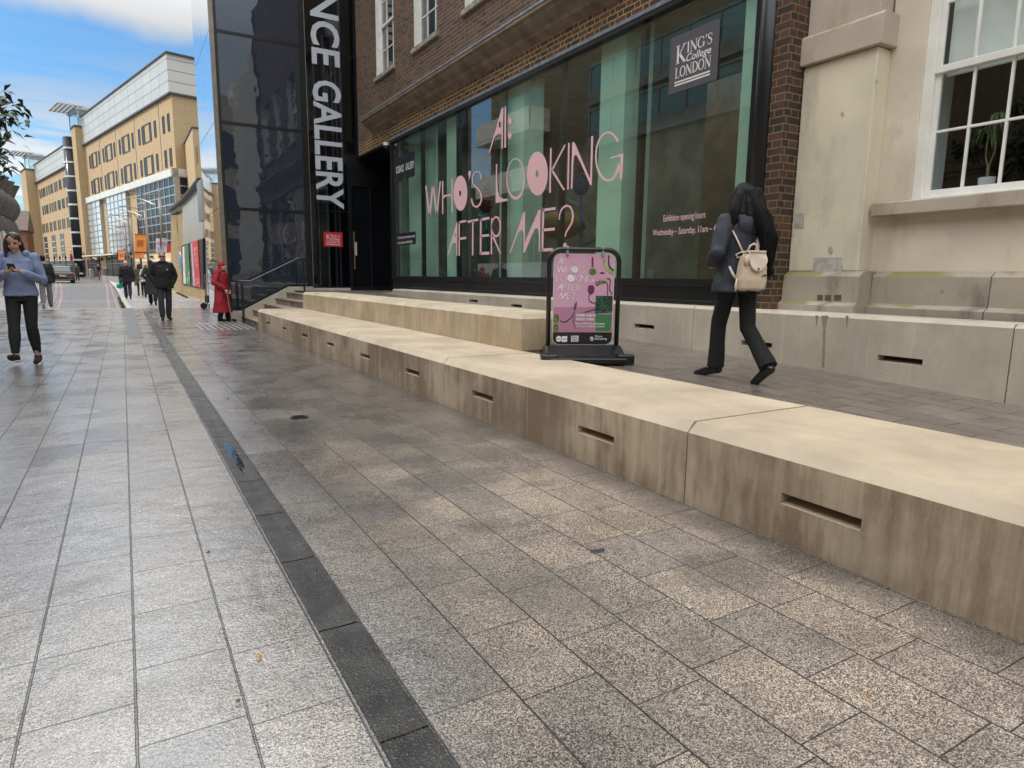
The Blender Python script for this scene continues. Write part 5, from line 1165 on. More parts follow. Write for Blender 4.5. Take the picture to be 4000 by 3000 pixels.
for k in range(9):
    for z in (2.0, 5.4, 8.6):
        yv = -9+k*5.1
        if (28 < yv < 37 and z > 4) or 3 < yv < 27: continue
        f = MB(); f.box(-8.22, -8.12, yv-.8, yv-.7, z, z+1.7); f.box(-8.22, -8.12, yv+.7, yv+.8, z, z+1.7); f.box(-8.22, -8.12, yv-.7, yv+.7, z-.1, z); f.box(-8.22, -8.12, yv-.7, yv+.7, z+1.7, z+1.8); f.box(-8.2, -8.13, yv-.03, yv+.03, z, z+1.7)
        w_ = f.build('window', MATS['band_stone'], fl); p = MB(); p.face([(-8.17, yv-.7, z), (-8.17, yv+.7, z), (-8.17, yv+.7, z+1.7), (-8.17, yv-.7, z+1.7)]); p.build('pane', MATS['win_dark'], w_)
for z in (5.9, 8.9):
    f = MB(); f.box(-8.2, -6.9, 30.5, 36.5, z, z+.2); f.box(-7.0, -6.88, 30.5, 36.5, z+.2, z+1.15); f.box(-8.2, -6.9, 30.5, 30.6, z+.2, z+1.15); b_ = f.build('balcony', MATS['white_paint'], fl)
    p = MB(); p.face([(-8.15, 31.2, z+.3), (-8.15, 35.8, z+.3), (-8.15, 35.8, z+2.5), (-8.15, 31.2, z+2.5)]); p.build('pane', MATS['sky_pane'], b_)
for z in (8.0, 10.0):
    f = MB(); f.box(-8.25, -8.05, 14, 27, z-.55, z); f.box(-8.15, -8.05, 14, 27, z+1.15, z+1.25)
    for k in range(9): f.box(-8.15, -8.05, 14+k*1.6, 14.08+k*1.6, z, z+1.15)
    b_ = f.build('glazed_strip', MATS['concrete_grey'], fl); p = MB(); p.face([(-8.1, 14, z), (-8.1, 27, z), (-8.1, 27, z+1.15), (-8.1, 14, z+1.15)]); p.build('pane', MATS['sky_pane'], b_)
mat('hoarding_pale', (.50, .48, .53), .5, .06, 1.)
ho = thing('site_hoarding', (-6, 30, 0), 'pale hoarding panel standing in front of the brick flats', 'hoarding'); MB().box(-6.1, -6.0, 25, 34.5, 0, 2.0).build('panel', MATS['hoarding_pale'], ho)
brick('stone_row', [(.36, .29, .20), (.32, .25, .17), (.40, .32, .22)], (.30, .25, .18), w=.6, h=.3, ms=.012, bumpst=.2)
bk = thing('street_block', (6, -20, 0), 'tan stone street block with tall windows behind the camera', 'building')
MB().box(-6, 26, -30, -19, -.1, 15).build('wall', MATS['stone_row'], bk)
for k in range(8):
    for z in (1.5, 5.5, 9.5): x = -4+k*3.6; MB().box(x, x+1.5, -19.02, -18.95, z, z+2.5).build('window', MATS['win_dark'], bk)

# ---------------------------------------------------------------- tree at the left edge
mat('bark', (.08, .062, .045), .9, .3, 12., .5, 30.); m, t = begin('leaf'); g_ = t.n('NewGeometry')
v = t.n('TexCoord').outputs['Object']
finish(t, t.mix(t.noise(v, 9., 3), (.012, .032, .016), (.045, .085, .03)), .42, 0, None, .5)
tr = thing('tree', (-3.0, 6.9, 0), 'dark green leafy tree whose branch hangs into the left edge of the sky', 'tree')
rr = random.Random(3); base = Vector((-3.0, 6.9, 0)); mb = MB()
mb.tube([base, base+Vector((.05, .05, 1.6)), base+Vector((0, .1, 3.0)), base+Vector((.1, .2, 4.4))], [.13, .11, .09, .04], 9)
tw_ = []
ends = [PD(70, 470, 8.0), PD(-20, 620, 7.8), PD(22, 560, 8.1), PD(-60, 400, 8.0), PD(40, 400, 8.3), PD(30, 640, 7.9)]
for i in range(16): a = rr.uniform(0, 6.283); ends.append(base+Vector((math.cos(a)*rr.uniform(.4, 1.2)-.35, math.sin(a)*rr.uniform(.4, 1.2), rr.uniform(3.2, 5.2))))
for e_ in ends:
    s_ = base+Vector((0, .1, rr.uniform(2.6, 3.8))); md = s_.lerp(e_, .6)+Vector((0, 0, .25)); mb.tube([s_, md, e_], [.03, .016, .006], 6); tw_.append((md, e_))
mb.build('trunk', MATS['bark'], tr)
lf = MB()
def leaf(p, d, up, L, W):
    s_ = d.cross(up).normalized(); m1 = p+d*L*.45+up*L*.06; tip = p+d*L-up*L*.18
    lf.face([p, m1+s_*W, m1+up*.004]); lf.face([p, m1+up*.004, m1-s_*W]); lf.face([m1+s_*W, tip, m1+up*.004]); lf.face([m1+up*.004, tip, m1-s_*W])
for md, e_ in tw_:
    for i in range(120):
        u_ = rr.random(); p = md.lerp(e_, u_**.6)+Vector((rr.gauss(0, .09), rr.gauss(0, .09), rr.gauss(0, .10)))
        a = rr.uniform(0, 6.283); d = Vector((math.cos(a), math.sin(a), rr.uniform(-.9, .15))).normalized()
        leaf(p, d, Vector((rr.gauss(0, .3), rr.gauss(0, .3), 1)).normalized(), rr.uniform(.12, .18), rr.uniform(.026, .042))
lf.build('crown', MATS['leaf'], tr, recalc=False)
# ---------------------------------------------------------------- people
def voxel(mb, name, vs, it=4, fold=0., ff=(6, 6, 2.5), seed=0, sharp=0.):
    bmesh.ops.recalc_face_normals(mb.b, faces=mb.b.faces)
    me = bpy.data.meshes.new('tmp'); mb.b.to_mesh(me); mb.b.free(); o = bpy.data.objects.new('tmp', me); C.objects.link(o)
    r = o.modifiers.new('r', 'REMESH'); r.mode = 'VOXEL'; r.voxel_size = vs; r.adaptivity = 0.
    if it: s_ = o.modifiers.new('s', 'SMOOTH'); s_.iterations = it; s_.factor = .5
    dg = bpy.context.evaluated_depsgraph_get(); m2 = bpy.data.meshes.new_from_object(o.evaluated_get(dg)); m2.name = name
    bpy.data.objects.remove(o); bpy.data.meshes.remove(me)
    if fold:
        nr = [v.normal.copy() for v in m2.vertices]
        for v, n_ in zip(m2.vertices, nr):
            p = v.co; q = Vector((p.x*ff[0], p.y*ff[1], p.z*ff[2]+seed*7.3))
            k = noise.noise(q)+.5*noise.noise(q*2.1)
            v.co = p+n_*(fold*(1-2*abs(k)) if sharp else fold*k)
    m2.materials.clear()
    return m2
def limb(mb, pts, rads, n=12): 
    pts = [Vector(p) for p in pts]; mb.tube(pts, rads, n)
    for p, r in ((pts[0], rads[0]), (pts[-1], rads[-1])): mb.ell(p, r*.99, r*.99, r*.99, n, 7)
    for p, r in list(zip(pts, rads))[1:-1]: mb.ell(p, r, r, r, n, 7)
def spine(mb, rg, n=20):
    mb.rings([[Vector((x+rx*math.cos(a)*(abs(math.cos(a))**-.15 if abs(math.cos(a)) > .01 else 1), y+ry*math.sin(a), z)) for a in [2*math.pi*k/n for k in range(n)]] for x, y, z, rx, ry in rg])
def lerp(a, b, t): return Vector(a).lerp(Vector(b), t)
POSE = dict(pelvis=(0, 0, .93), waist=(0, 0, 1.08), chest=(0, 0, 1.28), neck=(0, -.01, 1.44), head=(0, .02, 1.60),
            shL=(-.175, -.01, 1.395), elL=(-.23, -.04, 1.12), wrL=(-.235, .06, .88), shR=(.175, -.01, 1.395), elR=(.23, -.04, 1.12), wrR=(.235, .06, .88),
            hipL=(-.09, 0, .90), knL=(-.095, .03, .49), anL=(-.10, -.02, .085), hipR=(.09, 0, .90), knR=(.095, .03, .49), anR=(.10, -.02, .085), toeL=(-.105, .14, .03), toeR=(.105, .14, .03))
def stride(front, st=.30, lift=.10, toe_up=False):
    d = {}; f, b = front, ('R' if front == 'L' else 'L'); sx = {'L': -1, 'R': 1}
    d['kn'+f] = (.09*sx[f], st*.62, .50); d['an'+f] = (.085*sx[f], st, .095 if not toe_up else .10); d['toe'+f] = (.09*sx[f], st+.16, .03 if not toe_up else .11)
    d['kn'+b] = (.09*sx[b], -st*.25, .48); d['an'+b] = (.09*sx[b], -st*1.05, .085+lift); d['toe'+b] = (.095*sx[b], -st*1.05+.13, .03)
    return d
def hand(mb, wr, d, nrm, thumb, k=1., curl=.5):
    """palm, four fingers of different lengths with a bend, and a thumb from the side of the palm"""
    wr = Vector(wr); d = Vector(d).normalized(); nrm = Vector(nrm); nrm = (nrm-d*nrm.dot(d)).normalized(); sd = Vector(thumb); sd = (sd-d*sd.dot(d)-nrm*sd.dot(nrm)).normalized()
    pc = wr+d*.05*k; mb.tube([wr-d*.02, wr+d*.02*k, pc, wr+d*.09*k], [.026*k, .032*k, .040*k, .037*k], 10, sx=1., sy=1.) if False else None
    mb.obox(pc, d, sd, nrm, .048*k, .039*k, .014*k); limb(mb, [wr-d*.03, wr+d*.02*k], [.027*k, .027*k], 8)
    for i, L in enumerate((.068, .077, .071, .055)):
        o = wr+d*.095*k+sd*(.028-.0187*i)*k; m1 = o+(d*(1-curl*.35)+nrm*curl*.6).normalized()*L*.5*k; e_ = m1+(d*(1-curl*1.1)+nrm*curl*1.3).normalized()*L*.5*k
        limb(mb, [o-d*.02, m1, e_], [.0095*k, .0088*k, .0075*k], 7)
    o = wr+d*.03*k+sd*.032*k; m1 = o+(d*.6+sd*.75+nrm*.25).normalized()*.038*k; limb(mb, [o, m1, m1+(d*.85+sd*.15+nrm*.35).normalized()*.034*k], [.013*k, .0105*k, .0085*k], 7)
mat('skin_light', (.50, .29, .21), .5, .08, 20., spec=.4); mat('skin_pale', (.56, .36, .28), .5, .08, 20., spec=.4); mat('skin_rosy', (.52, .27, .20), .5, .08, 20.)
mat('lips', (.36, .11, .10), .45, .05); mat('eye_dark', (.03, .02, .018), .3, .05); mat('brow', (.05, .03, .02), .8, .1)
def person(loc, yaw, h, label, group, pose, skin='skin_light', vox=.012, top=None, legs=None, shoes=None, hair=None, hands=None, headturn=0., headpitch=0., face=True, coat=None, seed=1):
    s = h/1.72; J = dict(POSE); J.update(pose or {}); J = {k: Vector(v) for k, v in J.items()}
    root = thing('person', loc, label, 'person', group); root.rotation_euler = (0, 0, yaw); root.scale = (s, s, s)
    HR = Matrix.Rotation(headturn, 3, 'Z') @ Matrix.Rotation(headpitch, 3, 'X'); hc = J['head']; H = lambda x, y, z: hc+HR @ Vector((x, y, z))
    b = MB()
    b.ell(H(0, -.012, .025), .074, .092, .092, 18, 12, rot=HR); b.ell(H(0, .022, -.035), .057, .066, .075, 16, 10, rot=HR); b.ell(H(0, .055, -.085), .028, .026, .026, 10, 8, rot=HR)
    limb(b, [H(0, .083, .012), H(0, .097, -.02)], [.010, .0145], 8)
    for q in (-1, 1): b.ell(H(.074*q, -.005, -.005), .012, .022, .033, 8, 6, rot=HR); b.ell(H(.032*q, .066, -.03), .022, .018, .02, 8, 6, rot=HR)
    limb(b, [H(0, -.012, -.07), J['neck']-Vector((0, 0, .04))], [.050, .058], 12)
    ch, wa, pe = J['chest'], J['waist'], J['pelvis']
    spine(b, [(pe.x, pe.y, pe.z-.08, .12, .09), (pe.x, pe.y, pe.z+.02, .145, .10), (wa.x, wa.y, wa.z, .115, .085), (ch.x, ch.y, ch.z, .145, .10), (ch.x, ch.y, ch.z+.10, .13, .08), (J['neck'].x, J['neck'].y, J['neck'].z-.02, .06, .055)])
    for q in 'LR':
        limb(b, [J['sh'+q], J['el'+q], J['wr'+q]], [.046, .036, .026]); limb(b, [J['hip'+q], lerp(J['hip'+q], J['kn'+q], .5), J['kn'+q], lerp(J['kn'+q], J['an'+q], .35), J['an'+q]], [.078, .066, .05, .05, .034]); limb(b, [J['an'+q]-Vector((0, .0, .02)), lerp(J['an'+q], J['toe'+q], .8)], [.026, .018], 8)
        hd = (hands or {}).get(q); d = (J['wr'+q]-J['el'+q]).normalized()
        if hd == 0: continue
        if hd is None: hand(b, J['wr'+q], d, Vector((1 if q == 'L' else -1, 0, 0)), Vector((0, 1, 0)))
        else: hand(b, J['wr'+q], hd[0], hd[1], hd[2], 1., hd[3])
    body = link('body', voxel(b, 'body', max(.0065, vox*.6), 3), MATS[skin], root, True, True)
    me = body.data; me.materials.append(MATS['lips'])
    if face:
        inv = HR.transposed()
        for p in me.polygons:
            q = inv @ (p.center-hc)
            if abs(q.x) < .024 and -.066 < q.z < -.050 and q.y > .05: p.material_index = 1
        e_ = MB()
        for q in (-1, 1): e_.ell(H(.031*q, .074, .006), .013, .008, .0055, 8, 6, rot=HR)
        e_.build('eyes', MATS['eye_dark'], root, True, True)
        e_ = MB()
        for q in (-1, 1): e_.obox(H(.032*q, .079, .026), HR @ Vector((1, 0, -.1*q)), HR @ Vector((0, 1, 0)), HR @ Vector((0, 0, 1)), .019, .006, .004)
        e_.build('eyebrows', MATS['brow'], root, True)
    if legs:
        b = MB(); r = legs['r']
        spine(b, [(pe.x, pe.y, pe.z-.10, .155, .115), (pe.x, pe.y, pe.z-.02, .175*legs.get('hip', 1), .125), (pe.x, pe.y, pe.z+.10, .15*legs.get('hip', 1), .105), (pe.x, pe.y, pe.z+.13, .14, .10)])
        for q in 'LR':
            an = J['an'+q]+Vector((0, 0, legs.get('end', .02)))
            pk = [J['hip'+q], lerp(J['hip'+q], J['kn'+q], .5), J['kn'+q], lerp(J['kn'+q], an, .4), an]; rk = [r[0], r[0]*.86, r[1], r[1]*(.98 if len(r) < 4 else r[3]), r[2]]; limb(b, pk[:4], rk[:4]); b.tube(pk[3:], rk[3:], 12)
        link('trousers', voxel(b, 'trousers', vox, 3, legs.get('fold', .006), (9, 9, 5), seed), MATS[legs['m']], root, True, True)
    if shoes:
        for q in 'LR':
            b = MB(); an, to = J['an'+q], J['toe'+q]; d = (to-an); d.z = 0 if abs(d.z) < .07 else d.z; d.normalize()
            heel = an-d*.035-Vector((0, 0, .035)); hi = shoes.get('hi', .03)
            limb(b, [heel, lerp(heel, to, .5)+Vector((0, 0, .008)), to+d*.045], [.040, .044, .036], 10); sd_ = (J['kn'+q]-an).normalized(); limb(b, [an-sd_*.02, an+sd_*max(.0, hi)], [.046, .046], 10)
            o = link('shoe', voxel(b, 'shoe', max(.006, vox*.7), 2), MATS[shoes['m']], root, True, True)
            if shoes.get('sole'):
                b = MB(); up = Vector((0, 0, 1)); sd = d.cross(up).normalized(); un = sd.cross(d)
                b.obox(lerp(heel, to+d*.02, .5)-un*.036, d, sd, un, (to-heel).length/2+.055, .043, .012); b.build('sole', MATS[shoes['sole']], o, True, bevel=.01, seg=2)
    if top:
        b = MB(); hem = top['hem']; k = top.get('k', 1.); nk = J['neck']
        rg = []
        zs = [hem, lerp((0, 0, hem), pe, .5).z if hem < pe.z-.12 else hem+.05, pe.z+.05, wa.z, ch.z-.05, ch.z+.07, nk.z-.035, nk.z+.01]
        rx = [top.get('hemr', .205), top.get('hemr', .205)*.98, .195, .178, .19, .185, .115, .075]; ry_ = [top.get('hemry', .15), .148, .148, .138, .142, .125, .085, .072]
        for z, a, c_ in zip(zs, rx, ry_):
            f = max(0, min(1, (z-pe.z)/(nk.z-pe.z))); c = pe.lerp(nk, f); c = Vector((c.x, c.y+.02*math.sin(math.pi*f), 0)); rg.append((c.x, c.y, z, a*k, c_*k))
        spine(b, rg, 24)
        a = top.get('arm', (.075, .062, .052))
        for q in 'LR':
            e_ = lerp(J['wr'+q], J['el'+q], top.get('cuff', .06)); limb(b, [J['sh'+q]-Vector((0, 0, .01)), lerp(J['sh'+q], J['el'+q], .5), J['el'+q], lerp(J['el'+q], e_, .5), e_], [a[0], a[0]*.95, a[1], a[1]*.95, a[2]])
        if top.get('hood'):
            for i in range(9):
                an = R_(-200+220*i/8); b.ell((nk.x+.10*math.cos(an), nk.y+.0+.085*math.sin(an), nk.z-.005+.015*math.sin(an)), .045, .045, .04, 10, 7)
            b.ell((nk.x, nk.y-.105, nk.z-.075), .105, .045, .085, 14, 9)
        if top.get('collar'):
            for i in range(14):
                an = R_(360*i/14); b.ell((nk.x+.068*math.cos(an), nk.y+.01+.068*math.sin(an), nk.z+.02), .024, .024, .045, 8, 6)
        link(top.get('name', 'jacket'), voxel(b, 'jacket', vox, 3, top.get('fold', .010), top.get('ff', (7, 7, 4)), seed+3, 1), MATS[top['m']], root, True, True)
    if hair:
        b = MB(); st = hair['style']; kk = hair.get('k', 1.)
        if st in ('long', 'short', 'bob'):
            b.ell(H(0, -.026, .042), .083*kk, .094*kk, .088*kk, 18, 12, rot=HR)
            if st == 'short': b.ell(H(0, -.045, -.005), .078, .07, .075, 14, 9, rot=HR)
            else:
                L = hair['len']
                for li, (x, y, w_) in enumerate(hair.get('locks', ((-.06, -.045, .04), (0, -.075, .05), (.06, -.045, .04), (-.075, -.01, .026), (.075, -.01, .026)))):
                    L = hair.get('short', {}).get(li, hair['len'])
                    limb(b, [H(x*.9, y*.8, .04), H(x*1.12, y*1.05, -.05), H(x*1.25, y*1.2-.01, -.05-L*.5), H(x*1.15, y*1.2-.01, -.05-L)], [w_, w_*1.1, w_, w_*.45], 9)
        for pth, rd_ in hair.get('paths', ()): limb(b, pth, rd_, 9)
        if st == 'hat': b.ell(H(0, -.015, .045), .088, .100, .088, 18, 12, rot=HR); b.tube([H(0, -.012, .015), H(0, -.012, .05)], [.092, .094], 18); b.ell(H(0, -.06, -.02), .08, .06, .10, 14, 9, rot=HR); b.ell(H(0, -.085, -.09), .055, .05, .06, 12, 8, rot=HR)
        if st == 'scarf': b.ell(H(0, -.022, .02), .092, .104, .115, 18, 12, rot=HR); b.ell(H(0, -.02, -.10), .095, .10, .07, 14, 9, rot=HR)
        if st == 'crop': b.ell(H(0, -.024, .05), .078, .090, .075, 16, 10, rot=HR)
        if hair.get('paths'):
            sb = MB(); rs = random.Random(seed+11)
            for pth, rd_ in hair['paths']:
                for k_ in range(70):
                    a_ = rs.uniform(0, 6.283); P_ = []
                    for i_, (pp_, r_) in enumerate(zip(pth, rd_)):
                        f_ = rs.uniform(.86, 1.16) if i_ else .9; P_.append(Vector(pp_)+Vector((math.cos(a_), math.sin(a_), 0))*r_*f_)
                    P_.append(P_[-1]+Vector((rs.gauss(0, .02), rs.gauss(0, .02), -rs.uniform(.02, .10))))
                    sb.tube(P_, [.0035]*(len(P_)-1)+[.0006], 3)
            sb.build('hair_strands', MATS[hair['m']], root, True, True)
        mh = voxel(b, 'hair', max(.0065, vox*.7), 2, hair.get('fold', .006), (26, 26, 3.5), seed+5)
        link(hair.get('name', 'hair'), mh, MATS[hair['m']], root, True, True)
    return root, J
mat('hair_black', (.007, .006, .006), .6, .3, 30., spec=.25); mat('hair_brown', (.028, .016, .012), .4, .3, 30.); mat('hair_auburn', (.10, .045, .025), .5, .3, 30.); mat('hair_fair', (.30, .19, .09), .5, .2, 20.); mat('hair_sandy', (.16, .09, .05), .6, .2, 20.)
mat('navy_jacket', (.025, .032, .046), .7, .12, 9., .25, 90.); mat('black_cloth', (.009, .009, .010), .85, .2, 12., .2, 120.); mat('boot_leather', (.010, .010, .011), .28, .2, 20., spec=.6)
mat('blue_anorak', (.185, .23, .385), .6, .1, 9., .2, 80.); mat('black_tee', (.012, .014, .016), .8); mat('white_sole', (.62, .60, .56), .6, .1); mat('grey_jogger', (.16, .15, .16), .85, .15, 9.)
mat('dark_denim', (.022, .025, .034), .8, .2, 12.); mat('red_coat', (.30, .012, .022), .75, .12, 9., .2, 90.); mat('red_knit', (.34, .014, .026), .85, .2, 30., .5, 160.)
mat('olive_coat', (.09, .085, .06), .8, .15, 8.); mat('silver_puffer', (.46, .48, .52), .45, .12, 9.); mat('charcoal_coat', (.028, .028, .03), .85, .15, 8.); mat('blue_jeans', (.018, .026, .06), .8, .15, 9.)
mat('bag_cream', (.62, .50, .38), .55, .07, 8., .15, 60.); mat('bag_flap', (.68, .58, .47), .5, .05); mat('bag_trim', (.64, .54, .43), .5, .05); mat('bag_black', (.015, .015, .016), .5)

# woman with the cream backpack, walking away along the terrace
zg = rampz(3.8)
P1 = dict(knL=(-.07, .16, .50), anL=(-.05, .20, .10), toeL=(-.11, .345, .03), knR=(.09, -.05, .48), anR=(.12, -.34, .16), toeR=(.11, -.21, .035)); P1.update(neck=(0, .0, 1.44), head=(.01, .035, 1.595), elL=(-.275, -.075, 1.13), wrL=(-.17, .17, 1.06), elR=(.265, -.03, 1.13), wrR=(.17, .17, 1.05))
w1, J1 = person((4.37, 3.76, zg), R_(-15), 1.60, 'woman with long black hair, navy jacket and cream backpack walking along the terrace', None, P1, 'skin_light', .008,
    top=dict(m='navy_jacket', hem=.80, hemr=.235, hemry=.175, k=1.0, arm=(.074, .062, .052), hood=True, fold=.010), legs=dict(m='black_cloth', r=(.090, .070, .080, 1.0), end=-.0, fold=.004), shoes=dict(m='boot_leather', hi=.10),
    hair=dict(style='long', m='hair_black', len=.52, k=1.08, fold=.006, locks=((-.07, -.03, .045), (-.035, -.075, .05), (.02, -.095, .06), (.07, -.085, .062), (.11, -.05, .062), (.13, -.01, .055), (.13, .03, .045)), short={0: .12, 1: .16, 2: .2, 3: .25, 4: .3, 5: .3, 6: .25}, paths=(([(.02, -.07, 1.64), (.06, -.13, 1.47), (.09, -.205, 1.30), (.11, -.205, 1.08)], [.055, .06, .055, .02]), ([(.06, -.04, 1.62), (.12, -.11, 1.45), (.155, -.185, 1.25), (.17, -.18, .99)], [.055, .062, .06, .025]), ([(.09, .0, 1.60), (.16, -.05, 1.43), (.215, -.09, 1.22), (.225, -.10, 1.0)], [.05, .06, .055, .02]), ([(-.06, -.03, 1.62), (-.11, -.05, 1.48), (-.15, -.06, 1.37), (-.17, -.03, 1.29)], [.045, .045, .035, .012]), ([(.10, .05, 1.6), (.17, .04, 1.42), (.215, .0, 1.22)], [.04, .045, .03]))), headturn=R_(-14), hands={})
bp = thing('backpack', w1.location, 'cream backpack with a rounded leather flap worn over a navy jacket', 'backpack'); bp.rotation_euler = w1.rotation_euler; bp.scale = w1.scale*.90; bp.location = w1.location+Vector((.0, .0, .085))
b = MB(); cx, cy, cz = -.03, -.245, 1.02
b.rings([[Vector((cx+rx*math.cos(a)*(abs(math.cos(a))+1e-3)**-.35, cy+ry*math.sin(a)*(abs(math.sin(a))+1e-3)**-.3, z)) for a in [2*math.pi*k/22 for k in range(22)]] for z, rx, ry in ((.80, .10, .05), (.815, .135, .072), (.90, .142, .085), (1.02, .132, .08), (1.10, .112, .068), (1.135, .09, .055))])
link('bag', voxel(b, 'bag', .008, 4, .007, (8, 8, 4), 2, 1), MATS['bag_cream'], bp, True, True)
b = MB(); F = []
for i in range(15):
    a = math.pi*i/14; F.append((cx+.098*math.cos(a), 1.10-.125*math.sin(a)))
pl_ = [(cx+.085, 1.165), (cx-.085, 1.165)]+[(x, z) for x, z in F[::-1]]
b.prism([(x, cy-.088-(.012 if z < 1.1 else -.02*(z-1.1)/.06), z) for x, z in pl_], (0, .016, 0)); b.box(cx-.085, cx+.085, cy-.085, cy+.05, 1.150, 1.168); b.build('flap', MATS['bag_flap'], bp, True, bevel=.003)
MB().cyl((cx, cy-.10, 1.0), (cx, cy-.108, 1.0), .009, 10).build('stud', MATS['bag_black'], bp, True)
MB().tube([(cx-.05, cy+.02, 1.16), (cx-.035, cy-.0, 1.215), (cx, cy-.005, 1.235), (cx+.035, cy, 1.215), (cx+.05, cy+.02, 1.16)], .009, 8).build('top_handle', MATS['bag_trim'], bp, True, True)
for q in (-1, 1): MB().tube([(cx+.07*q, cy+.04, 1.14), (cx+.11*q, cy+.09, 1.26), (cx+.125*q, cy+.16, 1.36), (cx+.13*q, cy+.26, 1.42)], .014, 8, sx=1.5, sy=.5).build('strap', MATS['bag_trim'], bp, True, True)
MB().tube([(cx-.135, cy+.03, .90), (cx-.175, cy+.04, .95), (cx-.185, cy+.09, 1.02)], .012, 8).tube([(cx-.135, cy+.02, .89), (cx-.17, cy-.02, .90), (cx-.185, cy-.03, .84), (cx-.18, cy-.03, .79)], .009, 7).build('side_strap', MATS['bag_trim'], bp, True, True)
MB().tube([(cx-.10, cy-.06, 1.03), (cx-.115, cy-.06, 1.12)], .024, 10).tube([(cx-.115, cy-.06, 1.12), (cx-.16, cy-.06, 1.155), (cx-.215, cy-.05, 1.13), (cx-.20, cy-.05, 1.10), (cx-.13, cy-.06, 1.115)], .006, 6).build('umbrella', MATS['bag_trim'], bp, True, True)
MB().tube([(cx+.05, cy-.083, .93), (cx+.085, cy-.084, .945), (cx+.125, cy-.07, .935)], [.004, .009, .003], 6).build('emblem', MATS['bag_black'], bp, True)

# woman looking at her phone, walking towards the camera
lp = PZ(112, 1420); P2 = stride('R', .16, .0, True)
P2.update(knR=(.085, .13, .50), anR=(.085, .20, .11), toeR=(.10, .34, .13), knL=(-.085, .04, .49), anL=(-.10, -.06, .085), toeL=(-.11, .09, .03), head=(.015, .045, 1.575), elL=(-.255, .04, 1.10), wrL=(-.085, .27, 1.20), elR=(.255, .04, 1.10), wrR=(.085, .26, 1.19))
w2, J2 = person((lp.x, lp.y, 0), R_(180)-.10, 1.72, 'woman in a periwinkle anorak and black leggings looking down at her phone', None, P2, 'skin_light', .008,
    top=dict(m='blue_anorak', hem=.90, hemr=.215, hemry=.16, k=.90, arm=(.066, .056, .042), hood=True, fold=.009), legs=dict(m='black_cloth', r=(.092, .066, .044, 1.05), end=.05, hip=1.02, fold=.002), shoes=dict(m='black_cloth', sole='white_sole', hi=-.01),
    hair=dict(style='long', m='hair_brown', len=.24, locks=((.065, -.01, .034), (.07, .035, .03), (.05, -.05, .04), (-.05, -.05, .036), (-.078, -.015, .018), (0, -.07, .045))), headpitch=R_(-20),
    hands=dict(L=(Vector((.55, .35, .25)), Vector((.3, .3, .9)), Vector((.2, .6, .5)), .8), R=(Vector((-.55, .35, .25)), Vector((-.3, .3, .9)), Vector((-.2, .6, .5)), .8)))
ph = thing('phone', w2.location, 'dark phone held up in both hands by the woman in the periwinkle anorak', 'phone'); ph.rotation_euler = w2.rotation_euler
b = MB(); b.obox((0, .335, 1.255), (1, 0, 0), (0, .74, .67), (0, -.67, .74), .040, .075, .005); b.build('case', MATS['bag_black'], ph, True, bevel=.004)
b = MB(); b.obox((0, .331, 1.2595), (1, 0, 0), (0, .74, .67), (0, -.67, .74), .036, .069, .001); b.build('screen', MATS['paper'], ph, True)
tb = thing('tote_bag', w2.location, 'pale patterned tote bag hanging from the arm of the woman with the phone', 'bag'); tb.rotation_euler = w2.rotation_euler
m, t = begin('tote_cloth'); v = t.n('TexCoord').outputs['Object']; finish(t, t.mix(t.ss(t.noise(v, 16., 4), .48, .56), (.36, .33, .33), (.30, .12, .10)), .8)
b = MB(); b.rings([[Vector((.32+rx*math.cos(a), .02+ry*math.sin(a), z)) for a in [2*math.pi*k/16 for k in range(16)]] for z, rx, ry in ((.70, .05, .10), (.72, .065, .14), (.85, .07, .16), (1.0, .045, .15), (1.06, .02, .14))]); link('bag', voxel(b, 'bag', .009, 3, .008, (8, 8, 4), 4, 1), MATS['tote_cloth'], tb, True, True)
MB().tube([(.32, -.08, 1.05), (.31, -.03, 1.25), (.29, .02, 1.40)], .012, 6).build('strap', MATS['bag_trim'], tb, True)

# man in black
mp = PZ(650, 1250); P3 = stride('R', .12, .02); P3.update(elL=(-.275, -.06, 1.13), wrL=(-.18, .03, .92), elR=(.275, -.06, 1.13), wrR=(.18, .03, .92), anL=(-.07, -.1, .09))
w3, J3 = person((mp.x, mp.y, 0), R_(180), 1.76, 'man in a black hooded jacket and dark glasses walking towards the camera', None, P3, 'skin_rosy', .012, top=dict(m='black_cloth', hem=.82, hemr=.215, k=1.05, arm=(.080, .070, .058), hood=True, collar=True), legs=dict(m='dark_denim', r=(.095, .075, .062), end=.0), shoes=dict(m='black_cloth', hi=0), hair=dict(style='crop', m='hair_sandy'))
b = MB(); hc = J3['head']
for q in (-1, 1): b.obox(hc+Vector((.033*q, .093, .006)), (1, 0, 0), (0, 1, 0), (0, 0, 1), .029, .004, .018)
b.obox(hc+Vector((0, .095, .016)), (1, 0, 0), (0, 1, 0), (0, 0, 1), .012, .004, .005); gl_ = thing('glasses', w3.location, 'dark rimmed glasses on the man in black', 'glasses'); gl_.rotation_euler = w3.rotation_euler; gl_.scale = w3.scale; b.build('lenses', MATS['bag_black'], gl_, True)
MB().box(-.105, -.075, .165, .172, 1.27, 1.30).build('chest_label', MATS['white_paint'], w3, True)

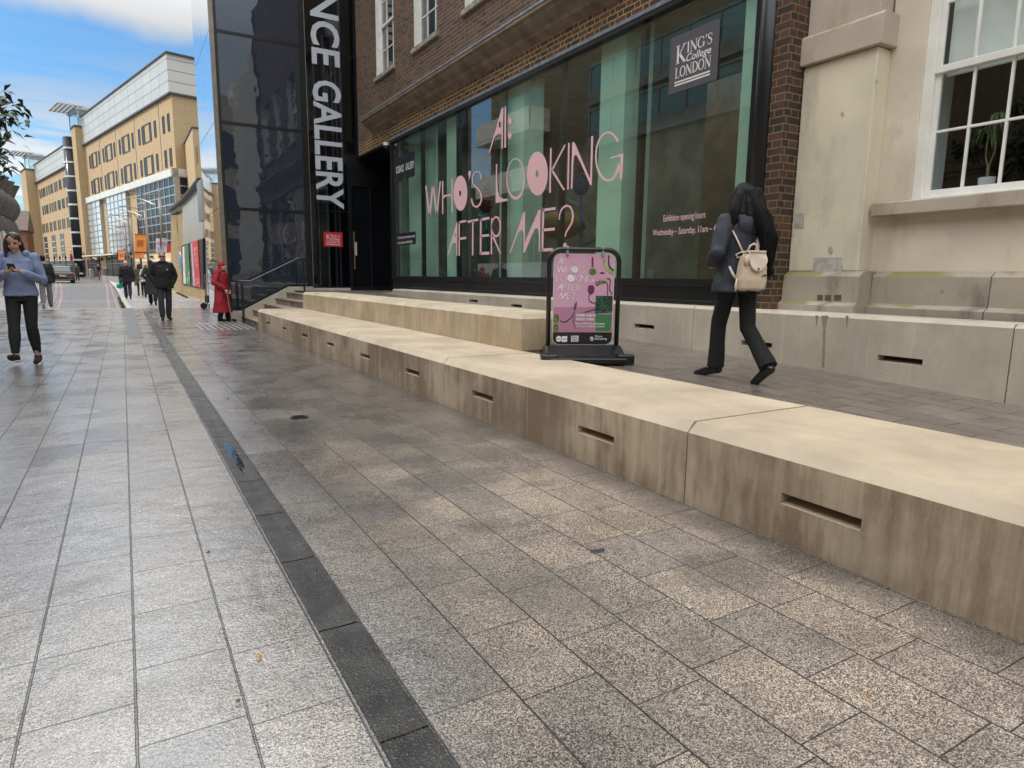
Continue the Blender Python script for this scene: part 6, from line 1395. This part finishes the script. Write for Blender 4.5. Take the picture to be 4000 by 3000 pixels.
# elderly woman in red with a cane and a shopping trolley
rp = PZ(872, 1256); P4 = dict(head=(.01, .065, 1.55), neck=(0, .015, 1.41), elR=(.30, -.06, 1.10), wrR=(.24, .19, .93), elL=(-.25, -.02, 1.10), wrL=(-.22, .10, .90), knR=(.09, .05, .47), anR=(.095, -.05, .085), toeR=(.10, .09, .03), knL=(-.09, .08, .48), anL=(-.10, .12, .085), toeL=(-.11, .26, .03))
w4, J4 = person((rp.x, rp.y, 0), R_(-118), 1.56, 'elderly woman in a long red coat and red knitted hat leaning on a cane', None, P4, 'skin_pale', .010, top=dict(m='red_coat', hem=.27, hemr=.29, hemry=.22, k=1.1, arm=(.092, .082, .058), collar=True, hood=True, fold=.014, name='coat', ff=(7, 7, 2)), legs=dict(m='black_cloth', r=(.08, .07, .075), end=0), shoes=dict(m='black_cloth', hi=0), hair=dict(style='hat', m='red_knit', name='hat', fold=.004),
    hands=dict(R=(Vector((.0, .45, -.6)), Vector((-.3, -.2, -.9)), Vector((-.8, .2, .0)), .9)), headpitch=R_(10))
b = MB(); b.ell((0, .085, 1.36), .05, .035, .06, 10, 8); b.build('scarf', MATS['black_cloth'], w4, True, True)
cn = thing('walking_cane', w4.location, 'wooden walking cane in the right hand of the woman in red', 'cane'); cn.rotation_euler = w4.rotation_euler; cn.scale = w4.scale; mat('cane_wood', (.25, .19, .15), .5, .1)
MB().tube([(.30, .36, .015), (.255, .25, .80)], .013, 8).tube([(.255, .20, .815), (.255, .28, .82), (.255, .33, .80)], .015, 8).build('shaft', MATS['cane_wood'], cn, True)
tp_ = PZ(797, 1207); tr_ = thing('shopping_trolley', (tp_.x, tp_.y, 0), 'folding shopping trolley with small black wheels behind the woman in red', 'trolley')
zt_ = PD(803, 1075, (Vector(tp_)-EYEP).dot(FW)).z
MB().tube([(tp_.x+.12, tp_.y, .12), (tp_.x+.08, tp_.y, zt_)], .018, 7).tube([(tp_.x+.30, tp_.y+.1, .12), (tp_.x+.26, tp_.y+.1, zt_)], .018, 7).tube([(tp_.x+.08, tp_.y, zt_), (tp_.x+.26, tp_.y+.1, zt_)], .018, 7).build('frame', MATS['steel'], tr_)
MB().box(tp_.x+.06, tp_.x+.34, tp_.y, tp_.y+.2, .22, .48).build('pouch', MATS['bag_black'], tr_, bevel=.02)
for q in (0, .26): MB().tube([(tp_.x+.0+q, tp_.y-.03, .11), (tp_.x+.0+q, tp_.y+.03, .11)], .11, 16).build('wheel', MATS['bag_black'], tr_)

# people farther off
def far(px, pfeet, ptop, hh, yaw, label, group, **k):
    D = hh*2556/(pfeet-ptop)*.995; p = PD(px, pfeet, D); z = gz(p.y)
    return person((p.x, p.y, z), yaw, hh, label, group, k.pop('pose', None), vox=k.pop('vox', .016), **k)[0]
G = 'people walking away on the right footway'
f1 = far(502, 1168, 1021, 1.76, R_(-3), 'bald man in a black puffer jacket and jeans carrying a green bag', G, pose=stride('L', .2, .08), skin='skin_pale', face=False, top=dict(m='black_cloth', hem=.78, hemr=.25, hemry=.19, k=1.22, arm=(.10, .09, .07), collar=True, fold=.016, ff=(2, 2, 16)), legs=dict(m='blue_jeans', r=(.105, .08, .07), end=0), shoes=dict(m='black_cloth'))
bg = thing('carrier_bag', f1.location, 'green carrier bag in the hand of the bald man', 'bag'); mat('bag_green', (.03, .32, .17), .5, .2, 9.)
b = MB(); b.rings([[Vector((-.30+rx*math.cos(a), .06+ry*math.sin(a), z)) for a in [2*math.pi*k/12 for k in range(12)]] for z, rx, ry in ((.50, .06, .06), (.55, .13, .10), (.68, .12, .09), (.80, .03, .03))]); link('bag', voxel(b, 'bag', .016, 2, .02, (9, 9, 9), 3, 1), MATS['bag_green'], bg, True, True)
far(551, 1160, 1037, 1.66, R_(-3), 'woman with long brown hair in an olive coat walking away', G, pose=stride('R', .18, .1), face=False, top=dict(m='olive_coat', hem=.80, hemr=.22), legs=dict(m='black_cloth', r=(.08, .06, .045), end=.02), shoes=dict(m='black_cloth'), hair=dict(style='long', m='hair_brown', len=.38))
far(577, 1165, 1037, 1.62, R_(-3), 'fair haired woman in a silver puffer jacket walking away', G, pose=stride('L', .18, .1), face=False, top=dict(m='silver_puffer', hem=.82, hemr=.22, k=1.1, fold=.015, ff=(2, 2, 18)), legs=dict(m='black_cloth', r=(.085, .065, .05), end=.02), shoes=dict(m='black_cloth'), hair=dict(style='short', m='hair_fair', k=1.1))
far(600, 1198, 1025, 1.72, R_(-5), 'person in a long charcoal coat and dark headscarf half behind the man in black', G, pose=dict(stride('L', .2, .1), elL=(-.30, -.10, 1.12), wrL=(-.16, .08, 1.0)), face=False, top=dict(m='charcoal_coat', hem=.42, hemr=.25, hemry=.19, name='coat'), legs=dict(m='black_cloth', r=(.09, .075, .075), end=0), shoes=dict(m='black_cloth'), hair=dict(style='scarf', m='charcoal_coat', name='headscarf'))
far(186, 1201, 1000, 1.78, R_(0), 'person in grey jogging trousers mostly hidden behind the woman with the phone', None, pose=stride('R', .15, .06), face=False, vox=.013, top=dict(m='black_cloth', hem=.82, k=1.15), legs=dict(m='grey_jogger', r=(.10, .085, .06), end=0), shoes=dict(m='dark_denim', sole='white_sole'), hair=dict(style='short', m='hair_black'))
G2 = 'distant people by the boarded fence'
far(304, 1103, 1035, 1.78, R_(180), 'distant man in a dark coat walking in the road beside the car', G2, pose=stride('R', .2, .04), top=dict(m='charcoal_coat', hem=.75, k=1.12), legs=dict(m='dark_denim', r=(.095, .08, .07), end=0), shoes=dict(m='black_cloth'), hair=dict(style='crop', m='hair_black'), vox=.022)
far(323, 1084, 1042, 1.65, R_(180), 'distant person in dark clothes carrying a red bag', G2, top=dict(m='charcoal_coat', hem=.6, k=1.1), legs=dict(m='black_cloth', r=(.09, .07, .06)), shoes=dict(m='black_cloth'), hair=dict(style='short', m='hair_sandy'), vox=.024)
far(340, 1086, 1040, 1.76, R_(10), 'distant person in a black coat seen from behind by the fence', G2, top=dict(m='black_cloth', hem=.7, k=1.15), legs=dict(m='black_cloth', r=(.09, .075, .06)), shoes=dict(m='black_cloth'), hair=dict(style='short', m='hair_black'), face=False, vox=.024)
far(278, 1090, 1036, 1.76, R_(170), 'distant person in a dark jacket standing behind the right side of the car', G2, top=dict(m='olive_coat', hem=.75, k=1.12), legs=dict(m='black_cloth', r=(.09, .075, .06)), shoes=dict(m='black_cloth'), hair=dict(style='short', m='hair_black'), vox=.024)
D = 72; cpz = PD(389, 1098, D); cz_ = gz(cpz.y)
cy_ = person((cpz.x, cpz.y, cz_+.12), R_(180), 1.72, 'distant cyclist in a blue top riding towards the camera', None, dict(pelvis=(0, -.28, .95), waist=(0, -.2, 1.08), chest=(0, -.06, 1.25), neck=(0, .04, 1.40), head=(0, .10, 1.54), shL=(-.18, .04, 1.34), shR=(.18, .04, 1.34), elL=(-.26, .15, 1.12), elR=(.26, .15, 1.12), wrL=(-.22, .36, 1.0), wrR=(.22, .36, 1.0), hipL=(-.09, -.26, .92), hipR=(.09, -.26, .92), knL=(-.12, .12, .72), knR=(.12, .06, .55), anL=(-.11, -.04, .36), anR=(.11, -.08, .16), toeL=(-.11, .12, .32), toeR=(.11, .08, .12)), vox=.022, top=dict(m='blue_jeans', hem=.92, k=1.0), legs=dict(m='black_cloth', r=(.09, .07, .05), end=.1), shoes=dict(m='black_cloth'), hair=dict(style='crop', m='hair_black'))[0]
bk_ = thing('bicycle', (cpz.x, cpz.y, cz_), 'distant dark bicycle under the cyclist in blue', 'bicycle'); bk_.rotation_euler = (0, 0, R_(180))
def ringtube(c, r, th): return [Vector(c)+Vector((0, math.cos(2*math.pi*k/20)*r, math.sin(2*math.pi*k/20)*r)) for k in range(21)]
for y in (-.5, .52): MB().tube(ringtube((0, y, .34), .32, .02), .024, 6, cap=False).tube([(-.04, y, .34), (.04, y, .34)], .03, 6).build('wheel', MATS['bag_black'], bk_, True)
MB().tube([(0, -.5, .34), (0, 0, .32), (0, -.22, .88)], .018, 6).tube([(0, -.2, .82), (0, .38, .88), (0, .52, .34)], .018, 6).tube([(0, 0, .32), (0, .36, .80)], .018, 6).tube([(0, .38, .88), (0, .40, 1.0)], .016, 6).tube([(-.27, .40, 1.02), (.27, .40, 1.02)], .016, 6).build('frame', MATS['banner_red'], bk_, True)
MB().box(-.06, .06, -.34, -.12, .88, .93).build('saddle', MATS['bag_black'], bk_, True, bevel=.02)
# ---------------------------------------------------------------- poster stand on the terrace
zs = rampz(5.0); L0 = PZ(2152, 1425, zs); R0 = PZ(2392, 1425, zs-.004)
L0 = Vector((3.60, 5.10, zs)); 
cxy = PZ(2272, 1412, zs); u = Vector((.905, -.425, 0)).normalized(); nf = Vector((-u.y, u.x, 0))
if nf.dot(cxy) > 0: nf = -nf
st = thing('poster_stand', cxy, 'black framed pavement poster stand with a pink exhibition poster on the terrace', 'poster stand')
mat('stand_black', (.010, .010, .011), .28, .2, 8., spec=.55); mat('poster_pink', (.60, .35, .48), .22, .03, 2., spec=.5); mat('poster_floor', (.42, .20, .31), .22, .06, 3.); mat('poster_white', (.74, .72, .74), .4); mat('poster_black', (.010, .009, .012), .3); mat('stem_dark', (.045, .05, .025), .5, .3, 20.); mat('stem_green', (.30, .40, .12), .5, .3, 20.); mat('allium', (.12, .17, .03), .7, .6, 60.); mat('allium_purple', (.15, .02, .09), .7, .6, 60.)
Q = lambda a, b, d=0.: cxy+u*a+Vector((0, 0, b))+nf*d
W, ZT, ZB = .310, .985, .14
fr = MB(); pts = [Q(-W, .05), Q(-W, ZT-.11)]+[Q(-W+.11-.11*math.cos(a), ZT-.11+.11*math.sin(a)) for a in [math.pi/2*i/6 for i in range(1, 7)]]+[Q(W-.11+.11*math.sin(a), ZT-.11+.11*math.cos(a)) for a in [math.pi/2*i/6 for i in range(0, 7)]]+[Q(W, .05)]
fr.tube(pts, .021, 12); fr.build('frame', MATS['stand_black'], st, smooth=True)
def rrect(x0, x1, z0, z1, r, d, n=6):
    o = []
    for cx_, cz_, a0 in ((x1-r, z1-r, 0), (x0+r, z1-r, 90), (x0+r, z0+r, 180), (x1-r, z0+r, 270)):
        o += [Q(cx_+r*math.cos(R_(a0+90*i/n)), cz_+r*math.sin(R_(a0+90*i/n)), d) for i in range(n+1)]
    return o
PX0, PX1, PZ0, PZ1 = -.268, .268, .155, .945
MB().prism(rrect(PX0-.004, PX1+.004, PZ0-.006, PZ1+.004, .06, -.008), nf*.006).build('panel', MATS['poster_white'], st)
S = lambda a, b: (PX0+(PX1-PX0)*a, PZ0+(PZ1-PZ0)*b)    # poster coordinates 0..1
def flat(name, loops, m, d): 
    mb = MB()
    for lp in loops: polymesh(mb, lp if isinstance(lp[0][0], tuple) else [lp], lambda p: Q(S(*p)[0], S(*p)[1], d), .0004, nf)
    return mb.build(name, MATS[m], st, recalc=False)
def clip(z0, z1, d, m, nm):
    pts = [p for p in rrect(PX0, PX1, PZ0, PZ1, .058, d, 8)]; zz = [(p-cxy).z for p in pts]
    lo, hi = S(0, z0)[1], S(0, z1)[1]; keep = [p for p, z in zip(pts, zz) if lo-1e-5 <= z <= hi+1e-5]
    ins = []
    for p in keep: ins.append(((p-cxy).dot(u), (p-cxy).z))
    if z0 > 0: ins += [(PX0, lo), (PX1, lo)]
    if z1 < 1: ins += [(PX0, hi), (PX1, hi)]
    c_ = (sum(i[0] for i in ins)/len(ins), sum(i[1] for i in ins)/len(ins)); ins.sort(key=lambda i: math.atan2(i[1]-c_[1], i[0]-c_[0]))
    mb = MB(); mb.prism([Q(a, b, d) for a, b in ins], nf*.0006); return mb.build(nm, MATS[m], st)
clip(.135, 1, .0, 'poster_pink', 'poster_sheet'); clip(0, .1345, .0, 'poster_black', 'poster_strip')
flat('artwork', [[(.002, .136), (.998, .136), (.998, .425), (.002, .415)]], 'poster_floor', .001)
m, t = begin('circuit'); v = t.n('TexCoord').outputs['Object']; vd = t.voro(t.mix(.0, v, v), 75., out=0)
finish(t, t.mix(t.ss(vd, .28, .38), (.06, .30, .17), (.012, .03, .025)), .3)
flat('circuit_board', [[(.70, .345), (.985, .36), (.99, .545), (.705, .545)]], 'circuit', .0016)
flat('circuit_reflection', [[(.72, .15), (.97, .15), (.985, .335), (.70, .34)]], 'poster_green', .0016)
def curve(name, pts, w, m, d=.0022): return flat(name, [strokep([p for p in pts], w)], m, d)
cat = lambda P_, n=6: [tuple(Vector(P_[max(0, i-1)]).lerp(Vector(P_[i]), 0)) for i in range(len(P_))]
def sm(P_):
    o = []
    for i in range(len(P_)-1):
        p0, p1, p2, p3 = [Vector((*P_[max(0, min(len(P_)-1, i+k))], 0)) for k in (-1, 0, 1, 2)]
        for j in range(6):
            t_ = j/6; q = .5*((2*p1)+(-p0+p2)*t_+(2*p0-5*p1+4*p2-p3)*t_**2+(-p0+3*p1-3*p2+p3)*t_**3); o.append((q.x, q.y))
    return o+[P_[-1]]
for P_, w_, m_ in (([(.12, .265), (.2, .25), (.30, .30), (.36, .37), (.345, .40), (.36, .44), (.385, .47), (.38, .43), (.37, .36), (.5, .355), (.70, .395)], .016, 'stem_dark'), ([(.63, .575), (.59, .54), (.60, .49), (.66, .465), (.71, .468)], .014, 'stem_dark'), ([(.72, .70), (.70, .68), (.73, .66), (.78, .70), (.88, .69), (.90, .62), (.90, .55)], .016, 'stem_dark'), ([(.86, .74), (.94, .72), (.93, .63), (.98, .56)], .016, 'stem_dark'), ([(.63, .97), (.635, .86)], .03, 'allium_purple'), ([(.83, .97), (.835, .87), (.99, .79)], .035, 'stem_green'), ([(.90, .99), (.91, .88), (.99, .82)], .025, 'stem_dark'), ([(.36, .32), (.34, .26), (.38, .18)], .012, 'allium_purple')):
    curve('stem_drawing', sm(P_), w_, m_)
for c_, r_, m_ in (((.64, .81), (.065, .042), 'allium'), ((.80, .79), (.045, .02), 'allium_purple'), ((.79, .695), (.06, .02), 'allium'), ((.62, .615), (.062, .055), 'allium_purple'), ((.055, .285), (.05, .055), 'allium'), ((.05, .18), (.045, .05), 'allium')):
    rr = random.Random(int(c_[0]*1000)); lp = [(c_[0]+r_[0]*math.cos(a)*rr.uniform(.85, 1.1), c_[1]+r_[1]*math.sin(a)*rr.uniform(.85, 1.1)) for a in [2*math.pi*k/24 for k in range(24)]]; flat('flower_drawing', [[p for p in lp]], m_, .0026)
flat('tile_drawing', [[(.73, .725), (.88, .725), (.88, .785), (.73, .785)]], 'poster_pink', .003)
# the exhibition title again, small, in white
mb = MB()
for k, (x0, x1, z0, z1) in dict(AI=(.045, .17, .885, .955), WHOS=(.045, .50, .795, .875), LOOKING=(.035, .66, .695, .775), AFTER=(.045, .44, .60, .675), ME=(.06, .36, .505, .58)).items():
    allp = [p for g_ in UZ[k] for lp in g_ for p in lp]; a0, a1 = min(p[0] for p in allp), max(p[0] for p in allp); b0, b1 = min(p[1] for p in allp), max(p[1] for p in allp)
    for g_ in UZ[k]:
        g2 = [[(x0+(p[0]-a0)/(a1-a0)*(x1-x0), z0+(p[1]-b0)/(b1-b0)*(z1-z0)) for p in lp] for lp in g_]
        polymesh(mb, g2, lambda p: Q(S(*p)[0], S(*p)[1], .0034), .0004, nf)
mb.build('title', MATS['poster_white'], st, recalc=False)
tx = MB(); hs_ = PZ1-PZ0; ws_ = PX1-PX0
def ptxt(s_, x, z, w_, h_, b=0., m_=None): text_on(tx, s_, Q(S(x, z)[0], S(x, z)[1], .0036), u, (0, 0, 1), w_*ws_, h_*hs_, b)
ptxt('COME INSIDE', .38, .312, .33, .030, .03); ptxt("WE'RE OPEN", .38, .268, .31, .030, .03); ptxt('Free exhibition and events', .38, .222, .49, .026, .01); ptxt('at Science Gallery London', .38, .188, .49, .026, .01)
ptxt('Future', .715, .078, .12, .026, .01); ptxt('Everything', .715, .045, .20, .030, .01)
tx.build('poster_text', MATS['poster_white'], st)
flat('logo', [ellp(.105, .06, .048, .033, 24), [(.155, .025), (.245, .027), (.245, .092), (.155, .09)], [(.31, .028), (.435, .03), (.435, .098), (.31, .096)]], 'poster_white', .0012)
flat('logo', [strokep([(.66+.034*math.cos(a)*(.3+.7*a/9), .06+.024*math.sin(a)*(.3+.7*a/9)) for a in [k*.45 for k in range(21)]], .010)], 'poster_white', .0012)
tx = MB(); ptxt('SCIENCE', .067, .054, .076, .012, .02); ptxt('GALLERY', .163, .054, .074, .012, .02); serif(tx, 'KINGS', Q(*S(.325, .067), .0036), u, Vector((0, 0, 1)), .095*ws_, .022*hs_, nf); serif(tx, 'LONDON', Q(*S(.325, .04), .0036), u, Vector((0, 0, 1)), .095*ws_, .016*hs_, nf); tx.build('logo_text', MATS['poster_black'], st)
for a in (-.155, .16):
    mb = MB(); mb.obox(Q(a, ZT-.02, .012), u, nf, (0, 0, 1), .012, .006, .035); mb.obox(Q(a, ZT+.012, .0), u, nf, (0, 0, 1), .012, .02, .014); mb.build('clip', MATS['steel'], st, bevel=.003)
bs = MB(); prof = [(-.27, 0), (-.30, .02), (-.30, .065), (-.20, .075), (-.05, .15), (.05, .15), (.20, .075), (.30, .065), (.30, .02), (.27, 0)]
bs.prism([Q(-W-.03, z, d) for d, z in prof], u*(2*W+.06)); bs.build('base', MATS['stand_black'], st, bevel=.012, seg=2)
for q in (-1, 1):
    mb = MB(); mb.obox(Q(.33*q, .05, .235), u, nf, (0, 0, 1), .075, .06, .045); mb.build('foot', MATS['stand_black'], st, bevel=.018, seg=3)

st.scale = (1.1, 1.1, 1.1)
# ---------------------------------------------------------------- car
D = 61; cb_ = PD(247, 1098, D); cb_.z = rz(cb_.y); ca = thing('parked_car', cb_, 'shiny black estate car with its back to the camera in the far road', 'car'); ca.rotation_euler = (0, 0, R_(6))
mat('car_paint', (.008, .009, .012), .12, .1, 2., spec=.8); mat('car_glass', (.05, .07, .08), .05, .1, 2., spec=.9); mat('tyre', (.012, .012, .012), .8); mat('tail_light', (.38, .01, .015), .2); mat('plate_yellow', (.55, .43, .12), .5); mat('rim_grey', (.3, .3, .31), .35, metal=.8)
def sect(y, zs_): return [Vector((x*sx, y, z)) for sx in (1,) for x, z in zs_]
def ringx(y, half, z0, z1, r=.18):
    o = []
    for cx_, cz_, a0 in ((half-r, z1-r, 0), (-half+r, z1-r, 90), (-half+r*.6, z0+r*.6, 180), (half-r*.6, z0+r*.6, 270)):
        q = r if a0 < 180 else r*.6
        for i in range(5): a = R_(a0+90*i/4); o.append(Vector((cx_+q*math.cos(a), y, cz_+q*math.sin(a))))
    return o
b = MB(); b.rings([ringx(y, h_, z0, z1) for y, h_, z0, z1 in ((-.04, .80, .34, .92), (0.03, .90, .26, 1.0), (.5, .94, .22, 1.04), (2.2, .95, .2, 1.0), (3.6, .94, .2, .95), (4.3, .88, .24, .84), (4.5, .72, .34, .72))]); b.build('body', MATS['car_paint'], ca, True, True)
b = MB(); b.rings([ringx(y, h_, .92, z1, .16) for y, h_, z1 in ((.12, .74, 1.05), (.38, .72, 1.50), (.9, .74, 1.60), (2.0, .74, 1.60), (2.6, .70, 1.48), (3.3, .66, 1.04))]); b.build('cabin', MATS['car_paint'], ca, True, True)
b = MB(); b.face([(-.60, .135, 1.10), (.60, .135, 1.10), (.54, .325, 1.44), (-.54, .325, 1.44)]); b.build('rear_window', MATS['car_glass'], ca, True)
for q in (-1, 1):
    b = MB(); b.face([(.745*q, .8, 1.08), (.745*q, 2.6, 1.08), (.725*q, 2.2, 1.48), (.735*q, .9, 1.52)]); b.build('side_window', MATS['car_glass'], ca, True)
    b = MB(); b.obox((.62*q, -.045, .86), (1, 0, 0), (0, 1, 0), (0, 0, 1), .22, .03, .05); b.build('tail_light', MATS['tail_light'], ca, True, bevel=.015)
    b = MB(); b.obox((1.0*q, 2.5, 1.08), (1, 0, 0), (0, 1, 0), (0, 0, 1), .10, .05, .07); b.build('wing_mirror', MATS['car_paint'], ca, True, bevel=.03)
    for y in (.75, 3.5): o = MB().tube([(.72*q, y, .33), (.955*q, y, .33)], .33, 20).build('wheel', MATS['tyre'], ca, True); MB().tube([(.94*q, y, .33), (.962*q, y, .33)], .22, 16).build('rim', MATS['rim_grey'], o, True)
MB().box(-.26, .26, -.07, -.045, .62, .73).build('number_plate', MATS['plate_yellow'], ca, True)
MB().box(-.75, .75, -.075, -.03, .30, .34).build('bumper_trim', MATS['rim_grey'], ca, True)

# ---------------------------------------------------------------- ground details
c_ = PZ(1168, 1632); mh = thing('inspection_cover', (c_.x, c_.y, 0), 'small round black inspection cover set in the wet paving', 'drain cover')
MB().cyl((c_.x, c_.y, .001), (c_.x, c_.y, .006), .078, 28).build('ring', MATS['steel_edge'], mh); b = MB(); b.cyl((c_.x, c_.y, .0065), (c_.x, c_.y, .009), .070, 28)
for i in range(-2, 3): b.box(c_.x-.045, c_.x+.045, c_.y+i*.022-.004, c_.y+i*.022+.004, .009, .012)
b.build('lid', MATS['black_metal'], mh)
mat('leaf_yellow', (.45, .24, .03), .6, .2, 40.); mat('leaf_brown', (.12, .06, .03), .7, .3, 40.); mat('filter_white', (.6, .55, .42), .7)
def litter(px, py, L_, W_, m_, label, ang, kind='fallen_leaf', cat='leaf'):
    p = PZ(px, py); a = Vector((math.cos(ang), math.sin(ang), 0)); s_ = Vector((-a.y, a.x, 0)); b = MB()
    P_ = [p+a*(L_*t_)+s_*(W_*math.sin(math.pi*t_)*q)+Vector((0, 0, .004+.010*abs(math.sin(5*t_+q)))) for q, ts in ((1, (0, .25, .5, .75, 1)), (-1, (.75, .5, .25))) for t_ in ts]
    b.face(P_); b.prism(P_, (0, 0, .002)) if False else None
    tag(b.build(kind, MATS[m_]), label, cat, None)
litter(1000, 2580, .022, .008, 'leaf_yellow', 'small yellow fallen leaf on the pale slab left of the drain channel', .5)
litter(925, 2757, .020, .006, 'leaf_brown', 'brown curled leaf fragment on the slab near the lower left joint', 1.)
litter(805, 2168, .022, .006, 'leaf_brown', 'brown leaf fragment beside the drain channel at mid distance', .3)
litter(880, 1560, .05, .012, 'leaf_brown', 'dark leaf beside the drain channel farther up the plaza', .2)
p = PZ(3690, 2470); b = MB(); b.tube([p+Vector((0, 0, .005)), p+Vector((.018, .006, .005))], .004, 8); tag(b.build('cigarette_end', MATS['filter_white']), 'white cigarette end on the slabs beside the near bench', 'litter')
p = PZ(2335, 2160); b = MB(); q = [p+Vector((-.035, .012, .004)), p+Vector((.03, -.012, .004)), p+Vector((.036, .0, .016)), p+Vector((-.02, .022, .012))]; b.face(q); tag(b.build('wet_leaf', MATS['bag_black']), 'wet black leaf on a slab joint in front of the bench slot', 'leaf')
mb = MB(); rr = random.Random(9)
for (xa, ya), (xb, yb) in (((.02, 26.7), (-.21, 39)), ((2.7, 36), (2.75, 44))):
    for i in range(160):
        t_ = rr.random()**1.5; x, y = xa+(xb-xa)*t_+rr.gauss(0, .03)-.05, ya+(yb-ya)*t_; h_ = rr.uniform(.03, .12); d = Vector((rr.gauss(0, .04), rr.gauss(0, .04), h_)); z0 = gz(y)-.09 if xa < 1 else gz(y)
        mb.face([(x-.015, y, z0), (x+.015, y, z0), Vector((x, y, z0))+d])
o = mb.build('weeds', MATS['moss']); tag(o, 'green weeds along the kerb and the foot of the brick wall', 'weeds', None, 'stuff')
